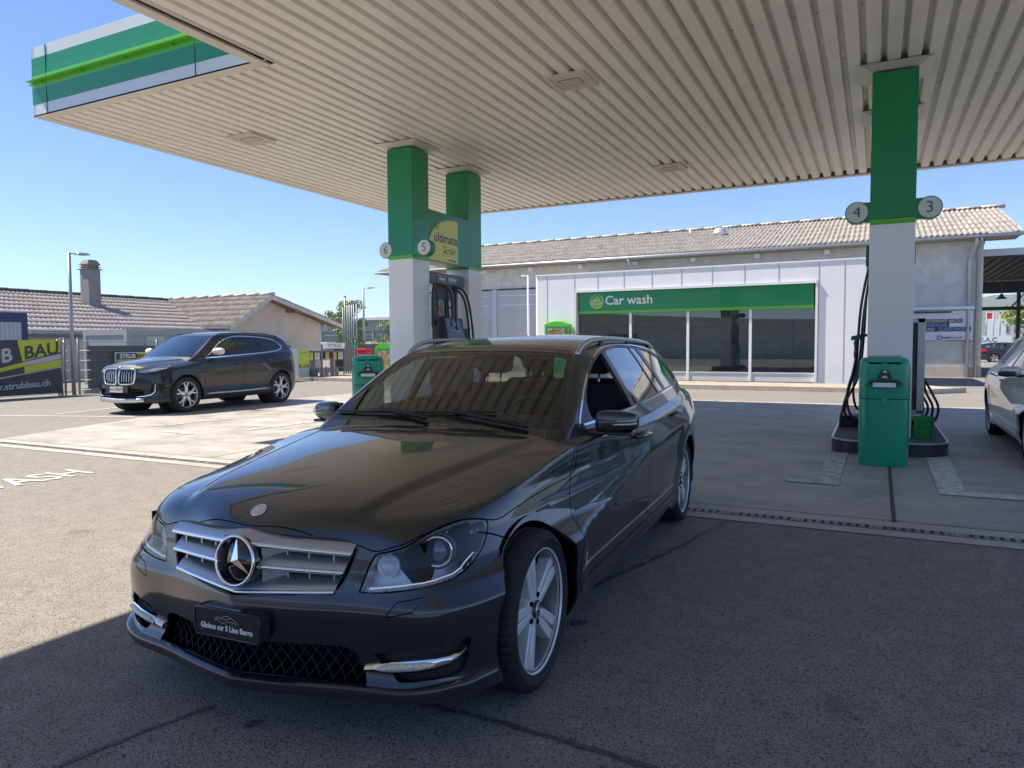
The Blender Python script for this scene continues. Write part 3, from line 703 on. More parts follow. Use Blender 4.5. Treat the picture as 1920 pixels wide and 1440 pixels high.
# recessed lamps
M_glow = mat('lamp_diffuser', (.55,.50,.36), .5)
def clamp(x,y,lab,proto=[None]):
    if proto[0] is None:
        r=empty('canopy_light',(x,y,ZC),0,lab,'ceiling light','square lamps set into the canopy'); proto[0]=r
        g=MB(); w=.265
        for a,b in ((w,.20),): 
            g.prism([(-a,-a),(a,-a),(a,-b),(-a,-b)],-.022,.012,2); g.prism([(-a,b),(a,b),(a,a),(-a,a)],-.022,.012,2); g.prism([(-a,-b),(-b,-b),(-b,b),(-a,b)],-.022,.012,2); g.prism([(b,-b),(a,-b),(a,b),(b,b)],-.022,.012,2)
        g.build('frame', mat('lamp_frame',(.62,.58,.51),.5), r, bevel=.003)
        g=MB(); g.prism([(-.2,-.2),(.2,-.2),(.2,.2),(-.2,.2)],-.012,.012,2); g.build('inner_panel', MATS['lamp_frame'], r)
        g=MB(); g.prism([(-.13,-.10),(.13,-.10),(.13,.10),(-.13,.10)],-.016,-.008,2); g.build('diffuser', M_glow, r)
        g=MB(); 
        for s in (-1,1): g.box(-.13,s*.104-.003,-.017,.13,s*.104+.003,-.006); g.box(s*.134-.003,-.107,-.017,s*.134+.003,.107,-.006)
        g.build('diffuser_rim', MATS['screw'], r)
        return r
    r=copy_tree(proto[0]); r.location=(x,y,ZC); r['label']=lab; return r
clamp(-3.46,8.53,'square ceiling light nearest the camera, right above the bonnet'); clamp(-3.48,13.45,'small square ceiling light near the far edge with a white smear beside it'); clamp(-8.88,8.48,'square ceiling light in the left wing of the canopy')
g=MB(); g.tube([(-3.20,13.62,ZC-.004),(-3.12,13.50,ZC-.004),(-3.16,13.42,ZC-.004),(-3.06,13.30,ZC-.004)],.022,6); g.build('white_smear', mat('plaster_white',(.85,.85,.82),.8), canopy).location=(0,-5,-ZC)

# ------------------------------------------------------------------ columns
M_cwhite = mat('column_white', (.83,.835,.83), .33, coat=.25, noise=.02, nscale=2)
def column(x0,y0,lab,s=.485):
    r=empty('canopy_column',(x0+s/2,y0+s/2,0),0,lab,'column','columns that carry the canopy'); h=s/2
    z0=.17; g=MB(); g.box(-h,-h,z0,h,h,2.735); g.build('white_cladding', M_cwhite, r, bevel=.006)
    g=MB(); g.box(-h-.002,-h-.002,2.735,h+.002,h+.002,2.80); g.build('light_green_band', M_glt, r, bevel=.006)
    g=MB(); g.box(-h-.001,-h-.001,2.80,h+.001,h+.001,ZC-.07); g.build('green_cladding', M_gdark, r, bevel=.006)
    g=MB(); a=.395; vs=[(sx*a,sy*a,ZC-.005) for sx,sy in ((-1,-1),(1,-1),(1,1),(-1,1))]+[(sx*(h+.012),sy*(h+.012),ZC-.05) for sx,sy in ((-1,-1),(1,-1),(1,1),(-1,1))]
    g.add(vs,[(0,1,5,4),(1,2,6,5),(2,3,7,6),(3,0,4,7),(4,5,6,7),(0,3,2,1)]); g.build('collar', mat('collar_white',(.62,.61,.57),.4), r)
    return r
cA=column(-7.235,9.80,'near left column carrying the round signs 5 and 6'); cB=column(-7.285,11.69,'second left column just behind the one with signs 5 and 6'); cC=column(-.098,9.80,'right column carrying the round signs 3 and 4, behind the green bin'); cD=column(-.10,11.70,'column hidden behind the one with signs 3 and 4')
def numdisc(col, n, x, arm):
    """x: centre relative to the column, arm: x of the arm start"""
    g=MB(); g.box(arm,-.24,-.118+2.895,x,-.11,2.895+.118); a=g.build('sign_arm', M_gdark, col, bevel=.01)
    r=.120; g=MB(); g.disc((x,-.178,2.895),r+.012,'y',40,.135); g.build('sign_edge', M_gdark, a)
    g=MB(); g.disc((x,-.248,2.895),r,'y',40,.010); g.build('sign_face', mat('sign_face',(.66,.68,.66),.4), a)
    g=MB(); add_text(g,n,frame((x,-.2545,2.893),(1,0,0),(0,0,1)),size=.19,ext=.0012,bold=-.001); g.build('number_'+{'3':'three','4':'four','5':'five','6':'six'}[n], mat('number_green',(.02,.13,.09),.5), a)
numdisc(cC,'4',-.385,-.24); numdisc(cC,'3',.385,.24); numdisc(cA,'6',-.29,-.24); numdisc(cA,'5',.475-.01,.24)

# ------------------------------------------------------------------ the yellow and green board between the left columns
bd=empty('fuel_brand_board',(-7.0,10.8,3.18),0,'green and yellow board reading ultimate between the two left columns','sign')
Mb=Matrix.Translation((7.0,-10.8,-3.18))
g=MB(); g.box(-7.22,10.285,2.76,-6.79,11.69,3.62,Mb); g.build('board_box', M_gdark, bd)
Mf=Mb@frame((-6.785,10.29,2.76),(0,1,0),(0,0,1))
g=MB(); arc=[(0,.02),(.97,.02),(.97,.80),(.86,.80)]+[( .86-.84*math.sin(t), .80*math.cos(t)*.96+.02*(1-math.cos(t)) ) for t in np.linspace(.12,1.42,12)]
g.prism([(0,.015),(.98,.015),(.98,.79),(.84,.79)]+[(.84-.84*math.sin(t),.22+.57*math.cos(t)) for t in np.linspace(.15,math.pi/2,12)],0,.003,2,Mf); g.build('light_green_shape', mat('arc_green',(.22,.42,.12),.4), bd)
g=MB(); g.prism([(0,.015),(.98,.015),(.98,.765),(.86,.765)]+[(.84-.82*math.sin(t),.19+.57*math.cos(t)) for t in np.linspace(.02,math.pi/2,12)]+[(0,.1)],.003,.006,2,Mf); g.build('yellow_shape', mat('board_yellow',(.68,.66,.02),.35,coat=.4), bd)
g=MB(); add_text(g,'ultimate',Mf@Matrix.Translation((.58,.42,.006)),size=.235,ext=.001,bold=.0035,sx=1.02); add_text(g,'bp',Mf@Matrix.Translation((.30,.60,.006)),size=.10,ext=.001,sx=1.0)
add_text(g,'with',Mf@Matrix.Translation((.53,.275,.006)),size=.05,ext=.001); add_text(g,'ACTIVE',Mf@Matrix.Translation((.68,.195,.006)),size=.12,ext=.001,shear=.3,bold=.001); add_text(g,'technology',Mf@Matrix.Translation((.78,.065,.006)),size=.06,ext=.001,bold=.001)
g.box(.42,.125,.006,.62,.129,.0075,Mf); g.box(.74,.262,.006,.93,.266,.0075,Mf)
g.build('board_lettering', mat('board_blue',(.02,.03,.09),.5), bd)

# ------------------------------------------------------------------ pump islands, pumps
M_kerbblk = mat('island_black', (.022,.023,.026), .45, noise=.3, nscale=8)
M_kerbtop = mat('island_top', (.10,.095,.085), .8, noise=.25, nscale=10, bump=.2, bscale=60)
M_kerbrim = mat('island_rim', (.45,.46,.47), .35, .8)
def rrect(x0,y0,x1,y1,r,n=8):
    pts=[]
    for cx,cy,a in ((x1-r,y0+r,-90),(x1-r,y1-r,0),(x0+r,y1-r,90),(x0+r,y0+r,180)):
        for k in range(n+1): t=R(a+90*k/n); pts.append((cx+r*math.cos(t),cy+r*math.sin(t)))
    return pts
def island(x0,x1,lab):
    r=empty('pump_island',((x0+x1)/2,11.2,0),0,lab,'kerb island','raised pump islands'); M=Matrix.Translation((-(x0+x1)/2,-11.2,0))
    g=MB(); g.prism(rrect(x0,9.36,x1,13.0,.34,12),0,.150,2,M); g.build('island_base', M_kerbblk, r, auto=50)
    g=MB(); g.prism(rrect(x0-.006,9.354,x1+.006,13.006,.346,12),.150,.166,2,M); g.build('island_rim', M_kerbrim, r, auto=50)
    g=MB(); g.prism(rrect(x0+.02,9.38,x1-.02,12.98,.32,12),.166,.170,2,M); g.build('island_top', M_kerbtop, r)
island(-.47,.77,'raised black edged island under the right pump and green bin'); island(-7.63,-6.39,'raised black edged island under the left pump, behind the car')
M_hose = mat('hose_rubber', (.012,.012,.013), .38, coat=.2)
M_pumpblk = mat('pump_black', (.020,.021,.023), .35, coat=.3)
M_pumpsil = mat('pump_silver', (.40,.41,.42), .35, .7)
def hose(parent, pts, r=.016, name='hose'):
    g=MB(); g.tube([tuple(p) for p in smooth_path([np.array(p,float) for p in pts],6)], r, 8); return g.build(name, M_hose, parent)
def nozzle(parent, x, y, z, side, col):
    g=MB(); s=side
    g.tube([(x,y,z-.13),(x+.01*s,y,z-.04),(x-.02*s,y,z+.02),(x-.09*s,y,z+.06),(x-.15*s,y,z+.05)],[.022,.026,.030,.024,.014],8)
    g.prism([(x-.06*s,z+.07),(x+.06*s,z+.045),(x+.07*s,z-.01),(x-.05*s,z+.0)],y-.035,y+.035,1); o=g.build('nozzle', col, parent, bevel=.006, auto=50)
    h=MB(); h.tube([(x+.005*s,y,z-.25),(x+.005*s,y,z-.13)],.024,8); h.build('nozzle_collar', M_pumpblk, o)
    h=MB(); h.tube([(x+.005*s,y,z-.165),(x+.005*s,y,z-.145)],.027,8); h.build('nozzle_ring', M_pumpsil, o)
M_ng = mat('nozzle_green', (.01,.10,.08), .35)
p2=empty('fuel_pump',(.145,11.0,0),0,'fuel pump between the right columns with dark green nozzle and looped hoses','fuel pump','fuel pumps'); T2=Matrix.Translation((-.145,-11.0,0))
g=MB(); g.box(-.08,10.36,.17,.37,11.6,1.30,T2); g.box(-.10,10.40,1.30,.39,11.55,1.62,T2); g.build('housing', M_pumpblk, p2, bevel=.01)
g=MB(); g.box(.46,10.42,.42,.55,10.50,1.62,T2); g.box(.46,11.50,.42,.55,11.58,1.62,T2); g.box(.37,10.42,1.56,.55,11.58,1.62,T2); g.box(.37,10.42,.40,.55,11.58,.46,T2); g.build('side_frame', M_pumpsil, p2, bevel=.008)
g=MB(); g.box(.37,10.50,.46,.47,11.50,1.56,T2); g.build('side_panel', M_pumpblk, p2)
g=MB(); g.box(-.06,10.7,1.62,.35,11.3,2.36,T2); g.box(-.14,10.36,2.30,.42,11.62,2.56,T2); g.build('mast', M_pumpblk, p2, bevel=.01)
def P2(pts): return [(x-.145,y-11.0,z) for x,y,z in pts]
hose(p2,P2([(-.10,10.55,2.30),(-.14,10.6,2.12),(-.19,10.6,1.78),(-.215,10.6,1.40),(-.24,10.6,1.0),(-.34,10.58,.62),(-.40,10.56,.36),(-.415,10.56,.19)]),.017)
hose(p2,P2([(-.09,10.7,2.25),(-.13,10.7,1.9),(-.15,10.7,1.4),(-.20,10.7,.9),(-.34,10.7,.55),(-.36,10.7,.36),(-.26,10.7,.26),(-.18,10.7,.36)]),.016)
hose(p2,P2([(-.23,10.5,1.15),(-.27,10.5,.92),(-.33,10.5,.66),(-.31,10.5,.42),(-.22,10.5,.31),(-.12,10.5,.40)]),.016)
hose(p2,P2([(-.10,10.9,2.2),(-.16,10.9,1.7),(-.20,10.9,1.1),(-.27,10.9,.7),(-.22,10.9,.42),(-.10,10.9,.5)]),.016)
for k,(dx,dz) in enumerate(((0,0),(-.06,-.02),(-.11,.03),(-.16,-.04))):
    hose(p2,P2([(.46,10.55+k*.04,1.15),(.52,10.55+k*.04,.93),(.64+dx,10.55+k*.04,.68),(.715+dx,10.55+k*.04,.50),(.69+dx,10.55+k*.04,.34+dz),(.60+dx,10.55+k*.04,.29+dz),(.48,10.6,.36)]),.015)
nozzle(p2,-.235-.145,10.55-11,1.36,-1,M_ng); nozzle(p2,.475-.145,10.5-11,1.34,1,M_pumpblk)
p1=empty('fuel_pump',(-7.03,11.0,0),0,'black fuel pump between the left columns with diesel and bleifrei header labels','fuel pump','fuel pumps'); T1=Matrix.Translation((7.03,-11.0,0))
g=MB(); g.box(-7.25,10.36,.17,-6.80,11.6,1.32,T1); g.build('housing', M_pumpblk, p1, bevel=.01)
g=MB(); g.box(-7.22,10.34,2.38,-6.84,11.60,2.585,T1); g.build('header', M_pumpblk, p1, bevel=.02)
g=MB(); g.box(-7.15,11.02,1.3,-6.88,11.42,2.40,T1); g.build('mast', mat('mast_grey',(.045,.05,.062),.35), p1, bevel=.008)
g=MB(); g.box(-7.15,10.40,1.3,-6.95,10.50,2.40,T1); g.build('mast', M_pumpblk, p1)
g=MB(); g.box(-6.878,11.09,2.02,-6.872,11.22,2.12,T1); g.box(-6.878,11.09,1.55,-6.872,11.24,1.98,T1); g.build('mast_stickers', mat('sticker_white',(.62,.66,.68),.5), p1)
for y0_,txt,mm in ((10.66,'diesel',(.05,.055,.055)),(11.0,'bleifrei',(.04,.16,.08))):
    g=MB(); Mh=T1@frame((-6.835,y0_+.155,2.485),(0,1,0),(0,0,1)); g.box(-.155,-.055,0,.155,.055,.002,Mh); o=g.build('header_plate', M_pumpsil, p1)
    g=MB(); g.box(-.150,-.050,.002,.150,.050,.003,Mh); g.build('plate_field', mat('field_'+txt,mm,.4), o)
    g=MB(); add_text(g,txt,Mh@Matrix.Translation((0,.004,.003)),size=.092,ext=.0008,bold=.0025); g.build('plate_text', M_white, o)
g=MB(); g.prism([(-6.80,1.25),(-6.58,1.36),(-6.66,1.80),(-6.80,1.83)],10.62,11.20,1,T1); o=g.build('payment_terminal', mat('terminal_grey',(.06,.075,.09),.3,coat=.3), p1, bevel=.015)
Mt=T1@frame((-6.60,10.91,1.58),(0,1,0),(-.17,0,.98))
g=MB(); g.box(-.11,.07,-.02,.10,.17,.004,Mt); g.build('screen', mat('screen_blue',(.12,.20,.33),.15), o)
g=MB()
for i in range(4): g.box(-.14+i*.075,-.02,-.02,-.10+i*.075,.0,.006,Mt)
g.build('keys', MATS['sticker_white'], o)
g=MB(); g.box(-6.94,10.62,1.66,-6.90,11.0,2.16,T1); o=g.build('price_panel', mat('panel_green',(.02,.09,.05),.4), p1)
g=MB(); g.box(-6.899,10.68,1.76,-6.896,10.97,2.12,T1); o2=g.build('panel_print', mat('panel_print',(.30,.32,.28),.5,noise=.7,nscale=14), o)
g=MB(); g.lathe([(0,.004),(.055,.003),(.055,0)],20,T1@Matrix.Translation((-6.895,10.84,1.98))@Matrix.Rotation(R(90),4,'Y')); g.build('panel_disc', mat('orange',(.60,.28,.01),.5), o)
g=MB(); g.box(-6.75,11.22,1.40,-6.62,11.36,1.62,T1); g.build('card_reader', MATS['terminal_grey'], p1, bevel=.01)
g=MB(); g.box(-6.92,10.55,1.3,-6.90,11.0,2.40,T1); 
def P1(pts): return [(x+7.03,y-11.0,z) for x,y,z in pts]
hose(p1,P1([(-6.72,10.38,2.36),(-6.68,10.28,2.24),(-6.68,10.27,1.9),(-6.68,10.30,1.3),(-6.68,10.4,.8)]),.02)
hose(p1,P1([(-6.72,10.38,2.36),(-6.70,10.43,2.2),(-6.70,10.44,1.8),(-6.70,10.42,1.2),(-6.7,10.4,.6)]),.02)
hose(p1,P1([(-6.80,10.86,2.36),(-6.72,10.80,2.24),(-6.70,10.79,1.95),(-6.70,10.85,1.5)]),.018)
hose(p1,P1([(-6.80,10.86,2.36),(-6.72,10.91,2.24),(-6.70,10.92,1.95),(-6.70,10.92,1.5)]),.018)
hose(p1,P1([(-6.74,11.0,2.36),(-6.60,11.12,2.30),(-6.56,11.25,2.10),(-6.55,11.36,1.7),(-6.55,11.42,1.2),(-6.6,11.42,.6)]),.020)
hose(p1,P1([(-6.74,11.0,2.32),(-6.62,11.08,2.24),(-6.58,11.18,2.05),(-6.58,11.28,1.7),(-6.58,11.33,1.2),(-6.6,11.33,.6)]),.020)
hose(p1,P1([(-6.74,11.0,2.33),(-6.66,10.96,2.22),(-6.62,10.90,2.0),(-6.62,10.92,1.7),(-6.64,11.04,1.45)]),.018)
# ------------------------------------------------------------------ waste bins with towel dispensers
M_bin = mat('bin_green', (.0,.32,.175), .38, coat=.35, noise=.04, nscale=3)
def bin_(x,y,lab,rz=0,paper=True):
    r=empty('waste_bin',(x,y,0),rz,lab,'bin','green towel and waste bins'); w,d=.245,.22
    g=MB(); lev=[(0,.93),(.03,.97),(.40,1.0),(.715,1.0)]; n=48
    def loop(s,zz,p=4.2): return [(w*s*math.copysign(abs(math.cos(t))**(2/p),math.cos(t)), d*s*math.copysign(abs(math.sin(t))**(2/p),math.sin(t)), zz) for t in [2*math.pi*k/n for k in range(n)]]
    def loft(g,ls,cap0=True,cap1=True):
        vs=[v for l in ls for v in l]; fs=[(i*n+k,i*n+(k+1)%n,(i+1)*n+(k+1)%n,(i+1)*n+k) for i in range(len(ls)-1) for k in range(n)]
        if cap0: fs.append(tuple(range(n))[::-1])
        if cap1: fs.append(tuple(range((len(ls)-1)*n,len(ls)*n)))
        g.add(vs,fs)
    loft(g,[loop(s,z) for z,s in lev]); g.build('bin_body', M_bin, r, auto=40)
    g=MB(); loft(g,[loop(1.0,.722),loop(1.005,.73),loop(1.0,1.06),loop(.985,1.10),loop(.93,1.135),loop(.80,1.155),loop(.4,1.165)]); g.build('dispenser_hood', M_bin, r, auto=40)
    g=MB(); loft(g,[loop(.975,.712),loop(.975,.724)]); g.build('seam_shadow', M_void, r)
    g=MB(); g.add([(-.155,-.15,1.178),(.155,-.15,1.178),(.155,.12,1.172),(-.155,.12,1.172),(-.155,-.235,1.16),(.155,-.235,1.16),(-.155,-.243,1.105),(.155,-.243,1.105),(-.155,-.15,1.13),(.155,-.15,1.13)],
        [(0,1,2,3),(0,4,5,1),(4,6,7,5),(6,8,9,7),(0,3,8,6,4),(1,5,7,9,2)]); g.build('lid_flap', M_bin, r, bevel=.008, auto=40)
    g=MB(); g.box(-.15,-.226,1.092,.15,-.15,1.103); g.build('slot_shadow', M_void, r)
    # recessed mouth
    def ell(cx,cz,a,b,y,m=28): return [(cx+a*math.cos(t),y,cz+b*math.sin(t)) for t in [2*math.pi*k/m for k in range(m)]]
    g=MB(); m=28; A=ell(0,.885,.185,.062,-.226); B=ell(0,.89,.165,.050,-.235); g.add(A+B,[(k,(k+1)%m,m+(k+1)%m,m+k) for k in range(m)]); g.build('mouth_rim', M_bin, r, auto=40)
    g=MB(); g.add(ell(0,.892,.150,.040,-.2335),[tuple(range(m))]); g.build('mouth', mat('bin_green_deep',(.0,.06,.03),.5), r)
    g=MB(); g.prism([(-.075,.935),(-.045,1.0),(-.03,1.03),(.03,1.03),(.045,1.0),(.075,.935)],-.2345,-.224,1); g.build('pictogram_plate', MATS['bin_green_deep'], r)
    g=MB(); g.prism([(-.035,.945),(0,.972),(.035,.945)],-.237,-.2345,1); g.prism([(-.02,1.003),(.02,.998),(.018,1.016),(-.012,1.018)],-.237,-.2345,1); g.build('pictogram', mat('picto_white',(.7,.72,.72),.5), r)
    for z in (1.075,.705):
        g=MB(); g.prism([(-.028,z-.06),(.028,z-.06),(.028,z+.03),(-.028,z+.03)],-.235,-.215,1); g.build('lock', M_bin, r, bevel=.006)
    if paper:
        g=MB(); g.add([(-.107,-.222,.905),(.095,-.222,.905),(.108,-.246,.878),(-.11,-.246,.878),(.104,-.252,.846),(-.11,-.252,.850)],[(0,1,2,3),(3,2,4,5)]); g.build('paper_towel', mat('paper',(.78,.79,.80),.8), r)
    return r
bin_(.085,8.72,'green bin with white paper towel standing before the right column')
bin_(-7.08,9.02,'green bin half hidden behind the car, before the left column', R(38))
# bucket and box on the island
g=MB(); n=32; bl=[]
for z,s in ((.172,.84),(.40,.98),(.43,1.0),(.43,1.04),(.415,1.04)):
    bl.append([( .112*s*math.copysign(abs(math.cos(t))**.55,math.cos(t)), .10*s*math.copysign(abs(math.sin(t))**.55,math.sin(t)), z-.172) for t in [2*math.pi*k/n for k in range(n)]])
g.add([v for l in bl for v in l],[(i*n+k,i*n+(k+1)%n,(i+1)*n+(k+1)%n,(i+1)*n+k) for i in range(len(bl)-1) for k in range(n)]+[tuple(range(n))[::-1]])
bk=g.build('bucket', mat('bucket_green',(.0,.22,.04),.35,coat=.3), None, 'bright green plastic bucket on the right island beside the bin','bucket', auto=40, loc=(.52,9.86,.172))
g=MB(); g.tube([(-.115,0,.23),(-.118,0,.17),(-.06,-.10,.14),(.06,-.10,.14),(.118,0,.17),(.115,0,.23)],.003,5); g.build('bucket_handle', M_plastic, bk)
g=MB(); g.box(-.14,-.14,0,.14,.14,.14); bx=g.build('box_base', M_plastic, None, bevel=.02)
bxe=empty('utility_bucket',(-.28,10.9,.172),0,'dark grey rectangular bucket on the left edge of the right island','bucket'); bx.parent=bxe; bx.name='bucket_body'
g=MB(); g.prism(rrect(-.155,-.155,.155,.155,.03,4),.14,.155,2); g.build('bucket_rim', M_plastic, bxe)
# ------------------------------------------------------------------ background buildings
def stucco_mat(name, c1, c2, sc=2.5, bump=.6, bs=14):
    return mat(name, c1, .85, col2=c2, nscale=sc, bump=bump, bscale=bs, detail=9)
M_roofR = mat('fibre_cement_roof', (.40,.375,.34), .85, col2=(.23,.205,.18), nscale=2.6, detail=11, bump=.3, bscale=30)
M_roofL = mat('fibre_cement_roof_dark', (.33,.29,.25), .85, col2=(.165,.14,.115), nscale=3.0, detail=11, bump=.3, bscale=30)
M_zinc = mat('zinc', (.50,.52,.53), .4, .6)
M_offwhite = mat('offwhite_metal', (.79,.81,.84), .45, noise=.03, nscale=1.0)
M_wood = mat('eave_wood', (.30,.16,.075), .7, noise=.25, nscale=6, stretch=(1,8,8))
def corr_roof(mb, e0, e1, up, pitch=.18, amp=.028, rows=5, step=.012, skew0=0., skew1=0.):
    """corrugated sheet roof: eave e0->e1, vector up to the ridge; skew: ridge end shifts along the eave"""
    e0=Vector(e0); e1=Vector(e1); up=Vector(up); d=e1-e0; L=d.length; d.normalize(); n=d.cross(up).normalized()
    if n.z<0: n=-n
    m=int(L/pitch*6)
    for r in range(rows):
        a,b=r/rows,(r+1)/rows+.012; vs=[]
        for t,off in ((a,step),(b,0)):
            for k in range(m+1):
                s=k/m; x=s*L+ (skew0*(1-s)+skew1*s)*t
                vs.append(tuple(e0+d*x+up*t+n*(off+amp*math.sin(x/pitch*2*math.pi)+amp)))
            if off: # front lip of every course
                pass
        for k in range(m+1):
            s=k/m; x=s*L+(skew0*(1-s)+skew1*s)*a; vs.append(tuple(e0+d*x+up*a+n*(step-.012+amp*math.sin(x/pitch*2*math.pi)+amp-.004)))
        q=m+1
        mb.smooth=True; mb.add(vs,[(k,k+1,q+k+1,q+k) for k in range(m)]+[(2*q+k,2*q+k+1,k+1,k) for k in range(m)]); mb.smooth=False
# --- long rendered building behind
lb=empty('long_workshop_building',(-8,32.5,0),0,'long rough rendered building with weathered corrugated roof behind the car wash','building'); T=Matrix.Translation((8,-32.5,0))
g=MB(); WX0=-23.2
g.box(WX0,32.5,0,3.56,44,5.22,T); g.prism([(32.5,5.22),(38.5,7.05),(44,5.22)],WX0,3.56,0,T); g.build('wall', stucco_mat('render_wall',(.72,.70,.65),(.58,.55,.49),2.2,1.0,11), lb)
g=MB(); g.box(-4,32.47,0,3.575,32.5,.42,T); g.build('plinth', mat('plinth',(.42,.40,.37),.8,noise=.1,nscale=4), lb)
g=MB(); corr_roof(g,(-24.2,31.75,5.33),(4.68,31.75,5.33),(0,6.85,1.98),.195,.030,6,.009); corr_roof(g,(4.68,45.35,5.33),(-24.2,45.35,5.33),(0,-6.85,1.98),.195,.030,5,.018)
ro=g.build('roof', M_roofR, lb); ro.data.transform(Matrix.Translation((8,-32.5,0)))
g=MB()
for k in range(31): g.tube([(-24.2+k*.94,38.6,7.36),(-24.2+k*.94+.98,38.6,7.375)],.09,8,M=T)
g.build('ridge_caps', mat('ridge_cement',(.50,.45,.39),.85,noise=.2,nscale=5), ro)
g=MB(); g.tube([(-24.3,31.72,5.27),(4.74,31.72,5.27)],.065,8,M=T); g.box(-24.2,31.80,5.20,4.6,31.86,5.34,T); g.build('gutter', M_zinc, ro)
g=MB(); g.prism([(31.85,5.30),(38.6,7.24),(45.2,5.30),(45.2,5.18),(38.6,7.12),(31.85,5.18)],4.52,4.62,0,T); g.prism([(31.85,5.30),(38.6,7.24),(45.2,5.30),(45.2,5.18),(38.6,7.12),(31.85,5.18)],-24.1,-24.0,0,T); g.build('bargeboard', M_zinc, ro)
g=MB(); g.box(3.56,31.86,5.16,4.55,32.6,5.22,T); g.box(-24,31.9,5.19,3.56,32.5,5.215,T); g.build('eave_boarding', mat('eave_board',(.33,.29,.24),.8), ro)
for x in (-17.93,-15.3,-12.65,-9.95,-7.3,-4.6,-1.87):
    g=MB(); g.box(x-.11,32.22,4.98,x+.11,32.49,5.17,T); g.build('wall_lamp', M_offwhite, lb, bevel=.02)
g=MB(); g.tube([(3.25,31.75,5.22),(3.25,31.80,5.05),(3.12,32.38,4.55),(3.10,32.40,4.4),(3.10,32.40,0)],.062,10,M=T); g.build('downpipe', M_zinc, lb)
g=MB(); g.tube([(3.42,31.75,5.22),(3.40,32.1,5.0),(3.38,32.42,4.85),(3.38,32.42,0)],.045,10,M=T); g.build('downpipe', M_zinc, lb)
g=MB(); g.tube([(-10.1,31.72,5.2),(-10.1,31.8,5.0),(-9.6,32.4,4.45),(-9.55,32.42,4.2),(-9.55,32.42,3.9)],.06,10,M=T); g.build('downpipe', M_zinc, lb)
g=MB(); g.lathe([(.33,5.9),(.33,6.52),(.36,6.54),(.36,6.60),(.33,6.62),(.31,6.70),(.22,6.82),(.0,6.86)],24,T@Matrix.Translation((-6.9,36.2,.15))); g.build('roof_vent', mat('vent_zinc',(.62,.64,.66),.3,.5), ro)
g=MB(); g.tube([(-8.6,37.4,6.6),(-8.6,37.4,7.25)],.05,8,M=T); g.build('roof_pipe', M_zinc, ro)
# tall shutters on the left part
M_shut = mat('shutter_lilac', (.46,.45,.46), .35, coat=.2, noise=.06, nscale=.7)
for x0,x1 in ((-22.6,-21.9),(-21.6,-17.52),(-17.22,-12.0)):
    g=MB(); g.box(x0,32.44,.3,x1,32.49,4.12,T); o=g.build('window_shutter', M_shut, lb)
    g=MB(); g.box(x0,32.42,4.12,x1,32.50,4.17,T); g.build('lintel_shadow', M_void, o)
    g=MB()
    for z in (3.82,3.35): g.box(x0+.15,32.435,z,x1-.2,32.441,z+.03,T)
    g.build('shutter_rail', M_offwhite, o)
g=MB(); g.box(-17.50,32.40,0,-17.24,32.5,4.15,T); g.build('mullion', mat('mullion_blue',(.50,.55,.62),.45), lb)
# billboard on the wall
bb=empty('billboard',(2.1,32.4,2.0),0,'white billboard with blue and dark words on the rendered wall, right of the column','sign'); T=Matrix.Translation((-2.1,-32.4,-2.0))
g=MB(); g.box(.4,32.40,1.44,3.27,32.46,2.56,T); g.build('board', mat('billboard_white',(.78,.77,.82),.5), bb)
g=MB(); g.box(.3,32.24,2.60,3.30,32.47,2.72,T); g.build('top_box', M_offwhite, bb, bevel=.01); g=MB(); g.box(.9,32.36,2.48,2.55,32.40,2.54,T); g.build('roller_slot', M_trim, bb)
Mf=T@frame((2.1,32.395,2.0),(1,0,0),(0,0,1))@Matrix.Translation((-.20,-.21,0))@Matrix.Diagonal((1.42,1.42,1,1)); dk=mat('billboard_dark',(.045,.05,.06),.5)
g=MB()
g.box(-.38,.22,0,1.20,.34,.003,Mf) if False else g.box(-.24,.215,0,.72,.325,.003,Mf); g.box(-.345,.10,0,.42,.215,.0035,Mf); g.box(-.19,-.015,0,.92,.105,.003,Mf); g.build('word_bars', dk, bb)
g=MB(); add_text(g,'ENTSPANNT NACH',Mf@Matrix.Translation((.24,.268,.004)),size=.118,ext=.001,bold=.003,shear=.2,sx=.84); add_text(g,'UND',Mf@Matrix.Translation((-.04,.045,.004)),size=.118,ext=.001,bold=.003,shear=.2,sx=.85); g.build('pale_words', mat('word_pale',(.62,.52,.45),.5), bb)
g=MB(); add_text(g,'STEINSCHLAG',Mf@Matrix.Translation((.035,.155,.0045)),size=.118,ext=.001,bold=.003,shear=.2,sx=.85); add_text(g,'GLASSCHADEN',Mf@Matrix.Translation((.51,.045,.004)),size=.118,ext=.001,bold=.003,shear=.2,sx=.83); g.build('blue_words', mat('word_blue',(.13,.40,.68),.5), bb)
g=MB(); g.prism(rrect(.13,-.235,.26,-.125,.02,3),0,.002,2,Mf); o=g.build('logo_square', mat('logo_blue',(.05,.25,.48),.5), bb)
g=MB(); add_text(g,'n',Mf@Matrix.Translation((.195,-.178,.003)),size=.14,ext=.001,bold=.004); g.build('logo_letter', MATS['billboard_white'], o)
g=MB(); add_text(g,'auto',Mf@Matrix.Translation((.36,-.18,.001)),size=.10,ext=.001,bold=.003); add_text(g,'hauser',Mf@Matrix.Translation((.60,-.18,.001)),size=.10,ext=.001); g.box(.34,-.262,0,.95,-.255,.001,Mf); g.build('logo_words', dk, bb)
g=MB()
for r_ in range(13):
    for c_ in range(6):
        x=.62+c_*.095+(r_%2)*.045
        if x+.08<1.15: g.box(x,.40-r_*.07,0,x+.085,.402-r_*.07,.0012,Mf); g.box(x,.40-r_*.07,0,x+.0022,.462-r_*.07,.0012,Mf)
g.build('brick_lines', mat('brick_line',(.45,.44,.50),.6), bb)
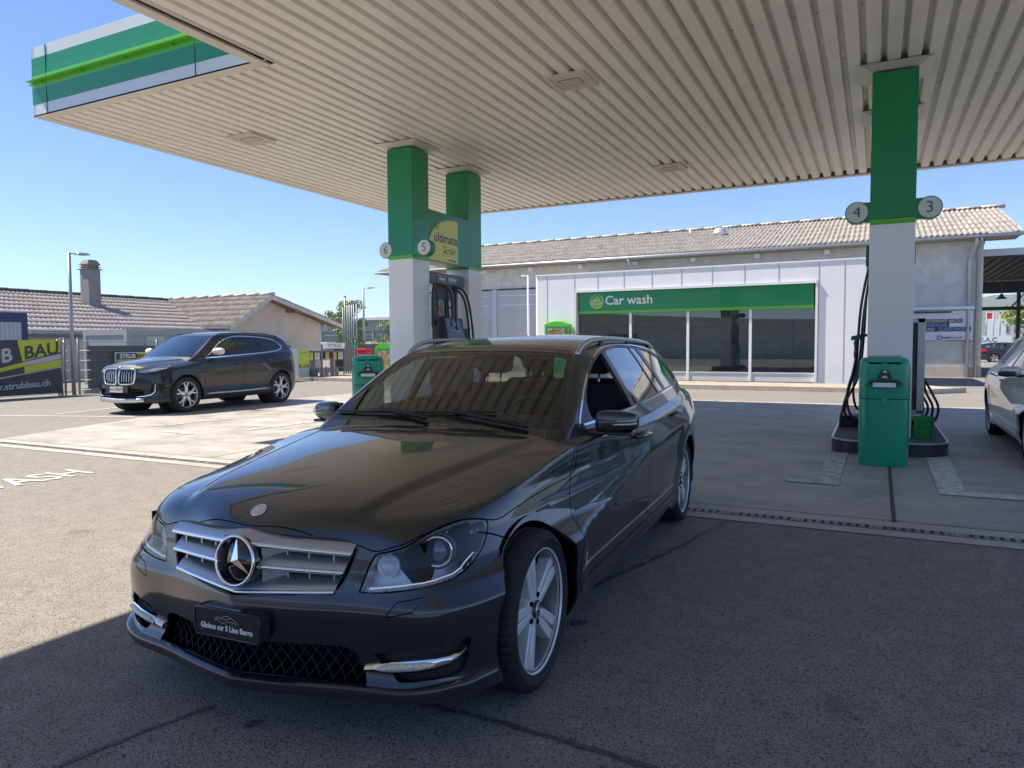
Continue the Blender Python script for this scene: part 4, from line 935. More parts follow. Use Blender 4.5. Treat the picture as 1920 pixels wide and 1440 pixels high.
g=MB(); g.box(3.0,32.42,.95,3.28,32.5,1.37); g.box(3.02,32.41,.98,3.26,32.42,1.34); g.build('meter_box', mat('meter_cream',(.55,.52,.46),.6), None, 'small cream meter box below the billboard','meter box', bevel=.01)
# --- car wash hall
cw=empty('car_wash_building',(-5.7,25.2,0),0,'white panelled flat roofed car wash hall with wide green sign and glazing','building'); T=Matrix.Translation((5.7,-25.2,0))
g=MB()
X0,X1=-11.73,.40
def wallbox(x0,z0,x1,z1): g.box(x0,25.2,z0,x1,25.45,z1,T)
wallbox(X0+.12,0,-10.02,3.97); wallbox(-1.77,0,X1,3.97); wallbox(-10.02,3.32,-1.77,3.97); g.box(X0,25.32,0,X0+.2,31,3.97,T); g.box(X1-.2,25.45,0,X1,31,3.97,T)
g.lathe([(.12,0),(.12,3.97)],10,T@Matrix.Translation((X0+.12,25.32,0)),a0=math.pi,a1=1.5*math.pi); g.box(X0+.2,30.8,0,X1-.2,31,3.97,T); g.build('wall', M_offwhite, cw)
g=MB(); g.box(X0+.1,25.3,3.90,X1,31,3.96,T); g.build('roof', M_zinc, cw)
g=MB(); g.box(X0+.03,25.17,3.955,X1+.02,25.5,4.0,T); g.box(X0-.02,25.3,3.955,X0+.2,31,4.0,T); g.build('parapet_cap', M_offwhite, cw, bevel=.006)
g=MB()
for x in (-11.22,-10.1,-1.68,-.93): g.box(x-.009,25.192,.1,x+.009,25.2,3.95,T)
for x in (-9.18,-8.18,-7.15,-6.1,-5.05,-3.98,-2.9): g.box(x-.009,25.192,3.36,x+.009,25.2,3.95,T)
g.box(-10.1,25.192,3.33,-1.68,25.2,3.345,T); g.build('panel_joints', mat('joint_grey',(.33,.35,.38),.5), cw)
g=MB(); g.box(-10.02,25.12,3.27,-1.72,25.2,3.325,T); g.box(-1.77,25.14,.1,-1.70,25.2,3.325,T); g.box(-10.07,25.14,.1,-10.02,25.2,3.325,T); g.build('opening_frame', M_offwhite, cw)
g=MB(); g.box(-9.96,25.30,2.48+.10,-1.83,25.44,3.27,T); sg=g.build('sign_panel', M_gdark, cw)
g=MB(); g.box(-9.96,25.285,2.48,-1.83,25.44,2.58,T); g.build('sign_light_strip', M_glt, sg)
Mf=T@frame((-9.26,25.295,2.93),(1,0,0),(0,0,1))
g=MB(); g.lathe([(0,.0),(.265,.0),(.265,.006),(.0,.006)],40,Mf); o=g.build('car_logo_disc', M_white, sg)
g=MB(); g.lathe([(0,.006),(.245,.006),(.245,.010),(.0,.010)],40,Mf); g.build('car_logo_field', mat('logo_green',(.17,.46,.05),.4), o)
g=MB()
def ln2(pts,r=.010): g.tube([tuple(Mf@Vector((p[0],p[1],.012))) for p in smooth_path(pts,4)],r,5)
ln2([(-.19,-.07),(-.18,-.02),(-.13,.01),(-.09,.02),(-.04,.075),(.03,.075),(.09,.06),(.12,.01),(.17,-.01),(.19,-.05),(.17,-.09)]); ln2([(-.19,-.07),(-.16,-.09)]); ln2([(-.08,-.09),(.07,-.09)]); ln2([(-.09,.018),(.12,.012)])
for cx in (-.115,.12): ring(g,Mf@Matrix.Translation((cx,-.085,.012)),.036,.010,20,5)
for x,y in ((-.11,.11),(-.05,.13),(.0,.12),(.06,.13),(.11,.11),(-.02,.17),(.05,.18)): g.tube([tuple(Mf@Vector((x-.02,y,.012))),tuple(Mf@Vector((x+.015,y+.012,.012)))],.007,5)
g.build('car_logo_lines', M_white, o)
g=MB(); add_text(g,'Car wash',Mf@Matrix.Translation((1.22,.005,0)),size=.46,ext=.006,bold=.006,sx=1.02); g.build('car_wash_lettering', M_white, sg)
G_shop = glass_mat('shop_glass',(.66,.72,.71),1.6,1.5)
g=MB(); g.box(-10.02,25.36,.06,-1.77,25.44,.33,T); g.box(-10.02,25.34,.33,-1.77,25.44,.37,T); g.build('sill_panel', mat('sill_white',(.62,.63,.64),.5), cw)
edges=[-10.02,-7.98,-5.9,-3.8,-1.77]
for i in range(4):
    g=MB(); g.box(edges[i]+.03,25.395,.37,edges[i+1]-.03,25.405,2.5,T); g.build('shop_window', G_shop, cw)
for x in edges[1:-1]:
    g=MB(); g.box(x-.045,25.33,.06,x+.045,25.44,2.5,T); g.build('mullion', M_offwhite, cw)
g=MB(); g.box(-11.3,30.2,.1,.0,30.3,3.8,T); g.box(-10.02,25.5,.02,-1.77,30,.1,T); g.box(-10.6,25.5,3.8,-1,30,3.85,T); g.build('hall_interior', mat('hall_inside',(.52,.56,.55),.8,noise=.25,nscale=1.2), cw)
g=MB()
for x,w_,h_ in ((-8.9,.5,2.6),(-6.6,.25,1.9),(-4.6,1.0,1.5),(-3.0,.3,2.3)): g.box(x,27.5,.1,x+w_,28.0,h_,T)
g.build('wash_machinery', mat('machine',(.10,.16,.15),.6), cw)
tm=empty('wash_terminal',(-10.7,24.95,0),0,'green arched terminal on the white wall left of the car wash windows','terminal'); T=Matrix.Translation((10.7,-24.95,0))
def arch_pts(x0,x1,z0,z1,rise): return [(x0,z0),(x1,z0),(x1,z1)]+[(x1+(x0-x1)*k/12, z1+rise*(1-(2*k/12-1)**2)) for k in range(1,12)]+[(x0,z1)]
g=MB(); g.prism(arch_pts(-11.2,-10.2,.11,2.10,.12),24.88,25.18,1,T); g.build('terminal_case', M_glt, tm, bevel=.01)
g=MB(); g.box(-11.12,24.865,.3,-10.28,24.88,2.02,T); o=g.build('terminal_frame', M_gdark, tm)
g=MB(); g.box(-11.05,24.855,1.2,-10.35,24.865,1.95,T); o=g.build('terminal_poster', mat('poster_brown',(.30,.20,.10),.5,noise=.8,nscale=6), o)
g=MB()
for k in range(4): g.box(-11.0,24.852,1.82-k*.09,-10.72,24.855,1.85-k*.09,T)
g.build('poster_text', mat('poster_text',(.08,.06,.05),.5), o)
# --- open shed on the right
sh_=empty('open_shed',(8,38,0),0,'dark open sided shed roof at the right edge beyond the rendered building','shed'); T=Matrix.Translation((-8,-38,0))
M_shed=mat('shed_steel',(.05,.05,.052),.6,.2)
g=MB()
for k in range(40):
    x=3.75+k*.35; g.box(x,33.5,4.55+.004*k,x+.2,50,4.62+.004*k,T)
g.box(3.7,33.4,4.62,18,50,4.70,T); g.build('roof_deck', M_shed, sh_)
g=MB(); g.box(3.7,33.3,4.72,18,50.2,4.80,T); g.box(3.66,33.25,4.66,18,33.4,4.92,T); g.build('roof_edge', M_zinc, sh_)
g=MB(); g.box(3.8,44.9,3.02,18,45.1,3.20,T); g.box(3.8,45.0,3.9,18,45.1,4.5,T); 
for k in range(10):
    x=6.2+k*1.2; g.tube([(x,45,3.2),(x+.6,45,3.9),(x+1.2,45,3.2)],.04,5,M=T)
g.build('girder', M_shed, sh_)
for x,y in ((6.5,45),(12,45),(12,34.0)):
    g=MB(); g.box(x-.08,y-.08,0,x+.08,y+.08,4.5,T); g.build('post', M_shed, sh_)
g=MB(); g.lathe([(.02,3.65),(.06,3.62),(.12,3.50),(.24,3.40)],18,T@Matrix.Translation((5.25,41,0))); g.tube([(5.25,41,3.6),(5.25,41,4.6)],.012,5,M=T); g.build('pendant_lamp', mat('lamp_grey',(.2,.2,.2),.4,.4), sh_)
# --- left side: houses
h2=empty('gabled_house',(-30,28,0),0,'low cream rendered house with wooden eaves and grey corrugated gable roof behind the gas cages','house'); T=Matrix.Translation((30,-28,0))
GX=-28.; ey0,ez0,py,pz,ey1,ez1 = 25.1,2.32,27.9,4.02,33.4,2.62
wall_c=stucco_mat('cream_render',(.68,.62,.53),(.61,.555,.475),1.5,.3,20)
g=MB(); g.prism([(ey0+.35,-1),(ey1-1.1,-1),(ey1-1.1,ez1+.12),(py,pz-.16),(ey0+.35,ez0+.05)],-46,GX-.75,0,T); g.build('wall', wall_c, h2)
g=MB(); corr_roof(g,(-46,ey0,ez0),(GX,ey0,ez0),(0,py-ey0,pz-ez0),.19,.024,6,.0015); corr_roof(g,(GX,ey1,ez1),(-46,ey1,ez1),(0,py-ey1,pz-ez1),.19,.026,4,.014); ro=g.build('roof', M_roofL, h2); ro.data.transform(Matrix.Translation((30,-28,0)))
g=MB()
for k in range(19): g.tube([(-46+k*.95,py,pz+.06),(-46+k*.95+1,py,pz+.075)],.08,7,M=T)
g.build('ridge_caps', MATS['ridge_cement'], ro)
g=MB(); g.prism([(ey0,ez0+.0),(py,pz+.0),(ey1,ez1+.0),(ey1,ez1-.22),(py,pz-.24),(ey0,ez0-.20)],GX-.05,GX,0,T); g.build('bargeboard', mat('weathered_white',(.55,.54,.52),.7,noise=.2,nscale=5), ro)
g=MB(); g.prism([(ey0+.1,ez0-.10),(py,pz-.14),(ey1-.1,ez1-.12),(ey1-.1,ez1-.16),(py,pz-.19),(ey0+.1,ez0-.14)],GX-.76,GX-.05,0,T); g.box(GX-.8,29.6,3.18,GX-.06,30.6,3.42,T); g.build('eave_boards', M_wood, ro)
g=MB(); g.tube([(-46,ey0-.05,ez0-.05),(GX-.03,ey0-.05,ez0-.05)],.06,8,M=T); g.build('gutter', M_zinc, ro)
h1=empty('long_low_house',(-36,15,0),0,'long low house with pale corrugated roof and tall chimney on the far left','house'); T=Matrix.Translation((36,-15,0))
EX,EZ,RX,RZ=-28.6,1.92,-36.,3.98
g=MB(); g.box(-42,0,-1,EX-.5,24.6,EZ-.05,T); g.build('wall', wall_c, h1)
g=MB(); corr_roof(g,(EX,27.6,EZ),(EX,-4,EZ),(RX-EX,0,RZ-EZ),.20,.022,10,.0015); ro=g.build('roof', mat('roof_pale',(.40,.36,.325),.85,col2=(.24,.21,.185),nscale=2.4,detail=11,bump=.3,bscale=25), h1); ro.data.transform(Matrix.Translation((36,-15,0)))
g=MB()
for k in range(36): g.tube([(RX,-4+k*.9,RZ+.07),(RX,-4+k*.9+.93,RZ+.085)],.08,7,M=T)
g.build('ridge_caps', mat('ridge_dark',(.10,.095,.09),.8), ro)
g=MB(); g.tube([(EX+.05,-4,EZ-.06),(EX+.05,27,EZ-.06)],.07,8,M=T); g.box(EX-.2,-4,EZ-.22,EX-.1,27,EZ-.02,T); g.build('gutter', mat('zinc_dark',(.20,.20,.21),.5,.4), ro)
g=MB(); cx,cy=-34.0,22.1
g.box(cx-.34,cy-.30,3.0,cx+.30,cy+.30,5.10,T); g.build('chimney', stucco_mat('chimney_render',(.33,.31,.28),(.25,.235,.215),3,.2,20), ro)
g=MB(); g.box(cx-.42,cy-.38,5.09,cx+.38,cy+.38,5.13,T); g.box(cx-.30,cy-.26,5.13,cx+.26,cy+.26,5.36,T); g.box(cx-.36,cy-.32,5.20,cx+.32,cy+.32,5.24,T); g.box(cx-.36,cy-.32,5.32,cx+.32,cy+.32,5.36,T)
g.add([(cx-.36,cy-.32,5.36),(cx+.32,cy-.32,5.36),(cx+.32,cy+.32,5.36),(cx-.36,cy+.32,5.36),(cx-.24,cy-.2,5.56),(cx+.2,cy-.2,5.56),(cx+.2,cy+.2,5.56),(cx-.24,cy+.2,5.56)],[(0,1,5,4),(1,2,6,5),(2,3,7,6),(3,0,4,7),(4,5,6,7)],T)
g.build('chimney_cap', mat('chimney_cap',(.22,.19,.165),.8), ro)
# --- site cabins and container
def cabin(name,x0,y0,x1,y1,z1,lab,cf,cw_,blue=False):
    r=empty(name,((x0+x1)/2,(y0+y1)/2,0),0,lab,'site cabin' if not blue else 'container'); T=Matrix.Translation((-(x0+x1)/2,-(y0+y1)/2,0)); f=.16
    g=MB(); g.box(x0+.03,y0+.03,-.2,x1-.03,y1-.03,z1-.1,T)
    y=y0+f
    while y<y1-f: g.box(x1-.03,y,.0,x1-.012,y+.05,z1-f,T); y+=.12
    g.build('wall_panels', cw_, r)
    g=MB()
    for yy in (y0,y1-f): g.box(x1-f,yy,-.2,x1,yy+f,z1,T); g.box(x0,yy,-.2,x0+f,yy+f,z1,T)
    g.box(x1-f,y0+f,z1-(.28 if blue else .20),x1,y1-f,z1,T); g.box(x0+f,y0,z1-.2,x1-f,y0+f,z1,T); g.box(x0+f,y1-f,z1-.2,x1-f,y1,z1,T); g.box(x0+f,y0+f,z1-.05,x1-f,y1-f,z1-.02,T); g.build('corner_frame', cf, r)
    return r,T
cabin('office_container',-25.4,6.5,-23,12.93,2.38,'blue framed white container at the far left edge behind the banner',mat('container_blue',(.012,.028,.12),.4),mat('container_white',(.55,.58,.58),.5),True)
c1,T1c=cabin('site_cabin',-25.4,16.15,-23,17.75,1.96,'pale grey site cabin with small window behind the mesh fence',mat('cabin_grey',(.36,.40,.39),.5),mat('cabin_wall',(.36,.41,.42),.5))
g=MB(); g.box(-23.03,16.9,1.30,-22.98,17.6,1.72,T1c); o=g.build('cabin_window', mat('shutter_grey',(.52,.56,.58),.5), c1)
cabin('site_cabin',-25.6,17.85,-23.2,21.6,1.98,'longer grey site cabin behind the black suv',MATS['cabin_grey'],mat('cabin_wall2',(.30,.33,.34),.5))
# --- mesh fence
fx=-20.2
fe=empty('mesh_fence',(fx,14.5,0),0,'galvanised mesh fence with round posts and dark screening behind the suv','fence'); T=Matrix.Translation((-fx,-14.5,0)); M_galv=mat('galvanised',(.30,.31,.32),.45,.7)
for y in (12.20,12.30,12.69,15.2,17.7,20.2):
    g=MB(); g.tube([(fx,y,0),(fx,y,1.55)],.032,8,M=T); g.lathe([(.036,1.55),(.034,1.58),(.0,1.60)],10,T@Matrix.Translation((fx,y,0))); g.build('post', M_galv, fe)
g=MB()
for y0_,y1_ in ((12.30,12.69),(12.69,21.1)):
    for z in (.12,.40,.68,.96,1.24): g.tube([(fx,y0_,z),(fx,y1_,z)],.006,4,M=T)
    g.tube([(fx,y0_,1.50),(fx,y1_,1.50)],.018,6,M=T)
    y=y0_
    while y<y1_: g.box(fx-.0022,y-.0022,.08,fx+.0022,y+.0022,1.48,T); y+=.055
g.build('wire_mesh', M_galv, fe)
g=MB(); g.box(fx-.10,13.0,.15,fx-.08,21.1,1.38,T); g.build('screening', mat('screen_fabric',(.085,.088,.095),.8,noise=.25,nscale=5), fe)
g=MB(); g.box(fx-.25,12.9,0,fx-.12,21.2,.16,T); g.build('fence_plinth', M_border, fe)
fb_=empty('mesh_fence',(fx,11,0),0,'galvanised mesh fence carrying the banner on the far left','fence'); T=Matrix.Translation((-fx,-11,0))
for y in (7.2,9.7,12.12):
    g=MB(); g.tube([(fx,y,0),(fx,y,1.56)],.03,8,M=T); g.build('post', M_galv, fb_)
g=MB()
for z in (.05,.35,.65,.95,1.25,1.52): g.tube([(fx,5,z),(fx,12.22,z)],.006,4,M=T)
y=5.
while y<12.22: g.box(fx-.0022,y-.0022,.03,fx+.0022,y+.0022,1.55,T); y+=.06
g.build('wire_mesh', M_galv, fb_)
# banner
bn=empty('fence_banner',(-20.14,10.2,.8),0,'large dark and yellow banner reading strubbau.ch on the left fence','banner'); T=Matrix.Translation((20.14,-10.2,-.8))
Mf=T@frame((-20.15,0,0),(0,1,0),(0,0,1))
M_bdk=mat('banner_slate',(.035,.043,.055),.55); M_byl=mat('banner_yellow',(.56,.55,.02),.55); M_bgr=mat('banner_grey',(.50,.50,.50),.55)
g=MB(); g.box(8.4,.07,-.01,12.16,1.535,0,Mf); g.build('banner_cloth', M_bdk, bn)
g=MB(); g.prism([(11.05,1.53),(12.16,1.535),(12.16,1.21),(11.16,.97)],0,.003,2,Mf); g.prism([(8.4,.52),(10.6,.80),(11.21,.955),(11.21,.84),(10.6,.70),(8.4,.40)],0,.003,2,Mf); g.prism([(11.2,.83),(12.16,1.00),(12.16,.80),(11.2,.66)],0,.003,2,Mf); g.build('yellow_fields', M_byl, bn)
g=MB(); g.prism([(11.20,.955),(12.16,1.16),(12.16,1.01),(11.2,.845)],.0,.004,2,Mf); g.prism([(8.4,.24),(10.6,.555),(12.16,.795),(12.16,.775),(10.6,.525),(8.4,.20)],0,.004,2,Mf); g.prism([(8.4,1.28),(10.8,1.535),(10.6,1.535),(8.4,1.31)],0,.004,2,Mf); g.build('grey_swooshes', M_bgr, bn)
sk=Matrix.Identity(4); sk[1][0]=.16
g=MB(); add_text(g,'STRUB',Mf@Matrix.Translation((10.19,1.02,.005))@sk,size=.50,ext=.001,bold=.014,sx=.98,align='CENTER'); g.build('banner_grey_word', M_bgr, bn)
g=MB(); add_text(g,'BAU',Mf@Matrix.Translation((11.66,1.24,.005))@sk,size=.47,ext=.001,bold=.014,sx=1.02); g.build('banner_dark_word', M_bdk, bn)
sk2=Matrix.Identity(4); sk2[1][0]=.05
g=MB(); add_text(g,'www.strubbau.ch',Mf@Matrix.Translation((10.98,.325,.003))@sk2,size=.235,ext=.001,bold=.005,sx=1.06); g.build('banner_web_address', M_bgr, bn)
sb=empty('company_sign',(-20.1,14.4,1.03),0,'small white framed sign reading STRUBBAU AG on the mesh fence','sign'); T=Matrix.Translation((20.1,-14.4,-1.03)); Mf=T@frame((-20.12,14.38,1.03),(0,1,0),(0,0,1))
g=MB(); g.box(-.64,-.15,-.02,.64,.15,0,Mf); g.build('sign_frame', MATS['sticker_white'], sb)
g=MB(); g.box(-.61,-.125,0,0.06,.125,.003,Mf); g.build('dark_half', M_bdk, sb); g=MB(); g.box(.06,-.125,0,.61,.125,.003,Mf); g.box(-.56,-.105,.003,.06,-.065,.005,Mf); g.build('yellow_half', M_byl, sb)
g=MB(); add_text(g,'STRUB',Mf@Matrix.Translation((-.235,.025,.004)),size=.175,ext=.001,bold=.006,sx=1.0); g.build('white_word', MATS['sticker_white'], sb)
g=MB(); add_text(g,'BAU',Mf@Matrix.Translation((.215,.025,.004)),size=.175,ext=.001,bold=.006,sx=1.0); add_text(g,'AG',Mf@Matrix.Translation((.48,.025,.004)),size=.17,ext=.001,sx=1.0); g.build('dark_word', M_trim, sb)
# --- street lamps
def street_lamp(x,y,h,lab,arm=.55,r=.045,az=90,white=False):
    e=empty('street_lamp',(x,y,0),R(az),lab,'street lamp','street lamps with flat heads'); m=M_offwhite if white else mat('lamp_post_zinc',(.36,.38,.39),.45,.5)
    g=MB(); g.tube([(0,0,0),(0,0,h*.5),(0,0,h)],[r*1.25,r*1.05,r*.9],10); g.build('pole', m, e)
    g=MB(); g.tube([(0,0,h-.02),(arm*.45,0,h-.01)],.02,6); g.prism([(arm*.35,h-.035),(arm*.45,h+.03),(arm*.9,h+.035),(arm+.05,h-.01),(arm*.8,h-.04)],-.07,.07,1); g.build('lamp_head', m, e, bevel=.01)
street_lamp(-20.05,12.44,3.96,'tall grey street lamp standing before the mesh fence near the banner')
street_lamp(-25.36,32.0,4.54,'grey street lamp beside the vent pipes, seen far off',.75,.06,0)
street_lamp(-13.84,29.0,4.42,'white street lamp at the left corner of the car wash hall',.30,.045,180,True)
# --- gas cages, signs
M_cage=mat('cage_grey',(.22,.23,.24),.5,.5)
def cage(y0,y1,lab,bcol,nb):
    r=empty('gas_bottle_cage',(-20.3,(y0+y1)/2,0),0,lab,'gas cage','gas bottle cages by the fence'); yc=(y0+y1)/2; h=1.13
    g=MB(); w=(y1-y0)/2; t=.018
    for yy in (-w,0,w):
        for xx in (0,-.6): g.box(xx-t,yy-t,0,xx+t,yy+t,h)
    for z in (.06,.42,.78,h-.02):
        for xx in (0,-.6): g.box(xx-t,-w,z-t*.6,xx+t,w,z+t*.6)
        for yy in (-w,w): g.box(-.6,yy-t,z-t*.6,0,yy+t,z+t*.6)
    g.build('cage_frame', M_cage, r)
    g=MB()
    for k in range(int(2*w/.09)): g.box(-.002,-w+k*.09,.06,.002,-w+k*.09+.005,.78)
    g.build('cage_mesh', M_cage, r)
    g=MB(); g.box(-.6,-w,.80,-.55,w,h); g.box(-.6,-w,h,0,w,h+.02); g.build('cage_back', mat('cage_back',(.06,.062,.065),.7), r)
    return r
bottle=[None]
def gas_bottle(x,y,z,m,lab):
    r=empty('gas_bottle',(x,y,z),0,lab,'gas bottle','gas bottles in the cages')
    g=MB(); g.lathe([(.0,.0),(.09,.0),(.10,.02),(.10,.27),(.085,.32),(.05,.35),(.0,.355)],16); g.build('cylinder', m, r); g=MB(); g.lathe([(.05,.35),(.052,.40),(.045,.40)],12); g.build('collar', m, r); return r
cage(21.98,22.82,'left gas bottle cage beside the yellow depot sign','g',3); cage(22.88,24.22,'right wider gas bottle cage under the white VITOGAZ sign','g',6)
M_gbl=mat('bottle_blue',(.10,.16,.16),.4); M_gwh=mat('bottle_white',(.42,.43,.43),.4)
for k,(y,z,m) in enumerate([(22.12,.08,M_gbl),(22.40,.08,M_gbl),(22.66,.08,M_gbl),(22.2,.44,M_gwh),(22.6,.44,M_gwh),(23.05,.08,M_gwh),(23.32,.08,M_gwh),(23.66,.08,M_gwh),(23.95,.08,M_gwh),(23.7,.44,M_gwh)]):
    gas_bottle(-20.48,y,z,m, ('blue grey gas bottle on the floor of the left cage' if z<.2 else 'pale gas bottle on the middle shelf of the left cage') if k<5 else ('pale gas bottle on the floor of the right cage' if z<.2 else 'pale gas bottle alone on the middle shelf of the right cage'))
M_nyl=mat('notice_yellow',(.62,.50,.10),.5); M_npk=mat('notice_white',(.62,.60,.62),.5)
for y,w,m,lab in ((22.15,.28,M_byl,'yellow notice on the left gas cage'),(22.55,.28,M_npk,'white notice with red mark on the left gas cage'),(23.14,.20,M_nyl,'small yellow notice on the right gas cage'),(23.62,.18,M_nyl,'narrow cream notice on the right gas cage'),(23.97,.28,M_npk,'white notice at the right end of the right gas cage')):
    e=empty('notice',(-20.26,y,.95),0,lab,'notice','notices on the gas cages'); g=MB(); g.box(0,-w/2,-.16,.006,w/2,.13); g.build('notice_board', m, e)
    g=MB()
    for k in range(3): g.box(.006,-w*.32,.08-k*.07,.008,w*.30,.105-k*.07)
    g.build('notice_print', mat('print_grey',(.12,.12,.13),.6), e)
vs_=empty('gas_supplier_sign',(-20.25,23.56,1.36),0,'white sign reading VITOGAZ above the right gas cage','sign'); Mf=frame((.02,0,0),(0,1,0),(0,0,1))
g=MB(); g.box(-.66,-.115,-.03,.66,.115,0,Mf); g.build('sign_board', M_offwhite, vs_); g=MB(); add_text(g,'VITOGAZ',Mf@Matrix.Translation((.02,0,0)),size=.20,ext=.002,bold=.003); g.build('sign_word', mat('vito_green',(.04,.13,.09),.5), vs_)
ds_=empty('depot_sign',(-20.2,21.68,.6),0,'yellow green sign with DEPOT band on a white stand left of the gas cages','sign'); Mf=frame((.02,0,0),(0,1,0),(0,0,1))
g=MB(); g.box(-.30,-.58,-.30,.30,.62,-.004,Mf); g.build('stand', mat('stand_blue',(.36,.42,.46),.5), ds_); g=MB(); g.box(-.27,-.08,-.004,.27,.60,.002,Mf); g.build('sign_face', mat('depot_green',(.42,.56,.03),.5), ds_)
g=MB(); g.box(-.27,-.10,.002,.27,.02,.004,Mf); g.build('dark_band', mat('depot_band',(.02,.07,.04),.5), ds_); g=MB(); add_text(g,'DEPOT',Mf@Matrix.Translation((0,-.04,.004)),size=.13,ext=.001,bold=.004); g.build('depot_word', M_byl, ds_); g=MB(); add_text(g,'VITOGAZ',Mf@Matrix.Translation((0,.48,.002)),size=.09,ext=.001,bold=.002); g.build('supplier_word', mat('vito_green',(.04,.13,.09)), ds_)
# vent pipes
vp=[(-23.46,3.30,.035),(-23.33,3.78,.04),(-23.19,3.40,.035),(-23.06,3.43,.035),(-22.92,3.43,.035),(-22.79,3.45,.035),(-22.62,3.45,.035)]
vpl=['shorter leftmost grey vent pipe of the row','tallest dark topped vent pipe, second of the row']+['thin grey vent pipe in the middle of the row']*4+['rightmost grey vent pipe of the row, set slightly apart']
for (x,h,r_),lab in zip(vp,vpl):
    e=empty('vent_pipe',(x,28,0),0,lab,'vent pipe','vent pipes behind the gas cages'); g=MB(); g.tube([(0,0,0),(0,0,h)],r_,8); g.build('pipe', mat('pipe_grey',(.26,.29,.31),.5,.4), e); g=MB(); g.lathe([(r_,h-.06),(r_+.02,h-.02),(r_+.01,h+.03),(0,h+.04)],10); g.build('pipe_cap', MATS['zinc_dark'], e)
g=MB(); gse=empty('filling_point_sign',(-22.0,27.0,1.5),0,'small green and black safety sign below the vent pipes','sign'); g.box(-.2,-.02,-.14,.2,.02,.14); g.build('plate', M_gdark, gse); g=MB(); g.box(-.2,-.025,.02,.2,-.02,.14); g.build('black_half', M_trim, gse)
g=MB(); g.disc((.1,-.03,.08),.05,'y',16,.008); g.prism([(-.15,.03),(-.05,.03),(-.10,.12)],-.03,-.024,1); g.build('symbols', MATS['notice_white'], gse); g=MB(); g.tube([(0,.03,-1.5),(0,.03,.1)],.02,6); g.build('sign_post', M_galv, gse)
wf=empty('board_fence',(-24,31,0),0,'dark vertical board fence behind the left bin','fence'); T=Matrix.Translation((24,-31,0)); g=MB(); x=-26.6; random.seed(3)
while x<-21.9: g.box(x,31,0,x+.135,31.03,1.44+random.uniform(-.02,.02),T); x+=.15
g.build('boards', mat('dark_boards',(.075,.06,.05),.8,noise=.3,nscale=5), wf); g=MB()
for z in (.3,1.1): g.box(-26.6,31.03,z,-21.8,31.07,z+.08,T)
g.build('rails', MATS['dark_boards'], wf)
rb=empty('red_box',(-15.85,20.0,0),0,'red box lid seen just above the left bin','box'); g=MB(); g.box(-.19,-.15,.9,.19,.15,1.16); g.box(-.21,-.17,1.16,.21,.17,1.24); g.build('box_case', mat('box_red',(.55,.02,.015),.4), rb, bevel=.02); g=MB(); g.tube([(0,0,0),(0,0,.9)],.04,8); g.build('stand', M_galv, rb)
ks=empty('air_water_kiosk',(-16.35,22.0,0),0,'bright green arched kiosk with brown poster partly hidden by the left column','kiosk'); g=MB(); g.prism(arch_pts(-.48,.48,.0,1.30,.14),-.12,.12,1); g.build('kiosk_case', M_glt, ks, bevel=.01)
g=MB(); g.box(-.40,-.135,.2,.40,-.12,1.22); o=g.build('kiosk_frame', M_gdark, ks); g=MB(); g.box(-.34,-.145,.4,.34,-.135,1.16); g.build('kiosk_poster', MATS['poster_brown'], o)
# --- far office, trees, hills
of=empty('office_block',(-56,70,0),0,'low green grey office block with pale roof edge far behind the vent pipes','building'); T=Matrix.Translation((56,-70,0))
g=MB(); g.box(-72,70.4,0,-46,84,4.5,T); g.build('wall', mat('office_wall',(.16,.22,.21),.6), of); g=MB(); g.box(-72.5,69.6,4.50,-45.5,84.5,4.82,T); g.build('roof_edge', mat('office_white',(.62,.63,.60),.6), of)
g=MB()
for k in range(9): g.box(-72,70.25,3.25+k*.13,-46,70.35,3.33+k*.13,T)
g.build('louvres', mat('louvre',(.42,.48,.46),.5), of)
g=MB(); g.box(-72,69.9,1.65,-46,70.4,1.95,T); g.build('white_band', MATS['office_white'], of)
for k in range(9):
    g=MB(); x=-70+k*2.7; g.box(x,70.28,2.05,x+2.1,70.36,3.15,T); o=g.build('window', mat('office_glass',(.06,.10,.12),.1,coat=.6), of); g=MB(); g.box(x,70.22,2.75,x+2.1,70.28,2.82,T); g.box(x+2.1,70.22,2.0,x+2.2,70.4,3.2,T); g.build('window_frame', MATS['office_white'], o)
def leaf_mat(name,c,c2):
    m=mat(name,c,.6,col2=c2,nscale=.8,detail=3); nt,p=nodes_of(m); p.inputs['Subsurface Weight'].default_value=0; return m
ML=leaf_mat('leaf_light',(.22,.30,.06),(.10,.16,.035)); MD=leaf_mat('leaf_dark',(.09,.14,.045),(.04,.07,.02)); M_bark=mat('bark',(.12,.09,.07),.9)
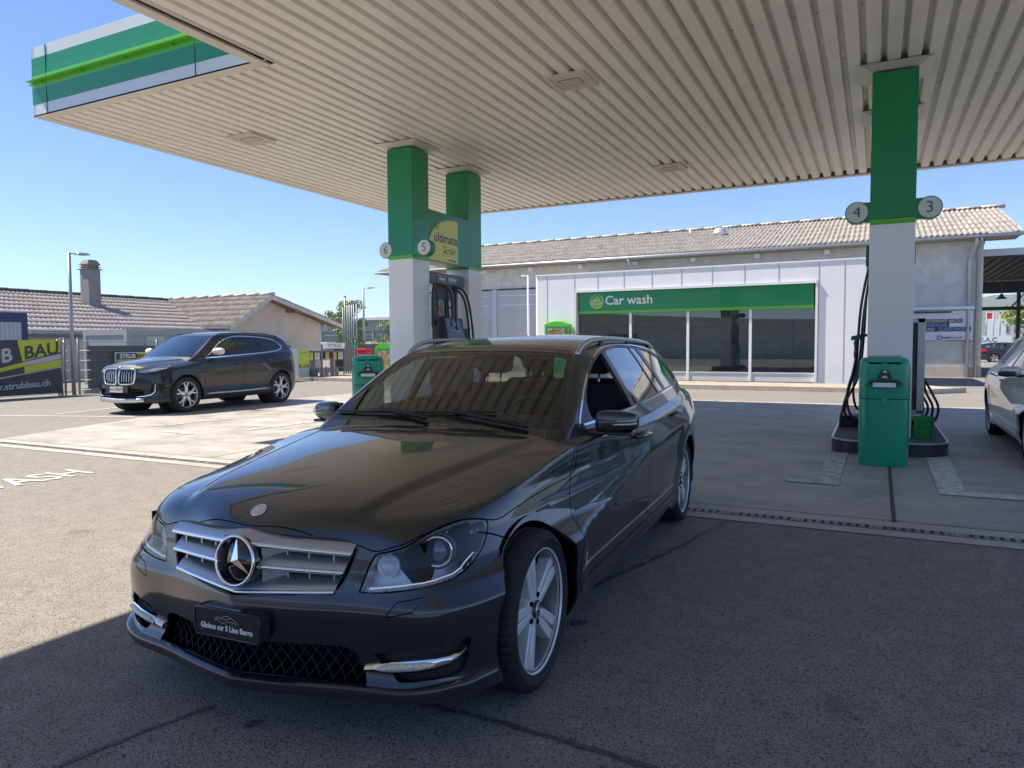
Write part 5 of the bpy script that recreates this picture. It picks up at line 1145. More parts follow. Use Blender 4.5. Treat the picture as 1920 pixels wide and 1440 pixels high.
def tree(x,y,h,w,lab,m,n=2600,seed=1,leaf=.16,trunk=.35,name='tree'):
    random.seed(seed); r=empty(name,(x,y,0),0,lab,'tree' if h>2 else 'shrub'); g=MB(); tips=[]
    g.tube([(0,0,0),(.05*w,0,h*.3),(0,.03*w,h*.6),(.02*w,0,h*.9)],[.035*h,.028*h,.016*h,.004*h],7)
    cl=[]
    for k in range(16):
        z=h*random.uniform(.22,.95); a=random.uniform(0,6.28); q=1-abs(z/h-.5)*1.3; d=w*.5*max(.18,q)*random.uniform(.45,1.0); e=(d*math.cos(a),d*math.sin(a),z+h*.06)
        g.tube([(0,0,z*.82),(e[0]*.5,e[1]*.5,z*.93),e],[.012*h,.008*h,.002*h],5); cl.append((e,w*random.uniform(.14,.26)))
    g.build('trunk', M_bark, r); g=MB(); vs=[];fs=[]
    for i in range(n):
        c,s=random.choice(cl); v=Vector([random.gauss(0,1) for _ in range(3)]); v=v.normalized()*s*random.random()**.45; v.z*=.8; p=Vector(c)+v; a=Vector([random.gauss(0,1) for _ in range(3)]).normalized(); b=a.orthogonal().normalized(); l=leaf*random.uniform(.6,1.4)
        k=len(vs); vs+=[tuple(p-a*l*.5),tuple(p+b*l*.3),tuple(p+a*l*.5),tuple(p-b*l*.3)]; fs.append((k,k+1,k+2,k+3))
    g.add(vs,fs); g.build('crown', m, r); return r
tree(-50.9,62,5.9,4.2,'light green birch like tree with open crown beyond the gabled house',ML,4200,2,.20); tree(-54.5,64,5.2,3.6,'second lighter tree just left of the larger one, half behind the gable',ML,2600,5,.20); tree(-70.0,100,7.0,3.2,'small dark tree top beside the far street lamp',MD,1600,9,.22)
tree(-33.3,45,3.1,2.2,'bright yellow green shrub at the edge of the left column',ML,1800,4,.12,name='shrub')
tree(10.9,62,6.0,5.0,'green tree at the right edge beyond the shed',ML,4500,12,.2)
def hill(name,x0,x1,y,prof,depth,m):
    n=len(prof)-1; vs=[];rows=14; 
    for j in range(rows+1):
        t=j/rows
        for i in range((n)*6+1):
            s=i/(n*6); x=x0+(x1-x0)*s; hh=np.interp(s*n,range(n+1),prof); z=hh*math.sin(t*math.pi/2)+ (math.sin(x*.05+j)*.02+math.sin(x*.13+j*2.1)*.012)*hh; vs.append((x,y+depth*t,z))
    q=n*6+1; g=MB(); g.smooth=True; g.add(vs,[(j*q+i,j*q+i+1,(j+1)*q+i+1,(j+1)*q+i) for j in range(rows) for i in range(q-1)]); return g.build(name,m,kind='structure')
M_for=mat('forest_far',(.10,.125,.10),.95,col2=(.06,.085,.07),nscale=.055,detail=12,bump=1.0,bscale=.12)
hill('wooded_hills',-1400,-300,900,[26,32,40,48,50,54,58,62,56,48],260,M_for); hill('wooded_hills',-60,420,480,[10,26,38,44,52,50,60,66],200,M_for)
hill('wooded_hills',-260,260,-120,[5,7,9,12,9,7,10,13,11,8],-60,M_for)  # unseen row behind the camera, added as a dark skyline for reflections
rbk=empty('reflection_building',(-15,-18,0),0,'pale flat roofed building added out of view for the car wash window reflections','building'); g=MB(); g.box(-15,-6,0,17,0,3.1); g.build('wall', mat('reflection_wall',(.82,.81,.79),.7), rbk); g=MB(); g.box(-15.3,-6.2,3.1,17.3,.6,3.35); g.build('roof_edge', M_offwhite, rbk)  # unseen building behind the camera, added to brighten the car wash glass
g=MB(); g.box(-9,.001,.6,-6,.04,2.4); g.build('reflection_front', mat('office_glass',(.06,.10,.12),.1,coat=.6), rbk)
# right background bits
fl=[]
for k,(x,c) in enumerate(((8.55,(.62,.02,.03)),(9.05,(.60,.60,.62)),(9.55,(.60,.45,.05)))):
    e=empty('pennant_flag',(x,75,0),0,['white pennant with red top, left of three','plain white pennant in the middle of three','white pennant with black, red and gold top, right of three'][k],'flag','pennants behind the sign board'); g=MB(); g.tube([(0,0,0),(0,0,4.2)],.03,6); g.build('pole', M_galv, e)
    g=MB(); g.prism([(.03,1.9),(.45,1.9),(.45,4.0-k*.02),(.03,4.1)],-.01,.01,1); f_=g.build('flag_cloth', M_offwhite, e); g=MB(); g.prism([(.04,3.45),(.40,3.45),(.40,3.95),(.04,3.95)],-.014,-.011,1); g.build('flag_badge', mat('flag%d'%k,c,.6), f_)
    g=MB(); add_text(g,['KIA','EAC','SAC'][k][:1]+'s',frame((.24,-.012,2.7),(0,0,-1),(1,0,0)),size=.34,ext=.001); 
eb=empty('dealer_sign_board',(8.6,70,0),0,'white sign board with blue letters E A C above the far dark car','sign'); g=MB(); g.box(-1.3,-.05,1.25,1.1,.05,1.93); g.build('board', M_offwhite, eb); g=MB(); add_text(g,'E.A.C',frame((-.45,-.052,1.58),(1,0,0),(0,0,1)),size=.52,ext=.004,bold=.01); g.build('board_letters', mat('eac_blue',(.05,.13,.30),.5), eb)
g=MB(); 
for x in (-1.1,.9): g.box(x,-.03,0,x+.08,.03,1.25)
g.build('board_legs', M_galv, eb)
fbld=empty('far_office_building',(16,112,0),0,'pale flat roofed office building far beyond the shed','building'); g=MB(); g.box(-2.3,-2,0,9,8,4.2); g.build('wall', mat('far_wall',(.50,.50,.50),.8), fbld)
for i in range(4):
    for j in range(2): g=MB(); g.box(-1.7+i*1.2,-2.05,1.2+j*1.5,-1.1+i*1.2,-2.0,2.1+j*1.5); g.build('window', MATS['office_glass'], fbld)
g=MB(); g.box(-2.4,-2.1,4.2,9.1,8.1,4.35); g.build('roof_edge', MATS['office_white'], fbld)
def build_wagon():
    S = Wagon()
    root = empty('estate_car', (-1.938,2.391,0), math.atan2(-.99857,.0534), 'dark grey estate car in the foreground, driver window open, black name plate on the bumper', 'car')
    BF, GF = S.B, S.G
    # ---------------- lower body
    sh = Shell(half_grid(BF, -3.15, -.02, .022, 78, 30, .50, body_rows(.87,.50,.165,.86,.0135,40)))
    side = lambda c: (c[:,1]>.45)
    front = lambda c: (c[:,0]>.18)
    arches = [[(math.cos(t)*(.324+.038*max(0,math.cos(t))-.004*max(0,-math.cos(t))), .306+math.sin(t)*.327) for t in [2*math.pi*k/48 for k in range(48)]], circle(-S.WB,.306,.338,48)]
    for a in arches: sh.cut(a, SIDEP, side)
    doorF = smooth_path([(-.345,.27),(-.345,.36),(-.350,.50),(-.395,.62),(-.475,.73),(-.560,.84),(-.60,.90)],3)
    gB = [(-1.625,.29),(-1.615,.50),(-1.60,.70),(-1.585,.93)]
    doorR = smooth_path([(-2.36,.29),(-2.375,.42),(-2.42,.56),(-2.50,.68),(-2.575,.78),(-2.63,.93)],3)
    sillg = [(-.345,.300),(-1.2,.298),(-2.36,.305)]
    fbg = smooth_path([(.30,.660),(.243,.645),(.19,.624),(.137,.603),(.067,.572),(.02,.555)],3)
    rbg = [(-3.10,.58),(-3.4,.63),(-3.68,.66),(-4.2,.67)]
    tgg = [(-3.76,.68),(-3.74,.80),(-3.72,.94)]
    gaps_side = [(strip(doorF,.006),side),(strip(gB,.006),side),(strip(doorR,.006),side),(strip(sillg,.005),side),(strip(fbg,.006),lambda c:(c[:,1]>.45)&(c[:,0]>0)),(strip(rbg,.006),lambda c:(c[:,0]<-3)&(c[:,1]>0.3))]
    for p,m in gaps_side: sh.cut(p, SIDEP, m)
    hood_e = smooth_path([(.626,0),(.621,.08),(.610,.196),(.589,.30),(.572,.375),(.566,.415),(.560,.467),(.547,.511),(.523,.559),(.468,.607),(.400,.641),(.327,.673),(.257,.702),(.165,.727),(.03,.741),(-.12,.752),(-.30,.765),(-.475,.777),(-.585,.772),(-.62,.72)],4)
    hood_back = smooth_path([(-.62,.72),(-.612,.60),(-.585,.40),(-.565,.2),(-.56,0)],4)
    topm = lambda c: (c[:,2]>.55)&(c[:,0]>-.8)
    hs = vstrip(hood_e,.0042,BF); sh.cut(hs, TOPP, topm); sh.cut(hood_back, TOPP, topm, closed=False)
    hood_poly = hood_e+hood_back[1:]
    a = R(40); DIAG = ((-math.sin(a),math.cos(a),0),(0,0,1))
    lamp3 = [(.599,.431,.508),(.583,.445,.559),(.563,.469,.622),(.549,.511,.636),(.525,.559,.652),(.468,.606,.684),(.400,.640,.702),(.327,.672,.708),(.257,.701,.697),(.229,.714,.682),(.249,.722,.646),(.287,.725,.612),(.336,.723,.584),(.399,.718,.562),(.463,.699,.546),(.512,.665,.537),(.565,.582,.523),(.586,.505,.512)]
    lamp = [(-math.sin(a)*p[0]+math.cos(a)*p[1], p[2]) for p in lamp3]
    lamp = smooth_path(lamp+[lamp[0]],3)[:-1]
    lm = lambda c: (c[:,0]>.2)&(c[:,1]>.35)&(c[:,2]>.45)
    sh.cut(lamp, DIAG, lm); lampgap = strip(lamp+[lamp[0]], .0048); sh.cut(lampgap, DIAG, lm)
    grille = [(0,.683),(.196,.676),(.375,.664),(.400,.655),(.410,.640),(.404,.605),(.378,.535),(.362,.512),(.345,.502),(.30,.496),(0,.470),(-.01,.470),(-.01,.683)]
    sh.cut(grille, FRONTP, front)
    intake = [(-.01,.212),(0,.212),(.30,.208),(.455,.206),(.462,.216),(.425,.308),(.41,.322),(.38,.330),(-.01,.330)]
    sh.cut(intake, FRONTP, front)
    inS = smooth_path([(.484,.312),(.593,.346),(.689,.366),(.759,.369),(.764,.346),(.759,.305),(.747,.262),(.721,.246),(.653,.238),(.571,.229),(.544,.250),(.505,.284),(.484,.312)],2)[:-1]
    sh.cut(inS, FRONTP, front)
    lipg = [(2,2),(2.1,2),(2.1,2.1)]
    wash = strip([(.530,.440),(.562,.487),(.642,.505),(.618,.462),(.530,.440)],.0035); sh.cut(wash, FRONTP, front)
    dg = R(35); DR = ((math.sin(dg),math.cos(dg),0),(0,0,1))
    tl = [(.60+math.sin(dg)*-3.85,.70),(.62+math.sin(dg)*-3.80,.90),(.70+math.sin(dg)*-3.70,.915),(.80+math.sin(dg)*-3.42,.86),(.80+math.sin(dg)*-3.46,.72)]
    rm = lambda c: (c[:,0]<-3.3)&(c[:,1]>.3)
    sh.cut(tl, DR, rm)
    tg = strip([(.60,1.0),(.62,.50),(.0,.48),(-.02,.48)],.007); sh.cut(tg, FRONTP, lambda c:(c[:,0]<-3.6))
    V = sh.cen(); X,Y,Z = V.T
    s2 = V@np.array(SIDEP).T; f2 = V@np.array(FRONTP).T; t2 = V@np.array(TOPP).T; d2 = V@np.array(DIAG).T; r2 = V@np.array(DR).T
    lab = np.array(['body']*len(V),dtype=object)
    lab[(X<=-.345)&(Z<.30)&(Y>.5)&(X>-2.6)] = 'sill'
    df = doorF; 
    lab[inpoly(s2, doorF+[(-1.585,.93),(-1.60,.70),(-1.615,.50),(-1.625,.30),(-.345,.30)][:])&(Y>.5)&(Z>.30)] = 'front_door'
    lab[inpoly(s2, gB+[(-2.63,.93)]+doorR[::-1])&(Y>.5)&(Z>.30)] = 'rear_door'
    lab[(lab=='body')&(X>-.7)&inpoly(s2,[(-.345,.1)]+doorF+[(-.60,1.1),(.45,1.1),(.33,.70)]+fbg+[(.03,.1)])] = 'fender'
    lab[(lab=='body')&(X<-2.0)&(Y>.25)] = 'quarter'
    bmp = [(.03,.1),(.03,.56)]+fbg[::-1]+[(.30,.71),(1,.71),(1,.1)]
    lab[((lab=='body')|(lab=='fender'))&inpoly(s2,bmp)] = 'bumper'
    lab[(X<-3.05)&inpoly(s2,[(-3.0,.1),(-3.0,.57)]+rbg+[(-4.3,.1)])] = 'rear_bumper'
    lab[(X<-3.55)&inpoly(f2,[(-.01,1.1),(.60,1.1),(.62,.50),(-.01,.48)])] = 'tailgate'
    lab[(X>-.7)&(Z>.55)&inpoly(t2,hood_poly)] = 'bonnet'
    lab[(X>-.95)&(Z>.8)&(lab=='body')] = 'cowl'
    lab[lm(V)&inpoly(d2,lamp)] = 'lamp'
    lab[rm(V)&inpoly(r2,tl)] = 'tail_lamp'
    kill = np.zeros(len(V),bool)
    for c in arches: kill |= side(V)&inpoly(s2,c)
    for p,m in gaps_side: kill |= m(V)&inpoly(s2,p)
    kill |= topm(V)&inpoly(t2,hs)&(lab!='lamp')
    for p in (grille,intake,inS,lipg,wash): kill |= front(V)&inpoly(f2,p)
    kill |= (X<-3.6)&inpoly(f2,tg)
    gin = GF(X,Y,Z); kill |= (gin<-.035)&(Z>.80)&(X<-.58)
    kill |= lm(V)&inpoly(d2,lampgap)
    lab[kill] = 'kill'
    def em(name, key, m=M_grey, both=True, **k):
        fi = np.where(lab==key)[0]
        if both: return emit_panel(name, sh, fi, BF, m, root, both=True, **k)
        return [emit_panel(name, sh, fi, BF, m, root, side=sd, **k) for sd in (1,-1)]
    em('bonnet','bonnet'); em('front_bumper','bumper'); em('tailgate','tailgate'); em('rear_bumper','rear_bumper'); em('scuttle','cowl',M_plastic)
    em('fender','fender',both=False); em('sill','sill',both=False); em('rear_quarter','quarter',both=False)
    doors = em('front_door','front_door',both=False)+em('rear_door','rear_door',both=False)
    em('tail_lamp','tail_lamp',M_red,both=False)
    rest = np.where(lab=='body')[0]
    if len(rest): emit_panel('body_shell', sh, rest, BF, M_grey, root, both=True)
    # inner liner so that nothing shows through the gaps
    lin = Shell(half_grid(lambda x,y,z:BF(x,y,z)+.035, -3.15,-.02,.06,26,14,.50,body_rows(.87,.50,.19,.84,.04,10)))
    for c in arches: lin.cut(c, SIDEP, side)
    c = lin.cen(); ok = ~((c[:,2]>.80)&(c[:,0]<-.62)&(c[:,0]>-3.5)&(GF(c[:,0],c[:,1],c[:,2])<.02))
    for a_ in arches: ok &= ~(side(c)&inpoly(c@np.array(SIDEP).T,a_))
    ok &= ~((c[:,0]>.42)&(np.abs(c[:,1])<.80)&(c[:,2]<.72))
    emit_panel('inner_shell', lin, np.where(ok)[0], lambda x,y,z:BF(x,y,z)+.035, M_void, root, both=True, flange=0)
    fb = MB(); fb.box(.30,-.62,.17,.50,.62,.66); fb.box(.25,-.76,.18,.40,.76,.50); fb.build('radiator_core', M_void, root)
    ub = MB(); ub.box(-3.6,-.66,.16,.35,.66,.19)
    for xw in (0,-S.WB):
        for sd in (-1,1):
            ub.lathe([(.348,sd*.50),(.348,sd*.765)], 30, Matrix.Translation((xw,0,.306)), axis=1, a0=-.25, a1=math.pi+.25); 
            ub.prism(circle(xw,.306,.348,24), sd*.50, sd*.505, 1)
    ub.build('underbody', M_void, root)
    # ---------------- headlamps
    for sd in (1,-1):
        fi = np.where(lab=='lamp')[0]
        lens = emit_panel('headlight', sh, fi, BF, G_lens, root, side=sd, flange=.006)
        bk = emit_panel('lamp_housing', sh, fi, lambda x,y,z:BF(x,y,z), M_lampin, lens, side=sd, off=-.060, flange=-.056)
        mb = MB(); my = lambda p: (p[0], p[1]*sd, p[2])
        def fr(p, az, el=0): 
            d = Vector((math.cos(az)*math.cos(el), sd*math.sin(az)*math.cos(el), math.sin(el))); xx = Vector((-math.sin(az), sd*math.cos(az),0)); up = d.cross(xx); return frame(my(p), xx, up if up.z>0 else -up) if False else Matrix.Translation(my(p)) @ d.to_track_quat('Z','Y').to_matrix().to_4x4()
        Mp = fr((.440,.630,.622), R(26), R(5))
        mb.lathe([(.050,-.03),(.052,.004),(.050,.010),(.045,.008),(.041,-.004),(.040,-.02)], 44, Mp); mb.build('projector_ring', M_chrome, lens)
        m2 = MB(); m2.lathe([(.064,-.035),(.062,-.012),(.056,-.008),(.053,-.02)], 40, Mp); m2.build('projector_shroud', M_lampdk, lens)
        pj = MB(); pj.lathe([(.0,.006),(.015,.005),(.026,.0),(.036,-.010),(.041,-.022)], 32, Mp); pj.build('projector_lens', mat('projector_glass',(.10,.13,.17),.04,.2,coat=1.), lens)
        Mq = fr((.535,.500,.583), R(14), R(4)); bw = MB(); bw.lathe([(.0,-.028),(.02,-.024),(.030,-.010),(.035,.0),(.037,.0),(.036,-.02)], 28, Mq); bw.build('indicator_bowl', M_lampin, lens)
        # bright reflector panel outboard of the projector
        q,nn=on_surface(BF,[(.330,.68,.690),(.40,.655,.690),(.30,.712,.640),(.27,.71,.685)],(.5,.85,0),-.030)
        rf=MB(); rf.add([(p[0],p[1]*sd,p[2]) for p in q],[(0,1,2,3)]); rf.build('side_reflector', M_chrome, lens)
        pth,_ = on_surface(BF,[(.591,.46,.520),(.575,.52,.529),(.56,.579,.538),(.53,.63,.546),(.504,.661,.552),(.449,.695,.561),(.41,.705,.571),(.381,.709,.582),(.33,.715,.602)],(.8,.6,0),-.010)
        st = MB(); st.tube([(p[0],p[1]*sd,p[2]) for p in pth], .0022, 6); st.build('light_line', mat('light_guide',(.85,.90,.95),.2,emit=(.8,.9,1,.15)), lens)
        pt2,_ = on_surface(BF,[(.595,.448,.513),(.581,.514,.522),(.563,.581,.531),(.53,.63,.538),(.509,.663,.543),(.455,.698,.553),(.40,.712,.567)],(.8,.6,0),-.018)
        n_=len(pt2); s2_ = MB(); s2_.add([(p[0],p[1]*sd,p[2]-.008) for p in pt2]+[(p[0],p[1]*sd,p[2]+.013) for p in pt2],[(k,k+1,n_+k+1,n_+k) for k in range(n_-1)]); s2_.build('led_strip', mat('led_panel',(.50,.55,.60),.25,.3,noise=.4,nscale=150), lens)
    # ---------------- grille
    gr = MB()
    def louver(yh, zc, zb, xc0, bow=0.):
        """silver panel: front lower edge at height zc (chrome), rear upper edge at zb"""
        n=24; vs=[];ch=[]
        for k in range(n+1):
            y=-yh+2*yh*k/n; t=abs(y)/.40
            xf_=xc0-.062*t-.022*t*t; dz=bow*(1-t)
            for (dx,dzz) in ((0,0),(-.004,.010),(-.014,(zb-zc)*.45),(-.034,(zb-zc)*.8),(-.065,zb-zc)): vs.append((xf_+dx,y,zc+dz+dzz))
            ch.append((xf_+.001,y,zc+dz-.001))
        fs=[(k*5+j,(k+1)*5+j,(k+1)*5+j+1,k*5+j+1) for k in range(n) for j in range(4)]
        return vs,fs,ch
    chs=[]
    for yh,zc,zb,xc0,bow in ((.400,.628,.672,.672,.018),(.378,.568,.612,.682,.006),(.350,.508,.550,.690,-.024)):
        v,f,ch = louver(yh,zc,zb,xc0,bow); gr.smooth=True; gr.add(v,f); chs.append(ch)
    gr.smooth=False
    for sd in (1,-1): # end returns
        gr.add([(.655,sd*.08,.66),(.655,sd*.08,.50),(.60,sd*.155,.52),(.60,sd*.155,.65)],[(0,1,2,3)])
    go = gr.build('grille', M_slat, root)
    cm = MB()
    for ch in chs:
        n=len(ch); vs=[]
        for p in ch:
            for dx,dz in ((.0,.006),(.006,.004),(.008,-.002),(.004,-.008),(-.006,-.008)): vs.append((p[0]+dx,p[1],p[2]+dz))
        cm.smooth=True; cm.add(vs,[(k*5+j,(k+1)*5+j,(k+1)*5+j+1,k*5+j+1) for k in range(n-1) for j in range(4)])
    cm.build('grille_chrome_strip', M_chrome, go)
    fn = MB()
    for z0_,z1_ in ((.60,.63),(.54,.565)):
        for y in (-.33,-.24,-.16,.16,.24,.33): fn.box(.57,y-.003,z0_-.02,.645-.06*abs(y)/.4,y+.003,z1_)
    fn.build('grille_fins', M_satin, go)
    gb = MB(); pts=[(p[0],p[1]) for p in grille if p[0]>=0]; full=pts+[(-p[0],p[1]) for p in pts[::-1]]
    gb.prism(full, .50,.54,0); gb.build('grille_backing', M_void, go)
    # surround of the grille opening
    sr = MB(); loop=[(p[0],p[1]) for p in pts]+[(-p[0],p[1]) for p in pts[::-1]]
    P3,_=on_surface(BF,[(.7,max(min(p[0],.404),-.404)*.995,p[1]) for p in loop],(1,0,0),-.006)
    sr.tube([tuple(p) for p in P3], .006, 6, closed=True); sr.build('grille_surround', M_trim, go)
    Ms = frame((.695,0,.588),(0,1,0),(0,0,1)) @ Matrix.Rotation(R(-7),4,'X')
    Ms = Matrix.Translation((.695,0,.588)) @ Matrix(((0,0,1,0),(1,0,0,0),(0,1,0,0),(0,0,0,1))) @ Matrix.Rotation(R(-8),4,'X')
    em_ = MB(); em_.lathe([(0,-.004),(.077,-.004),(.081,-.03),(.092,-.06)], 48, Ms); eo = em_.build('star_emblem', mat('emblem_black',(.004,.004,.005),.08,coat=1.), go)
    e2 = MB(); ring(e2, Ms, .081, .0055, 56, 10); e2.smooth=False; star_shape(e2, Ms @ Matrix.Translation((0,0,-.002)), .078, .020, .155); e2.build('star', M_chrome, eo)
    # bonnet badge
    q,nn = on_surface(BF,[(.577,0,.8)],(0,0,1),.001); Mb = Matrix.Translation(Vector(q[0])) @ Vector(nn[0]).to_track_quat('Z','X').to_matrix().to_4x4()
    bd = MB(); bd.lathe([(0,.004),(.020,.004),(.027,.002),(.028,-.004)], 32, Mb); b0=bd.build('bonnet_badge', M_satin, root)
    bd2 = MB(); bd2.mi=0; ring(bd2, Mb@Matrix.Translation((0,0,.003)), .0185, .0012, 28, 6); ring(bd2, Mb@Matrix.Translation((0,0,.003)), .027, .0016, 28, 6); bd2.smooth=False
    star_shape(bd2, Mb@Matrix.Translation((0,0,.0035)) @ Matrix.Rotation(R(90),4,'Z'), .0175, .003, .2); bd2.build('badge_star', M_chrome, b0)
    # ---------------- lower intake mesh, side intakes, daytime lights, name plate
    im = MB()
    def xs(y,z,o): 
        return float((S.cf(z)+S.pf(smabs(np.array(y),.004)*(1+S.gz(z))))) - o
    for k in range(-14,15):
        for s_ in (-1,1):
            pts_=[]
            for j in range(7):
                z = .208+.122*j/6; y = k*.041 + s_*.090*j/6 - s_*.045
                if abs(y) < .462-.04*(z-.206)/.12: pts_.append((xs(y,z,.030), y, z))
            if len(pts_)>1: im.tube(pts_, .0015, 5)
    im.build('intake_mesh', mat('mesh_black',(.022,.022,.024),.4,.1), root)
    ib = MB(); ib.prism([(-.50,.19),(.50,.19),(.47,.34),(-.47,.34)], .45,.52,0); ib.build('intake_backing', M_void, root)
    for sd in (1,-1):
        sb = MB(); P4=[]
        n=14
        for i in range(n+1):
            y=.47+.31*i/n
            for z in (.20,.38): P4.append((xs(y,z,.05), y*sd, z))
        sb.add(P4,[(2*i,2*i+2,2*i+3,2*i+1) for i in range(n)]); sbo = sb.build('side_intake', M_plastic, root)
        sm = MB()
        for k in range(0,22):
            for s_ in (-1,1):
                pp=[]
                for j in range(6):
                    z=.215+.15*j/5; y=.44+k*.030+s_*.10*j/5-s_*.05
                    if .50<y<.76: pp.append((xs(y,z,.040), y*sd, z))
                if len(pp)>1: sm.tube(pp,.0022,5)
        sm.build('side_intake_mesh', MATS['mesh_black'], sbo)
        # chrome bar + light
        cb = MB(); path=[(.452,.262,.012),(.48,.266,.014),(.52,.271,.017),(.60,.281,.019),(.68,.293,.017),(.72,.303,.013),(.745,.318,.010),(.760,.340,.008)]
        vs=[]
        for y,z,h in path:
            xo=xs(y,z,-.006)
            for dx,dz in ((-.03,h),(0,h),(.010,0),(0,-h),(-.03,-h)): vs.append((xo+dx,y*sd,z+dz))
        cb.smooth=False; n5=len(path); cb.add(vs,[(i*5+j,(i+1)*5+j,(i+1)*5+j+1,i*5+j+1) for i in range(n5-1) for j in range(4)]+[(0,1,2,3,4)]); cbo = cb.build('drl_chrome_bar', M_chrome, root, auto=60)
        ll = MB(); vs=[]; pl=[(.497,.2685,.006),(.52,.272,.0135),(.56,.2765,.0155),(.60,.282,.0155),(.64,.2875,.0145),(.67,.292,.011),(.685,.295,.004)]
        for y,z,h in pl:
            xo=xs(y,z,-.016)
            for dx,dz in ((-.02,h),(-.002,h*.8),(.006,0),(-.002,-h*.8),(-.02,-h)): vs.append((xo+dx,y*sd,z+dz))
        ll.smooth=True; ll.add(vs,[(i*5+j,(i+1)*5+j,(i+1)*5+j+1,i*5+j+1) for i in range(len(pl)-1) for j in range(4)]); ll.build('daytime_light', M_led, cbo)
    th = np.linspace(-1.12,1.12,61); fp=[]
    for zz in (.204,):
        D=np.array([(math.cos(t),abs(math.sin(t)),0) for t in th]); O=np.zeros((61,3)); O[:,2]=zz; O[:,0]=-.02; Q=shoot(BF,O,D); NN=grad(BF,Q)
    vs=[]
    for k,t in enumerate(th):
        q=Q[k]; n_=NN[k].copy(); n_[2]=0; n_/=np.linalg.norm(n_); rise=.026*sstep(abs(q[1]),.55,.80); w_=1-.55*sstep(abs(q[1]),.70,.86)
        for off,dz in ((-.012,.010),(.004,.006),(.012,.000),(.015,-.010),(.011,-.034),(.004,-.040),(-.03,-.042)):
            p=(q[0]+n_[0]*off*w_, (q[1]+n_[1]*off*w_)*(1 if t>=0 else -1), .204+rise+dz); vs.append(p)
    lb_=MB(); lb_.add(vs,[(k*7+j,(k+1)*7+j,(k+1)*7+j+1,k*7+j+1) for k in range(60) for j in range(6)]); lb_.build('front_lip', M_grey, root, auto=35)
    # paint fin between the intakes
    for sd in (1,-1):
        ft = MB(); vs=[]
        for y,z in ((.462,.20),(.425,.31),(.50,.345),(.505,.262),(.56,.212)): vs.append((xs(y,z,.004),y*sd,z))
    Mpl = frame((.738,0,.386),(0,1,0),(0,0,1))
    pm = MB(); w_,h_=.146,.048
    rc=[(x*(w_-.012)+dx*.012, y*(h_-.012)+dy*.012) for x,y,dx,dy in ((1,-1,0,-1),(1,-1,1,0),(1,1,1,0),(1,1,0,1),(-1,1,0,1),(-1,1,-1,0),(-1,-1,-1,0),(-1,-1,0,-1))]
    pm.prism(rc,-.045,.0,2,Mpl); 
    po = pm.build('name_plate', M_plastic, root, bevel=.003)
    fm = MB(); fm.tube([(Mpl@Vector((p[0]*.97,p[1]*.95,.001))) for p in rc],.0035,6,closed=True); fm.build('plate_rim', M_trim, po)
    tx = MB(); add_text(tx,'Globus car S Line Berro',Mpl@Matrix.Translation((0,-.014,.001)),size=.0262,ext=.0006,bold=.0007,sx=.88)
    def ln(pts): tx.tube([Mpl@Vector((p[0],p[1],.001)) for p in smooth_path(pts,4)], .0006, 4)
    ln([(-.048,.010),(-.050,.016),(-.040,.020),(-.022,.020),(-.010,.026),(.005,.028),(.020,.024),(.040,.016),(.050,.010),(.050,.004)])
    ln([(-.022,.018),(.0,.018),(.018,.022)]); ln([(-.026,.006),(-.018,.003),(-.004,.003)]); ln([(-.004,.012),(.012,.010),(.026,.012)])
    ln([(-.046,.006),(-.044,.012),(-.038,.014),(-.032,.011),(-.031,.005)]); ln([(.024,.002),(.027,.009),(.033,.010),(.039,.007),(.040,.0)])
    tx.build('plate_lettering', M_white, po)
    hp = MB(); hp.box(.690,-.10,.430,.735,.06,.440); hp.build('plate_bracket', M_grey, po, bevel=.004)
    # ---------------- greenhouse
    rows=[]
    for z in np.arange(.86,1.30,.014): rows.append((.76,z))
    for k in range(37): rows.append((.76*(1-k/36),1.30))
    gs = Shell(half_grid(GF, -3.0, -1.45, .022, 84, 24, .93, [(.76,.84)]+rows))
    gside = lambda c:(c[:,1]>.40)
    dlo = smooth_path([(-.80,.912),(-1.0,.920),(-1.5,.937),(-2.2,.962),(-2.9,.985),(-3.35,.998)],3)+smooth_path([(-3.47,1.010),(-3.47,1.04),(-3.36,1.13),(-3.18,1.210),(-2.9,1.264),(-2.5,1.296),(-2.1,1.305),(-1.8,1.297),(-1.55,1.270),(-1.32,1.208),(-1.08,1.103),(-.86,.965),(-.80,.912)],4)[:-1]
    winF = smooth_path([(-.975,.932),(-1.30,.942),(-1.60,.950)],2)+[(-1.60,1.262)]+smooth_path([(-1.55,1.252),(-1.35,1.200),(-1.16,1.122),(-1.03,1.045),(-.98,.99),(-.968,.95)],4)
    winR = [(-1.675,.957),(-2.36,.982),(-2.28,1.288),(-2.0,1.291),(-1.675,1.272)]
    winR2 = [(-2.395,.983),(-2.60,.992),(-2.46,1.283),(-2.315,1.288)]
    winQ = smooth_path([(-2.68,.995),(-3.30,1.013)],2)+smooth_path([(-3.40,1.03),(-3.30,1.115),(-3.14,1.188),(-2.88,1.246),(-2.57,1.276)],3)
    for p in (dlo,winF,winR,winR2,winQ): gs.cut(p, SIDEP, gside)
    wsh = [(-.01,.925),(0,.925),(.30,.922),(.55,.915),(.655,.908),(.665,.925),(.640,.985),(.600,1.075),(.560,1.165),(.530,1.240),(.515,1.253),(.48,1.259),(.30,1.269),(0,1.274),(-.01,1.274)]
    gf = lambda c:(c[:,0]>-1.42)&(c[:,2]>.87)
    gs.cut(wsh, FRONTP, gf)
    frit = [(-.01,.945),(0,.945),(.30,.942),(.56,.936),(.632,.94),(.618,.985),(.580,1.070),(.541,1.160),(.512,1.228),(.48,1.238),(.30,1.249),(.0,1.254),(-.01,1.254)]
    gs.cut(frit, FRONTP, gf)
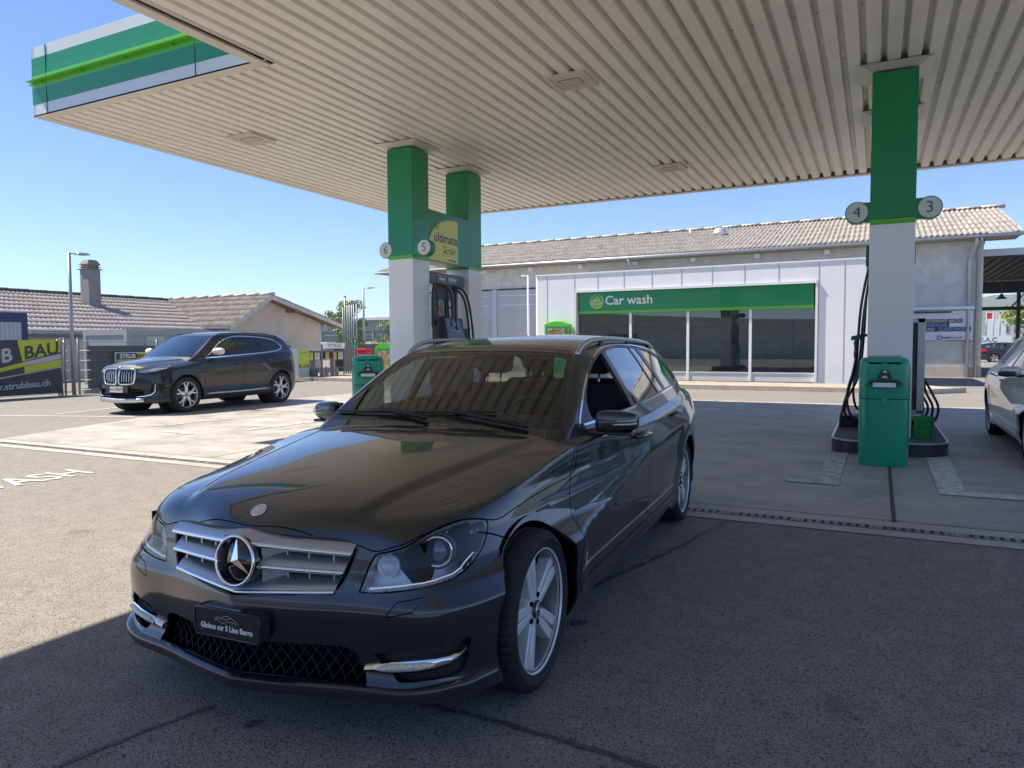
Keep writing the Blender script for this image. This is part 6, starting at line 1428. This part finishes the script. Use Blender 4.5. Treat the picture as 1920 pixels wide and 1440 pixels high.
    rwn = [(-.01,1.0),(.54,1.0),(.56,1.03),(.50,1.20),(.46,1.225),(-.01,1.24)]
    gr_ = lambda c:(c[:,0]<-3.3)
    gs.cut(rwn, FRONTP, gr_)
    hgap = strip([(-.9,.55),(-1.27,.512)],.004)
    rg = strip([(-1.285,-.01),(-1.285,.30),(-1.28,.50)],.006); gs.cut(rg, TOPP, lambda c:(c[:,2]>1.1))
    V2 = gs.cen(); s2=V2@np.array(SIDEP).T; f2=V2@np.array(FRONTP).T; t2=V2@np.array(TOPP).T
    lab2=np.array(['roof']*len(V2),dtype=object)
    lab2[gside(V2)&inpoly(s2,dlo)]='trim'; 
    for p,nm in ((winF,'gF'),(winR,'gR'),(winR2,'gR2'),(winQ,'gQ')): lab2[gside(V2)&inpoly(s2,p)]=nm
    lab2[gf(V2)&inpoly(f2,wsh)]='frit'; lab2[gf(V2)&inpoly(f2,frit)]='ws'; lab2[gr_(V2)&inpoly(f2,rwn)]='rw'
    lab2[(V2[:,2]>1.1)&inpoly(t2,rg)]='kill'
    lab2[BF(*V2.T)<-.03]='kill'
    def eg(name,key,m,side=None,**k):
        return emit_panel(name,gs,np.where(lab2==key)[0],GF,m,root,both=side is None,side=side or 0,**k)
    eg('roof','roof',M_grey,flange=.02); eg('windscreen_border','frit',M_trim,off=-.002,flange=0); eg('windscreen','ws',G_wind,off=-.003,flange=0); eg('rear_window','rw',G_side,off=-.003,flange=0)
    for sd in (1,-1):
        eg('window_trim','trim',M_trim,sd,off=-.002,flange=.02)
        if sd<0: eg('side_window','gF',G_side,sd,off=-.006,flange=0)
        for kx in ('gR','gR2','gQ'): eg('side_window',kx,G_side,sd,off=-.006,flange=0)
        band('window_chrome_strip', GF, [(p[0],sd*.9,p[1]) for p in dlo+[dlo[0]]], (0,sd,0), .013,.004, M_chrome, root)
        # door moulding, its bright satin strip imitates the reflection along the crease
        band('door_moulding', BF, [(x,sd*.95,.352+.012*max(0,-x-1.6)) for x in np.linspace(-.37,-2.36,24)], (0,sd,0), .008,.003, M_satin, root)
        # door handles
        for hx,hz in ((-1.44,.800),(-2.40,.835)):
            q,nn=on_surface(BF,[(hx+dx,sd*.95,hz) for dx in (-.11,-.07,0,.07,.10)],(0,sd,0),0)
            hb=MB(); hb.tube([tuple(q[0]+nn[0]*.004),tuple(q[1]+nn[1]*.034),tuple(q[2]+nn[2]*.040),tuple(q[3]+nn[3]*.034),tuple(q[4]+nn[4]*.004)],[.010,.013,.014,.013,.010],10)
            dr = doors[(0 if sd>0 else 1) + (0 if hx>-2 else 2)]
            ho=hb.build('handle', M_grey, dr)
            cc=MB(); cc.tube([tuple(q[i]+nn[i]*(.0355+.013 if i in(1,2,3) else .014)+np.array([0,0,.004])) for i in (1,2,3)],.003,6); cc.build('handle_chrome', M_chrome, ho)
        # roof rail
        rp=[(-1.27,.560),(-1.34,.562),(-1.48,.566),(-1.75,.570),(-2.1,.570),(-2.5,.566),(-2.9,.556),(-3.12,.546),(-3.22,.540)]
        q,nn=on_surface(GF,[(a_,sd*b_,1.6) for a_,b_ in rp],(0,0,1),0)
        hgt=[.002,.030,.052,.058,.058,.054,.046,.026,.0]; rr=MB()
        cs=[]
        for i,p in enumerate(q): cs.append((p[0],p[1]-sd*.02,p[2]+hgt[i]))
        cs=smooth_path([np.array(c_) for c_ in cs],4); rr.tube([tuple(p) for p in cs],.0145,10)
        ro=rr.build('roof_rail', M_satin, root)
        for xx in (-1.72,-2.35,-2.95):
            ft=MB(); qq,_=on_surface(GF,[(xx,sd*.565,1.6)],(0,0,1),-.005); z_=qq[0][2]; ft.prism([(xx-.05,z_-.004),(xx+.05,z_-.004),(xx+.022,z_+.052),(xx-.022,z_+.052)], sd*.535, sd*.552,1); ft.build('rail_foot', M_trim, ro)
        # wing mirror
        mr=MB(); n1,n2=20,28; vs=[]
        for i in range(n1+1):
            th=math.pi*i/n1
            for j in range(n2):
                ph=2*math.pi*j/n2; c_,s_=math.cos(ph),math.sin(ph); sg=lambda v,e: math.copysign(abs(v)**e,v)
                yy=sg(math.cos(th),.62)*.098; rad=abs(math.sin(th))**.42
                xx=sg(c_,.62)*rad*(.060 if c_>0 else .028); zz=sg(s_,.50)*rad*.054
                zz=zz*(1-.13*(yy/.098)); xx-=.030*(yy/.098)
                vs.append((-.925+xx, sd*(.868+yy), .930+zz))
        mr.smooth=True; mr.add(vs,[(i*n2+j,(i+1)*n2+j,(i+1)*n2+(j+1)%n2,i*n2+(j+1)%n2) for i in range(n1) for j in range(n2)]); mo=mr.build('wing_mirror', M_grey, root)
        lw=MB(); lw.box(-.975,sd*.775,.866,-.875,sd*.945,.882); lw.prism([(-.98,.868),(-.86,.868),(-.87,.893),(-.97,.893)], sd*.72, sd*.82,1); lw.build('mirror_foot', M_trim, mo, bevel=.006, auto=40)
        ind=MB(); ind.tube([(-.866,sd*.86,.918),(-.868,sd*.90,.920),(-.878,sd*.94,.922),(-.905,sd*.967,.924)],.005,6); ind.tube([(-.866,sd*.88,.936),(-.872,sd*.92,.937),(-.90,sd*.964,.938)],.003,6); ind.build('mirror_indicator', M_lampin, mo)
        mg=MB(); mg.box(-.958,sd*.79,.885,-.953,sd*.945,.975); mg.build('mirror_glass', G_mirror, mo)
        tri=MB(); tri.prism([(-.80,.905),(-.965,.915),(-.965,1.015)], sd*.715,sd*.735,1) 
        # wheels
        wheel(root, 0, sd*.724, S.R, .232, .225, 'twin', sd, phase=R(74))
        wheel(root, -S.WB, sd*.735, S.R, .232, .225, 'twin', sd, phase=R(80))
    # wipers
    def wiper(name, pts, arm):
        wb=MB(); q,nn=on_surface(GF,[(p[0],p[1],1.5) for p in pts],(0,0,1),.010); wb.tube([tuple(p) for p in q],.008,6); 
        q2,_=on_surface(GF,[(p[0],p[1],1.5) for p in arm],(0,0,1),.020); wb.tube([tuple(p) for p in q2],[.012]*(len(q2)-1)+[.007],6); wb.build(name, M_plastic, root)
    wiper('windscreen_wiper', [(-.66,-.30),(-.655,-.1),(-.665,.1),(-.69,.32)], [(-.61,.52),(-.625,.35),(-.655,.12),(-.66,.05)])
    wiper('windscreen_wiper', [(-.70,-.62),(-.67,-.45),(-.66,-.30),(-.655,-.15)], [(-.60,-.02),(-.63,-.12),(-.66,-.30),(-.665,-.36)])
    # ---------------- cabin
    cf = MB(); cf.box(-3.6,-.70,.24,-.55,.70,.27); cf.box(-3.55,-.60,.27,-2.75,.60,.62); cf.build('cabin_floor', M_void, root)
    ds = MB(); ds.prism([(-.66,.62),(-.66,.895),(-.80,.925),(-1.0,.92),(-1.06,.86),(-1.08,.62)], -.68,.68,1); ds.build('dashboard', mat('dash',(.025,.025,.026),.7), root, bevel=.03, auto=50)
    cl = MB(); cl.prism([(-1.08,.926),(-.94,.945),(-.90,.92)], .18,.52,1); cl.build('instrument_cowl', MATS['dash'], root, bevel=.015, auto=50)
    for yy in (.36,-.36): seat(root, -1.72, yy)
    seat(root, -2.55, 0, 1.22, .58, .34, True)
    Mw = Matrix.Translation((-1.18,.36,.86)) @ Matrix.Rotation(R(-66),4,'Y'); sw=MB(); ring(sw, Mw, .185, .014, 40, 8); sw.smooth=False
    sw.box(-.03,-.17,-.01,.03,.17,.01,Mw); sw.box(-.15,-.03,-.01,0,.03,.01,Mw); sw.lathe([(0,.02),(.06,.015),(.07,-.01)],20,Mw); sw.build('steering_wheel', M_plastic, root)
    rmr=MB(); rmr.box(-1.235,-.11,1.175,-1.215,.11,1.235); rmr.build('rear_view_mirror', M_plastic, root, bevel=.008)
    hl = MB(); hl.prism([(-1.33,1.255),(-1.7,1.305),(-2.4,1.335),(-3.1,1.30),(-3.1,1.285),(-2.4,1.32),(-1.7,1.29),(-1.33,1.243)], -.52,.52,1); hl.build('headliner', mat('headliner',(.30,.29,.27),.9), root)
    vg = MB(); 
    # sticker on the windscreen
    q,nn=on_surface(GF,[(-1.17,-.34,1.5),(-1.17,-.24,1.5),(-1.21,-.24,1.5),(-1.21,-.34,1.5)],(0,0,1),-.008)
    vg.add([tuple(p) for p in q],[(0,1,2,3)]); vg.build('toll_sticker', mat('sticker',(.10,.45,.25),.5), root)
    q,nn=on_surface(GF,[(-1.17,-.235,1.5),(-1.17,-.15,1.5),(-1.20,-.15,1.5),(-1.20,-.235,1.5)],(0,0,1),-.008)
    vg = MB(); vg.add([tuple(p) for p in q],[(0,1,2,3)]); vg.build('yellow_sticker', mat('sticker_y',(.55,.50,.08),.5), root)
    return root
WAGON = build_wagon()
# ------------------------------------------------------------------ silver car on the right and the far parked car share the estate body
def recolour(o, a, b):
    if o.type=='MESH':
        for i,sl in enumerate(o.material_slots):
            if sl.material==a: sl.link='OBJECT'; sl.material=b
    for c in o.children: recolour(c,a,b)
def find(o,n): return [c for c in o.children if c.name.split('.')[0]==n]
def drop(o):
    for c in list(o.children): drop(c)
    bpy.data.objects.remove(o)
sil = copy_tree(WAGON); sil.name='silver_estate'; sil.location=(2.32,9.28,0); sil.scale=(1.045,1.045,1.045); sil.rotation_euler=(0,0,R(-90.3))
sil['label']='pale silver car cut off by the right edge of the picture'; sil['category']='car'
recolour(sil, M_grey, M_silver)
for n in ('name_plate','grille','toll_sticker','roof_rail','intake_mesh','side_intake'):
    for c in find(sil,n): drop(c)
far = copy_tree(WAGON); far.name='parked_car'; far.location=(10.1,60.0,0); far.rotation_euler=(0,0,R(0))
far['label']='small dark parked car far off under the shed roof'; far['category']='car'
for n in ('name_plate','toll_sticker','intake_mesh','grille','side_intake','roof_rail'):
    for c in find(far,n): drop(c)
# right hand mirror of the silver car: black lower half
for c in find(sil,'wing_mirror'):
    g=MB(); sgn = 1 if sum(v.co.y for v in c.data.vertices)>0 else -1
    g.tube([(-.745,sgn*.84,.905),(-.74,sgn*.92,.900),(-.755,sgn*1.0,.905)],[.026,.034,.024],10); g.build('mirror_underside', M_trim, c)

def build_suv():
    S=Suv(); BF,GF=S.B,S.G; root=empty('black_suv',(-13.205,9.878,0),math.atan2(-.99799,.0634),'black suv with chrome double grille and white mirrors parked before the mesh fence','car')
    sh=Shell(half_grid(BF,-2.75,.10,.035,44,22,.62,body_rows(.90,.62,.235,1.12,.024,24)))
    side=lambda c:c[:,1]>.45; front=lambda c:c[:,0]>.25
    ar=[circle(0,.366,.405,36),circle(-S.WB,.366,.405,36)]; clad=[circle(0,.366,.465,36),circle(-S.WB,.366,.465,36)]
    for a in ar+clad: sh.cut(a,SIDEP,side)
    gF=smooth_path([(-.47,.40),(-.47,.70),(-.50,.85),(-.56,1.0),(-.62,1.16)],3); gB=[(-1.56,.40),(-1.55,.8),(-1.54,1.22)]; gR=smooth_path([(-2.22,.40),(-2.27,.60),(-2.36,.78),(-2.50,.95),(-2.56,1.2)],3)
    cl=[(-.47,.40),(-1.3,.40),(-2.22,.41)]
    gs_=[strip(p,.008) for p in (gF,gB,gR,cl)]
    for p in gs_: sh.cut(p,SIDEP,side)
    low=[(1.0,.36),(.55,.36),(.40,.34)]; sh.cut([(1.2,.345),(-4,.345)],SIDEP,None,closed=False)
    hood_e=smooth_path([(.845,0),(.835,.15),(.815,.30),(.79,.42),(.74,.52),(.62,.64),(.45,.72),(.2,.775),(0,.79),(-.3,.80),(-.55,.80)],4); hood_b=[(-.55,.80),(-.40,.6),(-.27,.3),(-.23,0)]
    topm=lambda c:(c[:,2]>.80)&(c[:,0]>-.8); hs=strip(hood_e,.008); sh.cut(hs,TOPP,topm)
    lamp=[(.80,.455,.862),(.79,.47,.895),(.70,.62,.925),(.55,.74,.955),(.38,.83,.985),(.33,.86,.975),(.36,.86,.94),(.50,.82,.88),(.62,.74,.845),(.74,.60,.825),(.79,.50,.83)]
    a=R(45); DG=((-math.sin(a),math.cos(a),0),(0,0,1)); l2=[(-math.sin(a)*p[0]+math.cos(a)*p[1],p[2]) for p in lamp]; lm=lambda c:(c[:,0]>.25)&(c[:,1]>.3); sh.cut(l2,DG,lm)
    kid=smooth_path([(.035,.64),(.05,.875),(.09,.900),(.33,.895),(.405,.87),(.425,.80),(.40,.67),(.35,.612),(.09,.600),(.035,.64)],4)[:-1]; sh.cut(kid,FRONTP,front)
    inl=[(-.01,.33),(0,.33),(.52,.33),(.60,.40),(.56,.50),(.30,.52),(-.01,.52)]; sh.cut(inl,FRONTP,front)
    tl=[(-3.52,.93),(-3.50,1.12),(-3.40,1.15),(-3.18,1.10),(-3.15,1.04),(-3.40,1.0)]; tm=lambda c:(c[:,0]<-3.0)&(c[:,1]>.3); sh.cut(tl,SIDEP,tm)
    V=sh.cen(); X,Y,Z=V.T; s2=V@np.array(SIDEP).T; f2=V@np.array(FRONTP).T; t2=V@np.array(TOPP).T; d2=V@np.array(DG).T
    lab=np.array(['body']*len(V),dtype=object)
    lab[inpoly(s2,gF+gB[::-1]+[(-1.56,.40)])&side(V)]='front_door'; lab[inpoly(s2,gB+gR[::-1])&side(V)]='rear_door'
    lab[(lab=='body')&(X<-2.1)]='rear_quarter'; lab[(lab=='body')&(X>.35)]='front_bumper'; lab[(lab=='body')&(X>-.75)]='fender'
    lab[topm(V)&inpoly(t2,hood_e+hood_b+[(.845,0)])]='bonnet'; lab[lm(V)&inpoly(d2,l2)]='lamp'; lab[tm(V)&inpoly(s2,tl)]='tail'
    lab[(Z<.345)]='clad'; lab[(Z<.40)&(X<-.40)&(X>-2.3)]='clad'
    for c in clad: lab[side(V)&inpoly(s2,c)]='clad'
    k=np.zeros(len(V),bool)
    for c in ar: k|=side(V)&inpoly(s2,c)
    for p in gs_: k|=side(V)&inpoly(s2,p)
    k|=topm(V)&inpoly(t2,hs); k|=front(V)&(inpoly(f2,kid)|inpoly(f2,inl)); k|=(GF(X,Y,Z)<-.04)&(Z>1.0)&(X<-.3); lab[k]='kill'
    for nm in ('bonnet','front_bumper'): emit_panel(nm,sh,np.where(lab==nm)[0],BF,M_black,root,both=True)
    for nm,m in (('fender',M_black),('front_door',M_black),('rear_door',M_black),('rear_quarter',M_black),('clad',M_trim),('tail',M_red),('body',M_black)):
        for sd in (1,-1): emit_panel({'clad':'wheel_arch_cladding','tail':'tail_lamp','body':'body_side'}.get(nm,nm),sh,np.where(lab==nm)[0],BF,m,root,side=sd)
    for sd in (1,-1):
        fi=np.where(lab=='lamp')[0]; ln_=emit_panel('headlight',sh,fi,BF,G_lens,root,side=sd,flange=.01); emit_panel('lamp_housing',sh,fi,BF,mat('suv_lamp',(.42,.45,.48),.3,.2),ln_,side=sd,off=-.02,flange=-.02)
        q,_=on_surface(BF,[(.74,.56,.845),(.66,.66,.86),(.58,.74,.885)],(.7,.7,0),-.03); g=MB(); g.tube([(p[0],p[1]*sd,p[2]) for p in q],.012,6); g.build('light_bar',M_lampin,ln_)
        q,_=on_surface(BF,[(.70,.62,.905),(.62,.70,.92),(.50,.78,.945),(.40,.82,.965)],(.7,.7,0),-.03); g=MB(); g.tube([(p[0],p[1]*sd,p[2]) for p in q],.012,6); g.build('light_bar',M_lampin,ln_)
        # kidney frame + bars
        q,_=on_surface(BF,[(.9,p[0],p[1]) for p in kid],(1,0,0),.004); g=MB(); g.tube([(p[0],p[1]*sd,p[2]) for p in q],.016,8,closed=True); kf=g.build('kidney_grille',M_chrome,root)
        for y in (.085,.145,.205,.265,.325,.38):
            q,_=on_surface(BF,[(.9,y,z) for z in (.63 if y<.33 else .68,.70,.80,.885)],(1,0,0),-.02); g=MB(); g.tube([(p[0],p[1]*sd,p[2]) for p in q],.011,6); g.build('grille_bar',M_satin,kf)
        g=MB(); pts=[(.47,.36),(.70,.40),(.745,.43),(.755,.62),(.77,.62),(.775,.42),(.72,.375),(.47,.335)]
        q,_=on_surface(BF,[(1.0,p[0],p[1]) for p in ((.46,.365),(.60,.375),(.70,.40),(.745,.45),(.755,.60))],(1,0,0),.004); g=MB(); g.tube([(p[0],p[1]*sd,p[2]) for p in q],[.014,.018,.018,.013,.010],6); g.build('air_curtain_trim',M_chrome,root)
        q,_=on_surface(BF,[(1.0,y,.50) for y in (.70,.72,.735)],(1,0,0),.003); g=MB(); g.tube([(q[0][0]-.01,q[0][1]*sd,.44),(q[1][0]-.005,q[1][1]*sd,.60)],.018,6); g.build('air_slot',M_void,root)
        wheel(root,0,sd*.775,S.R,.262,.225,'y',sd,phase=R(90)); wheel(root,-S.WB,sd*.78,S.R,.262,.225,'y',sd,phase=R(100))
        q,_=on_surface(BF,[(x,sd*1.1,.355+.03*max(0,-x-1.5)) for x in np.linspace(-.5,-2.28,16)],(0,sd,0),.002); g=MB(); g.tube([tuple(p) for p in q],[.006]+[.020]*14+[.006],6); g.build('sill_trim',M_satin,root)
        # mirror
        g=MB(); n1,n2=14,20; vs=[]
        for i in range(n1+1):
            th=math.pi*i/n1
            for j in range(n2):
                ph=2*math.pi*j/n2; rad=abs(math.sin(th))**.65; yy=math.copysign(abs(math.cos(th))**.8,math.cos(th))*.125
                vs.append((-.73+math.cos(ph)*rad*(.075 if math.cos(ph)>0 else .035)-.25*yy, sd*(1.0+yy), 1.225+math.sin(ph)*rad*.075))
        g.smooth=True; g.add(vs,[(i*n2+j,(i+1)*n2+j,(i+1)*n2+(j+1)%n2,i*n2+(j+1)%n2) for i in range(n1) for j in range(n2)]); mo=g.build('wing_mirror',mat('mirror_white',(.72,.72,.70),.3,coat=.6),root)
        g=MB(); g.box(-.80,sd*.80,1.135,-.70,sd*1.0,1.155); g.build('mirror_foot',M_trim,mo)
        for hx,hz in ((-1.38,.965),(-2.34,1.01)):
            q,nn=on_surface(BF,[(hx+dx,sd*1.1,hz) for dx in (-.10,0,.10)],(0,sd,0),.012); g=MB(); g.tube([tuple(p) for p in q],.013,6); g.build('handle',M_black,root)
    g=MB(); g.prism([(-.62,.31),(.62,.31),(.60,.93),(-.60,.93)],.60,.66,0); g.box(.3,-.7,.24,.6,.7,.7); g.build('grille_backing',M_void,root)
    g=MB()
    for z in (.37,.42,.47): 
        q,_=on_surface(BF,[(1.2,y,z) for y in np.linspace(-.52,.52,13)],(1,0,0),-.03); g.tube([tuple(p) for p in q],.007,5)
    g.build('intake_bars',M_plastic,root)
    g=MB(); q,_=on_surface(BF,[(1.2,y,.285) for y in np.linspace(-.60,.60,15)],(1,0,0),.0)
    vs=[]
    for p in q:
        w=1-abs(p[1])/.9
        for dx,z in ((-.03,.325),(.012,.315),(.016,.27),(-.02,.235)): vs.append((p[0]+dx,p[1],z+.02*(1-w)))
    g.smooth=True; g.add(vs,[(i*4+j,(i+1)*4+j,(i+1)*4+j+1,i*4+j+1) for i in range(14) for j in range(3)]); g.build('skid_plate',M_satin,root)
    Mp=frame((.905,0,.50),(0,1,0),(0,0,1)); g=MB(); g.box(-.17,-.055,-.03,.17,.055,0,Mp); po=g.build('number_plate',mat('plate_white',(.72,.74,.74),.4),root); g=MB(); add_text(g,'AG 472672',Mp@Matrix.Translation((0,0,0)),size=.085,ext=.001,bold=.002,sx=.80); g.build('plate_letters',M_trim,po)
    g=MB(); g.box(.60,-.30,.44,.89,.30,.56); g.build('plate_carrier',M_trim,root)
    q,nn=on_surface(BF,[(.80,0,1.2)],(0,0,1),.002); Mb=Matrix.Translation(Vector(q[0]))@Vector(nn[0]).to_track_quat('Z','X').to_matrix().to_4x4(); g=MB(); g.lathe([(0,.006),(.034,.005),(.040,0)],24,Mb); bo=g.build('bonnet_badge',M_trim,root)
    g=MB(); ring(g,Mb@Matrix.Translation((0,0,.005)),.038,.003,24,6); g.build('badge_ring',M_chrome,bo)
    for k,m in ((0,'badge_white'),(1,'badge_blue')):
        g=MB()
        for s_ in (0,2):
            a0=math.pi/2*(k+s_); g.add([(0,0,.0065)]+[(.024*math.cos(a0+math.pi/2*i/8),.024*math.sin(a0+math.pi/2*i/8),.0065) for i in range(9)],[(0,i,i+1) for i in range(1,9)],Mb)
        g.build('badge_quarters',mat(m,(.8,.8,.8) if k==0 else (.03,.25,.65),.3),bo)
    # greenhouse
    rows=[(.80,z) for z in np.arange(1.06,1.58,.03)]+[(.80*(1-k/16),1.58) for k in range(17)]
    gs=Shell(half_grid(GF,-2.75,-1.15,.04,36,16,1.12,[(.80,1.03)]+rows)); gsd=lambda c:c[:,1]>.42
    dlo=smooth_path([(-.58,1.095),(-1.0,1.11),(-1.6,1.145),(-2.3,1.185),(-2.75,1.225)],3)+smooth_path([(-2.93,1.27),(-2.96,1.33),(-2.86,1.42),(-2.70,1.49),(-2.4,1.53),(-2.0,1.552),(-1.6,1.548),(-1.3,1.50),(-1.0,1.38),(-.75,1.21),(-.58,1.095)],4)[:-1]
    wF=smooth_path([(-.80,1.13),(-1.2,1.145),(-1.52,1.16)],2)+[(-1.52,1.515)]+smooth_path([(-1.45,1.505),(-1.2,1.43),(-.95,1.30),(-.79,1.15)],3); wR=[(-1.63,1.168),(-2.28,1.205),(-2.14,1.515),(-1.63,1.523)]; wQ=[(-2.33,1.21),(-2.62,1.235)]+smooth_path([(-2.86,1.29),(-2.80,1.40),(-2.62,1.47),(-2.2,1.512)],3)
    for p in (dlo,wF,wR,wQ): gs.cut(p,SIDEP,gsd)
    ws=[(-.01,1.12),(.62,1.115),(.70,1.10),(.705,1.13),(.62,1.40),(.565,1.52),(.52,1.545),(-.01,1.565)]; gf=lambda c:(c[:,0]>-1.15)&(c[:,2]>1.06); gs.cut(ws,FRONTP,gf)
    V2=gs.cen(); s2=V2@np.array(SIDEP).T; f2=V2@np.array(FRONTP).T; l2_=np.array(['roof']*len(V2),dtype=object)
    l2_[gsd(V2)&inpoly(s2,dlo)]='trim'
    for p,n in ((wF,'g1'),(wR,'g2'),(wQ,'g3')): l2_[gsd(V2)&inpoly(s2,p)]=n
    l2_[gf(V2)&inpoly(f2,ws)]='ws'; l2_[BF(*V2.T)<-.03]='kill'
    emit_panel('roof',gs,np.where(l2_=='roof')[0],GF,M_black,root,both=True); emit_panel('windscreen',gs,np.where(l2_=='ws')[0],GF,glass_mat('suv_windscreen',(.25,.30,.32),1.55,2.2),root,both=True,flange=0,off=-.003)
    for sd in (1,-1):
        emit_panel('window_trim',gs,np.where(l2_=='trim')[0],GF,M_trim,root,side=sd)
        for n in ('g1','g2','g3'): emit_panel('side_window',gs,np.where(l2_==n)[0],GF,G_side if n=='g1' else G_dark,root,side=sd,flange=0,off=-.004)
        band('window_chrome_strip',GF,[(p[0],sd*.95,p[1]) for p in dlo+[dlo[0]]],(0,sd,0),.026,.006,M_chrome,root)
        q,_=on_surface(GF,[(x,sd*.575,2) for x in (-1.0,-1.15,-1.5,-2.0,-2.5,-2.9,-3.0)],(0,0,1),0); hg=[0,.035,.04,.04,.04,.03,0]; g=MB(); g.tube([(p[0],p[1],p[2]+hg[i]) for i,p in enumerate(q)],.015,6); g.build('roof_rail',M_trim,root)
    for yy in (.37,-.37): seat(root,-1.55,yy,.5,.62,.42)
    seat(root,-2.35,0,1.2,.58,.46,True)
    g=MB(); g.box(-3.3,-.72,.33,-.3,.72,.36); g.prism([(-.35,.8),(-.35,1.08),(-.75,1.10),(-.9,.8)],-.7,.7,1); g.build('cabin_floor',M_void,root)
    g=MB(); g.box(-3.2,-.6,.22,.3,.6,.26)
    for xw in (0,-S.WB):
        for sd in (-1,1): g.lathe([(.42,sd*.5),(.42,sd*.84)],24,Matrix.Translation((xw,0,.366)),axis=1,a0=-.2,a1=math.pi+.2); g.prism(circle(xw,.366,.42,20),sd*.5,sd*.505,1)
    g.build('underbody',M_void,root); return root
SUV=build_suv()
# ------------------------------------------------------------------ air
hm=bpy.data.materials.new('haze_air'); hm.use_nodes=True; nt=hm.node_tree; nt.nodes.remove(nt.nodes['Principled BSDF'])
pv=nt.nodes.new('ShaderNodeVolumePrincipled'); pv.inputs['Color'].default_value=(.82,.90,1,1); pv.inputs['Density'].default_value=.0005; pv.inputs['Anisotropy'].default_value=.0
nt.links.new(pv.outputs[0], nt.nodes['Material Output'].inputs['Volume'])
g=MB(); g.box(-1600,-1550,-2,1550,1560,110); g.build('haze', hm, kind='stuff')
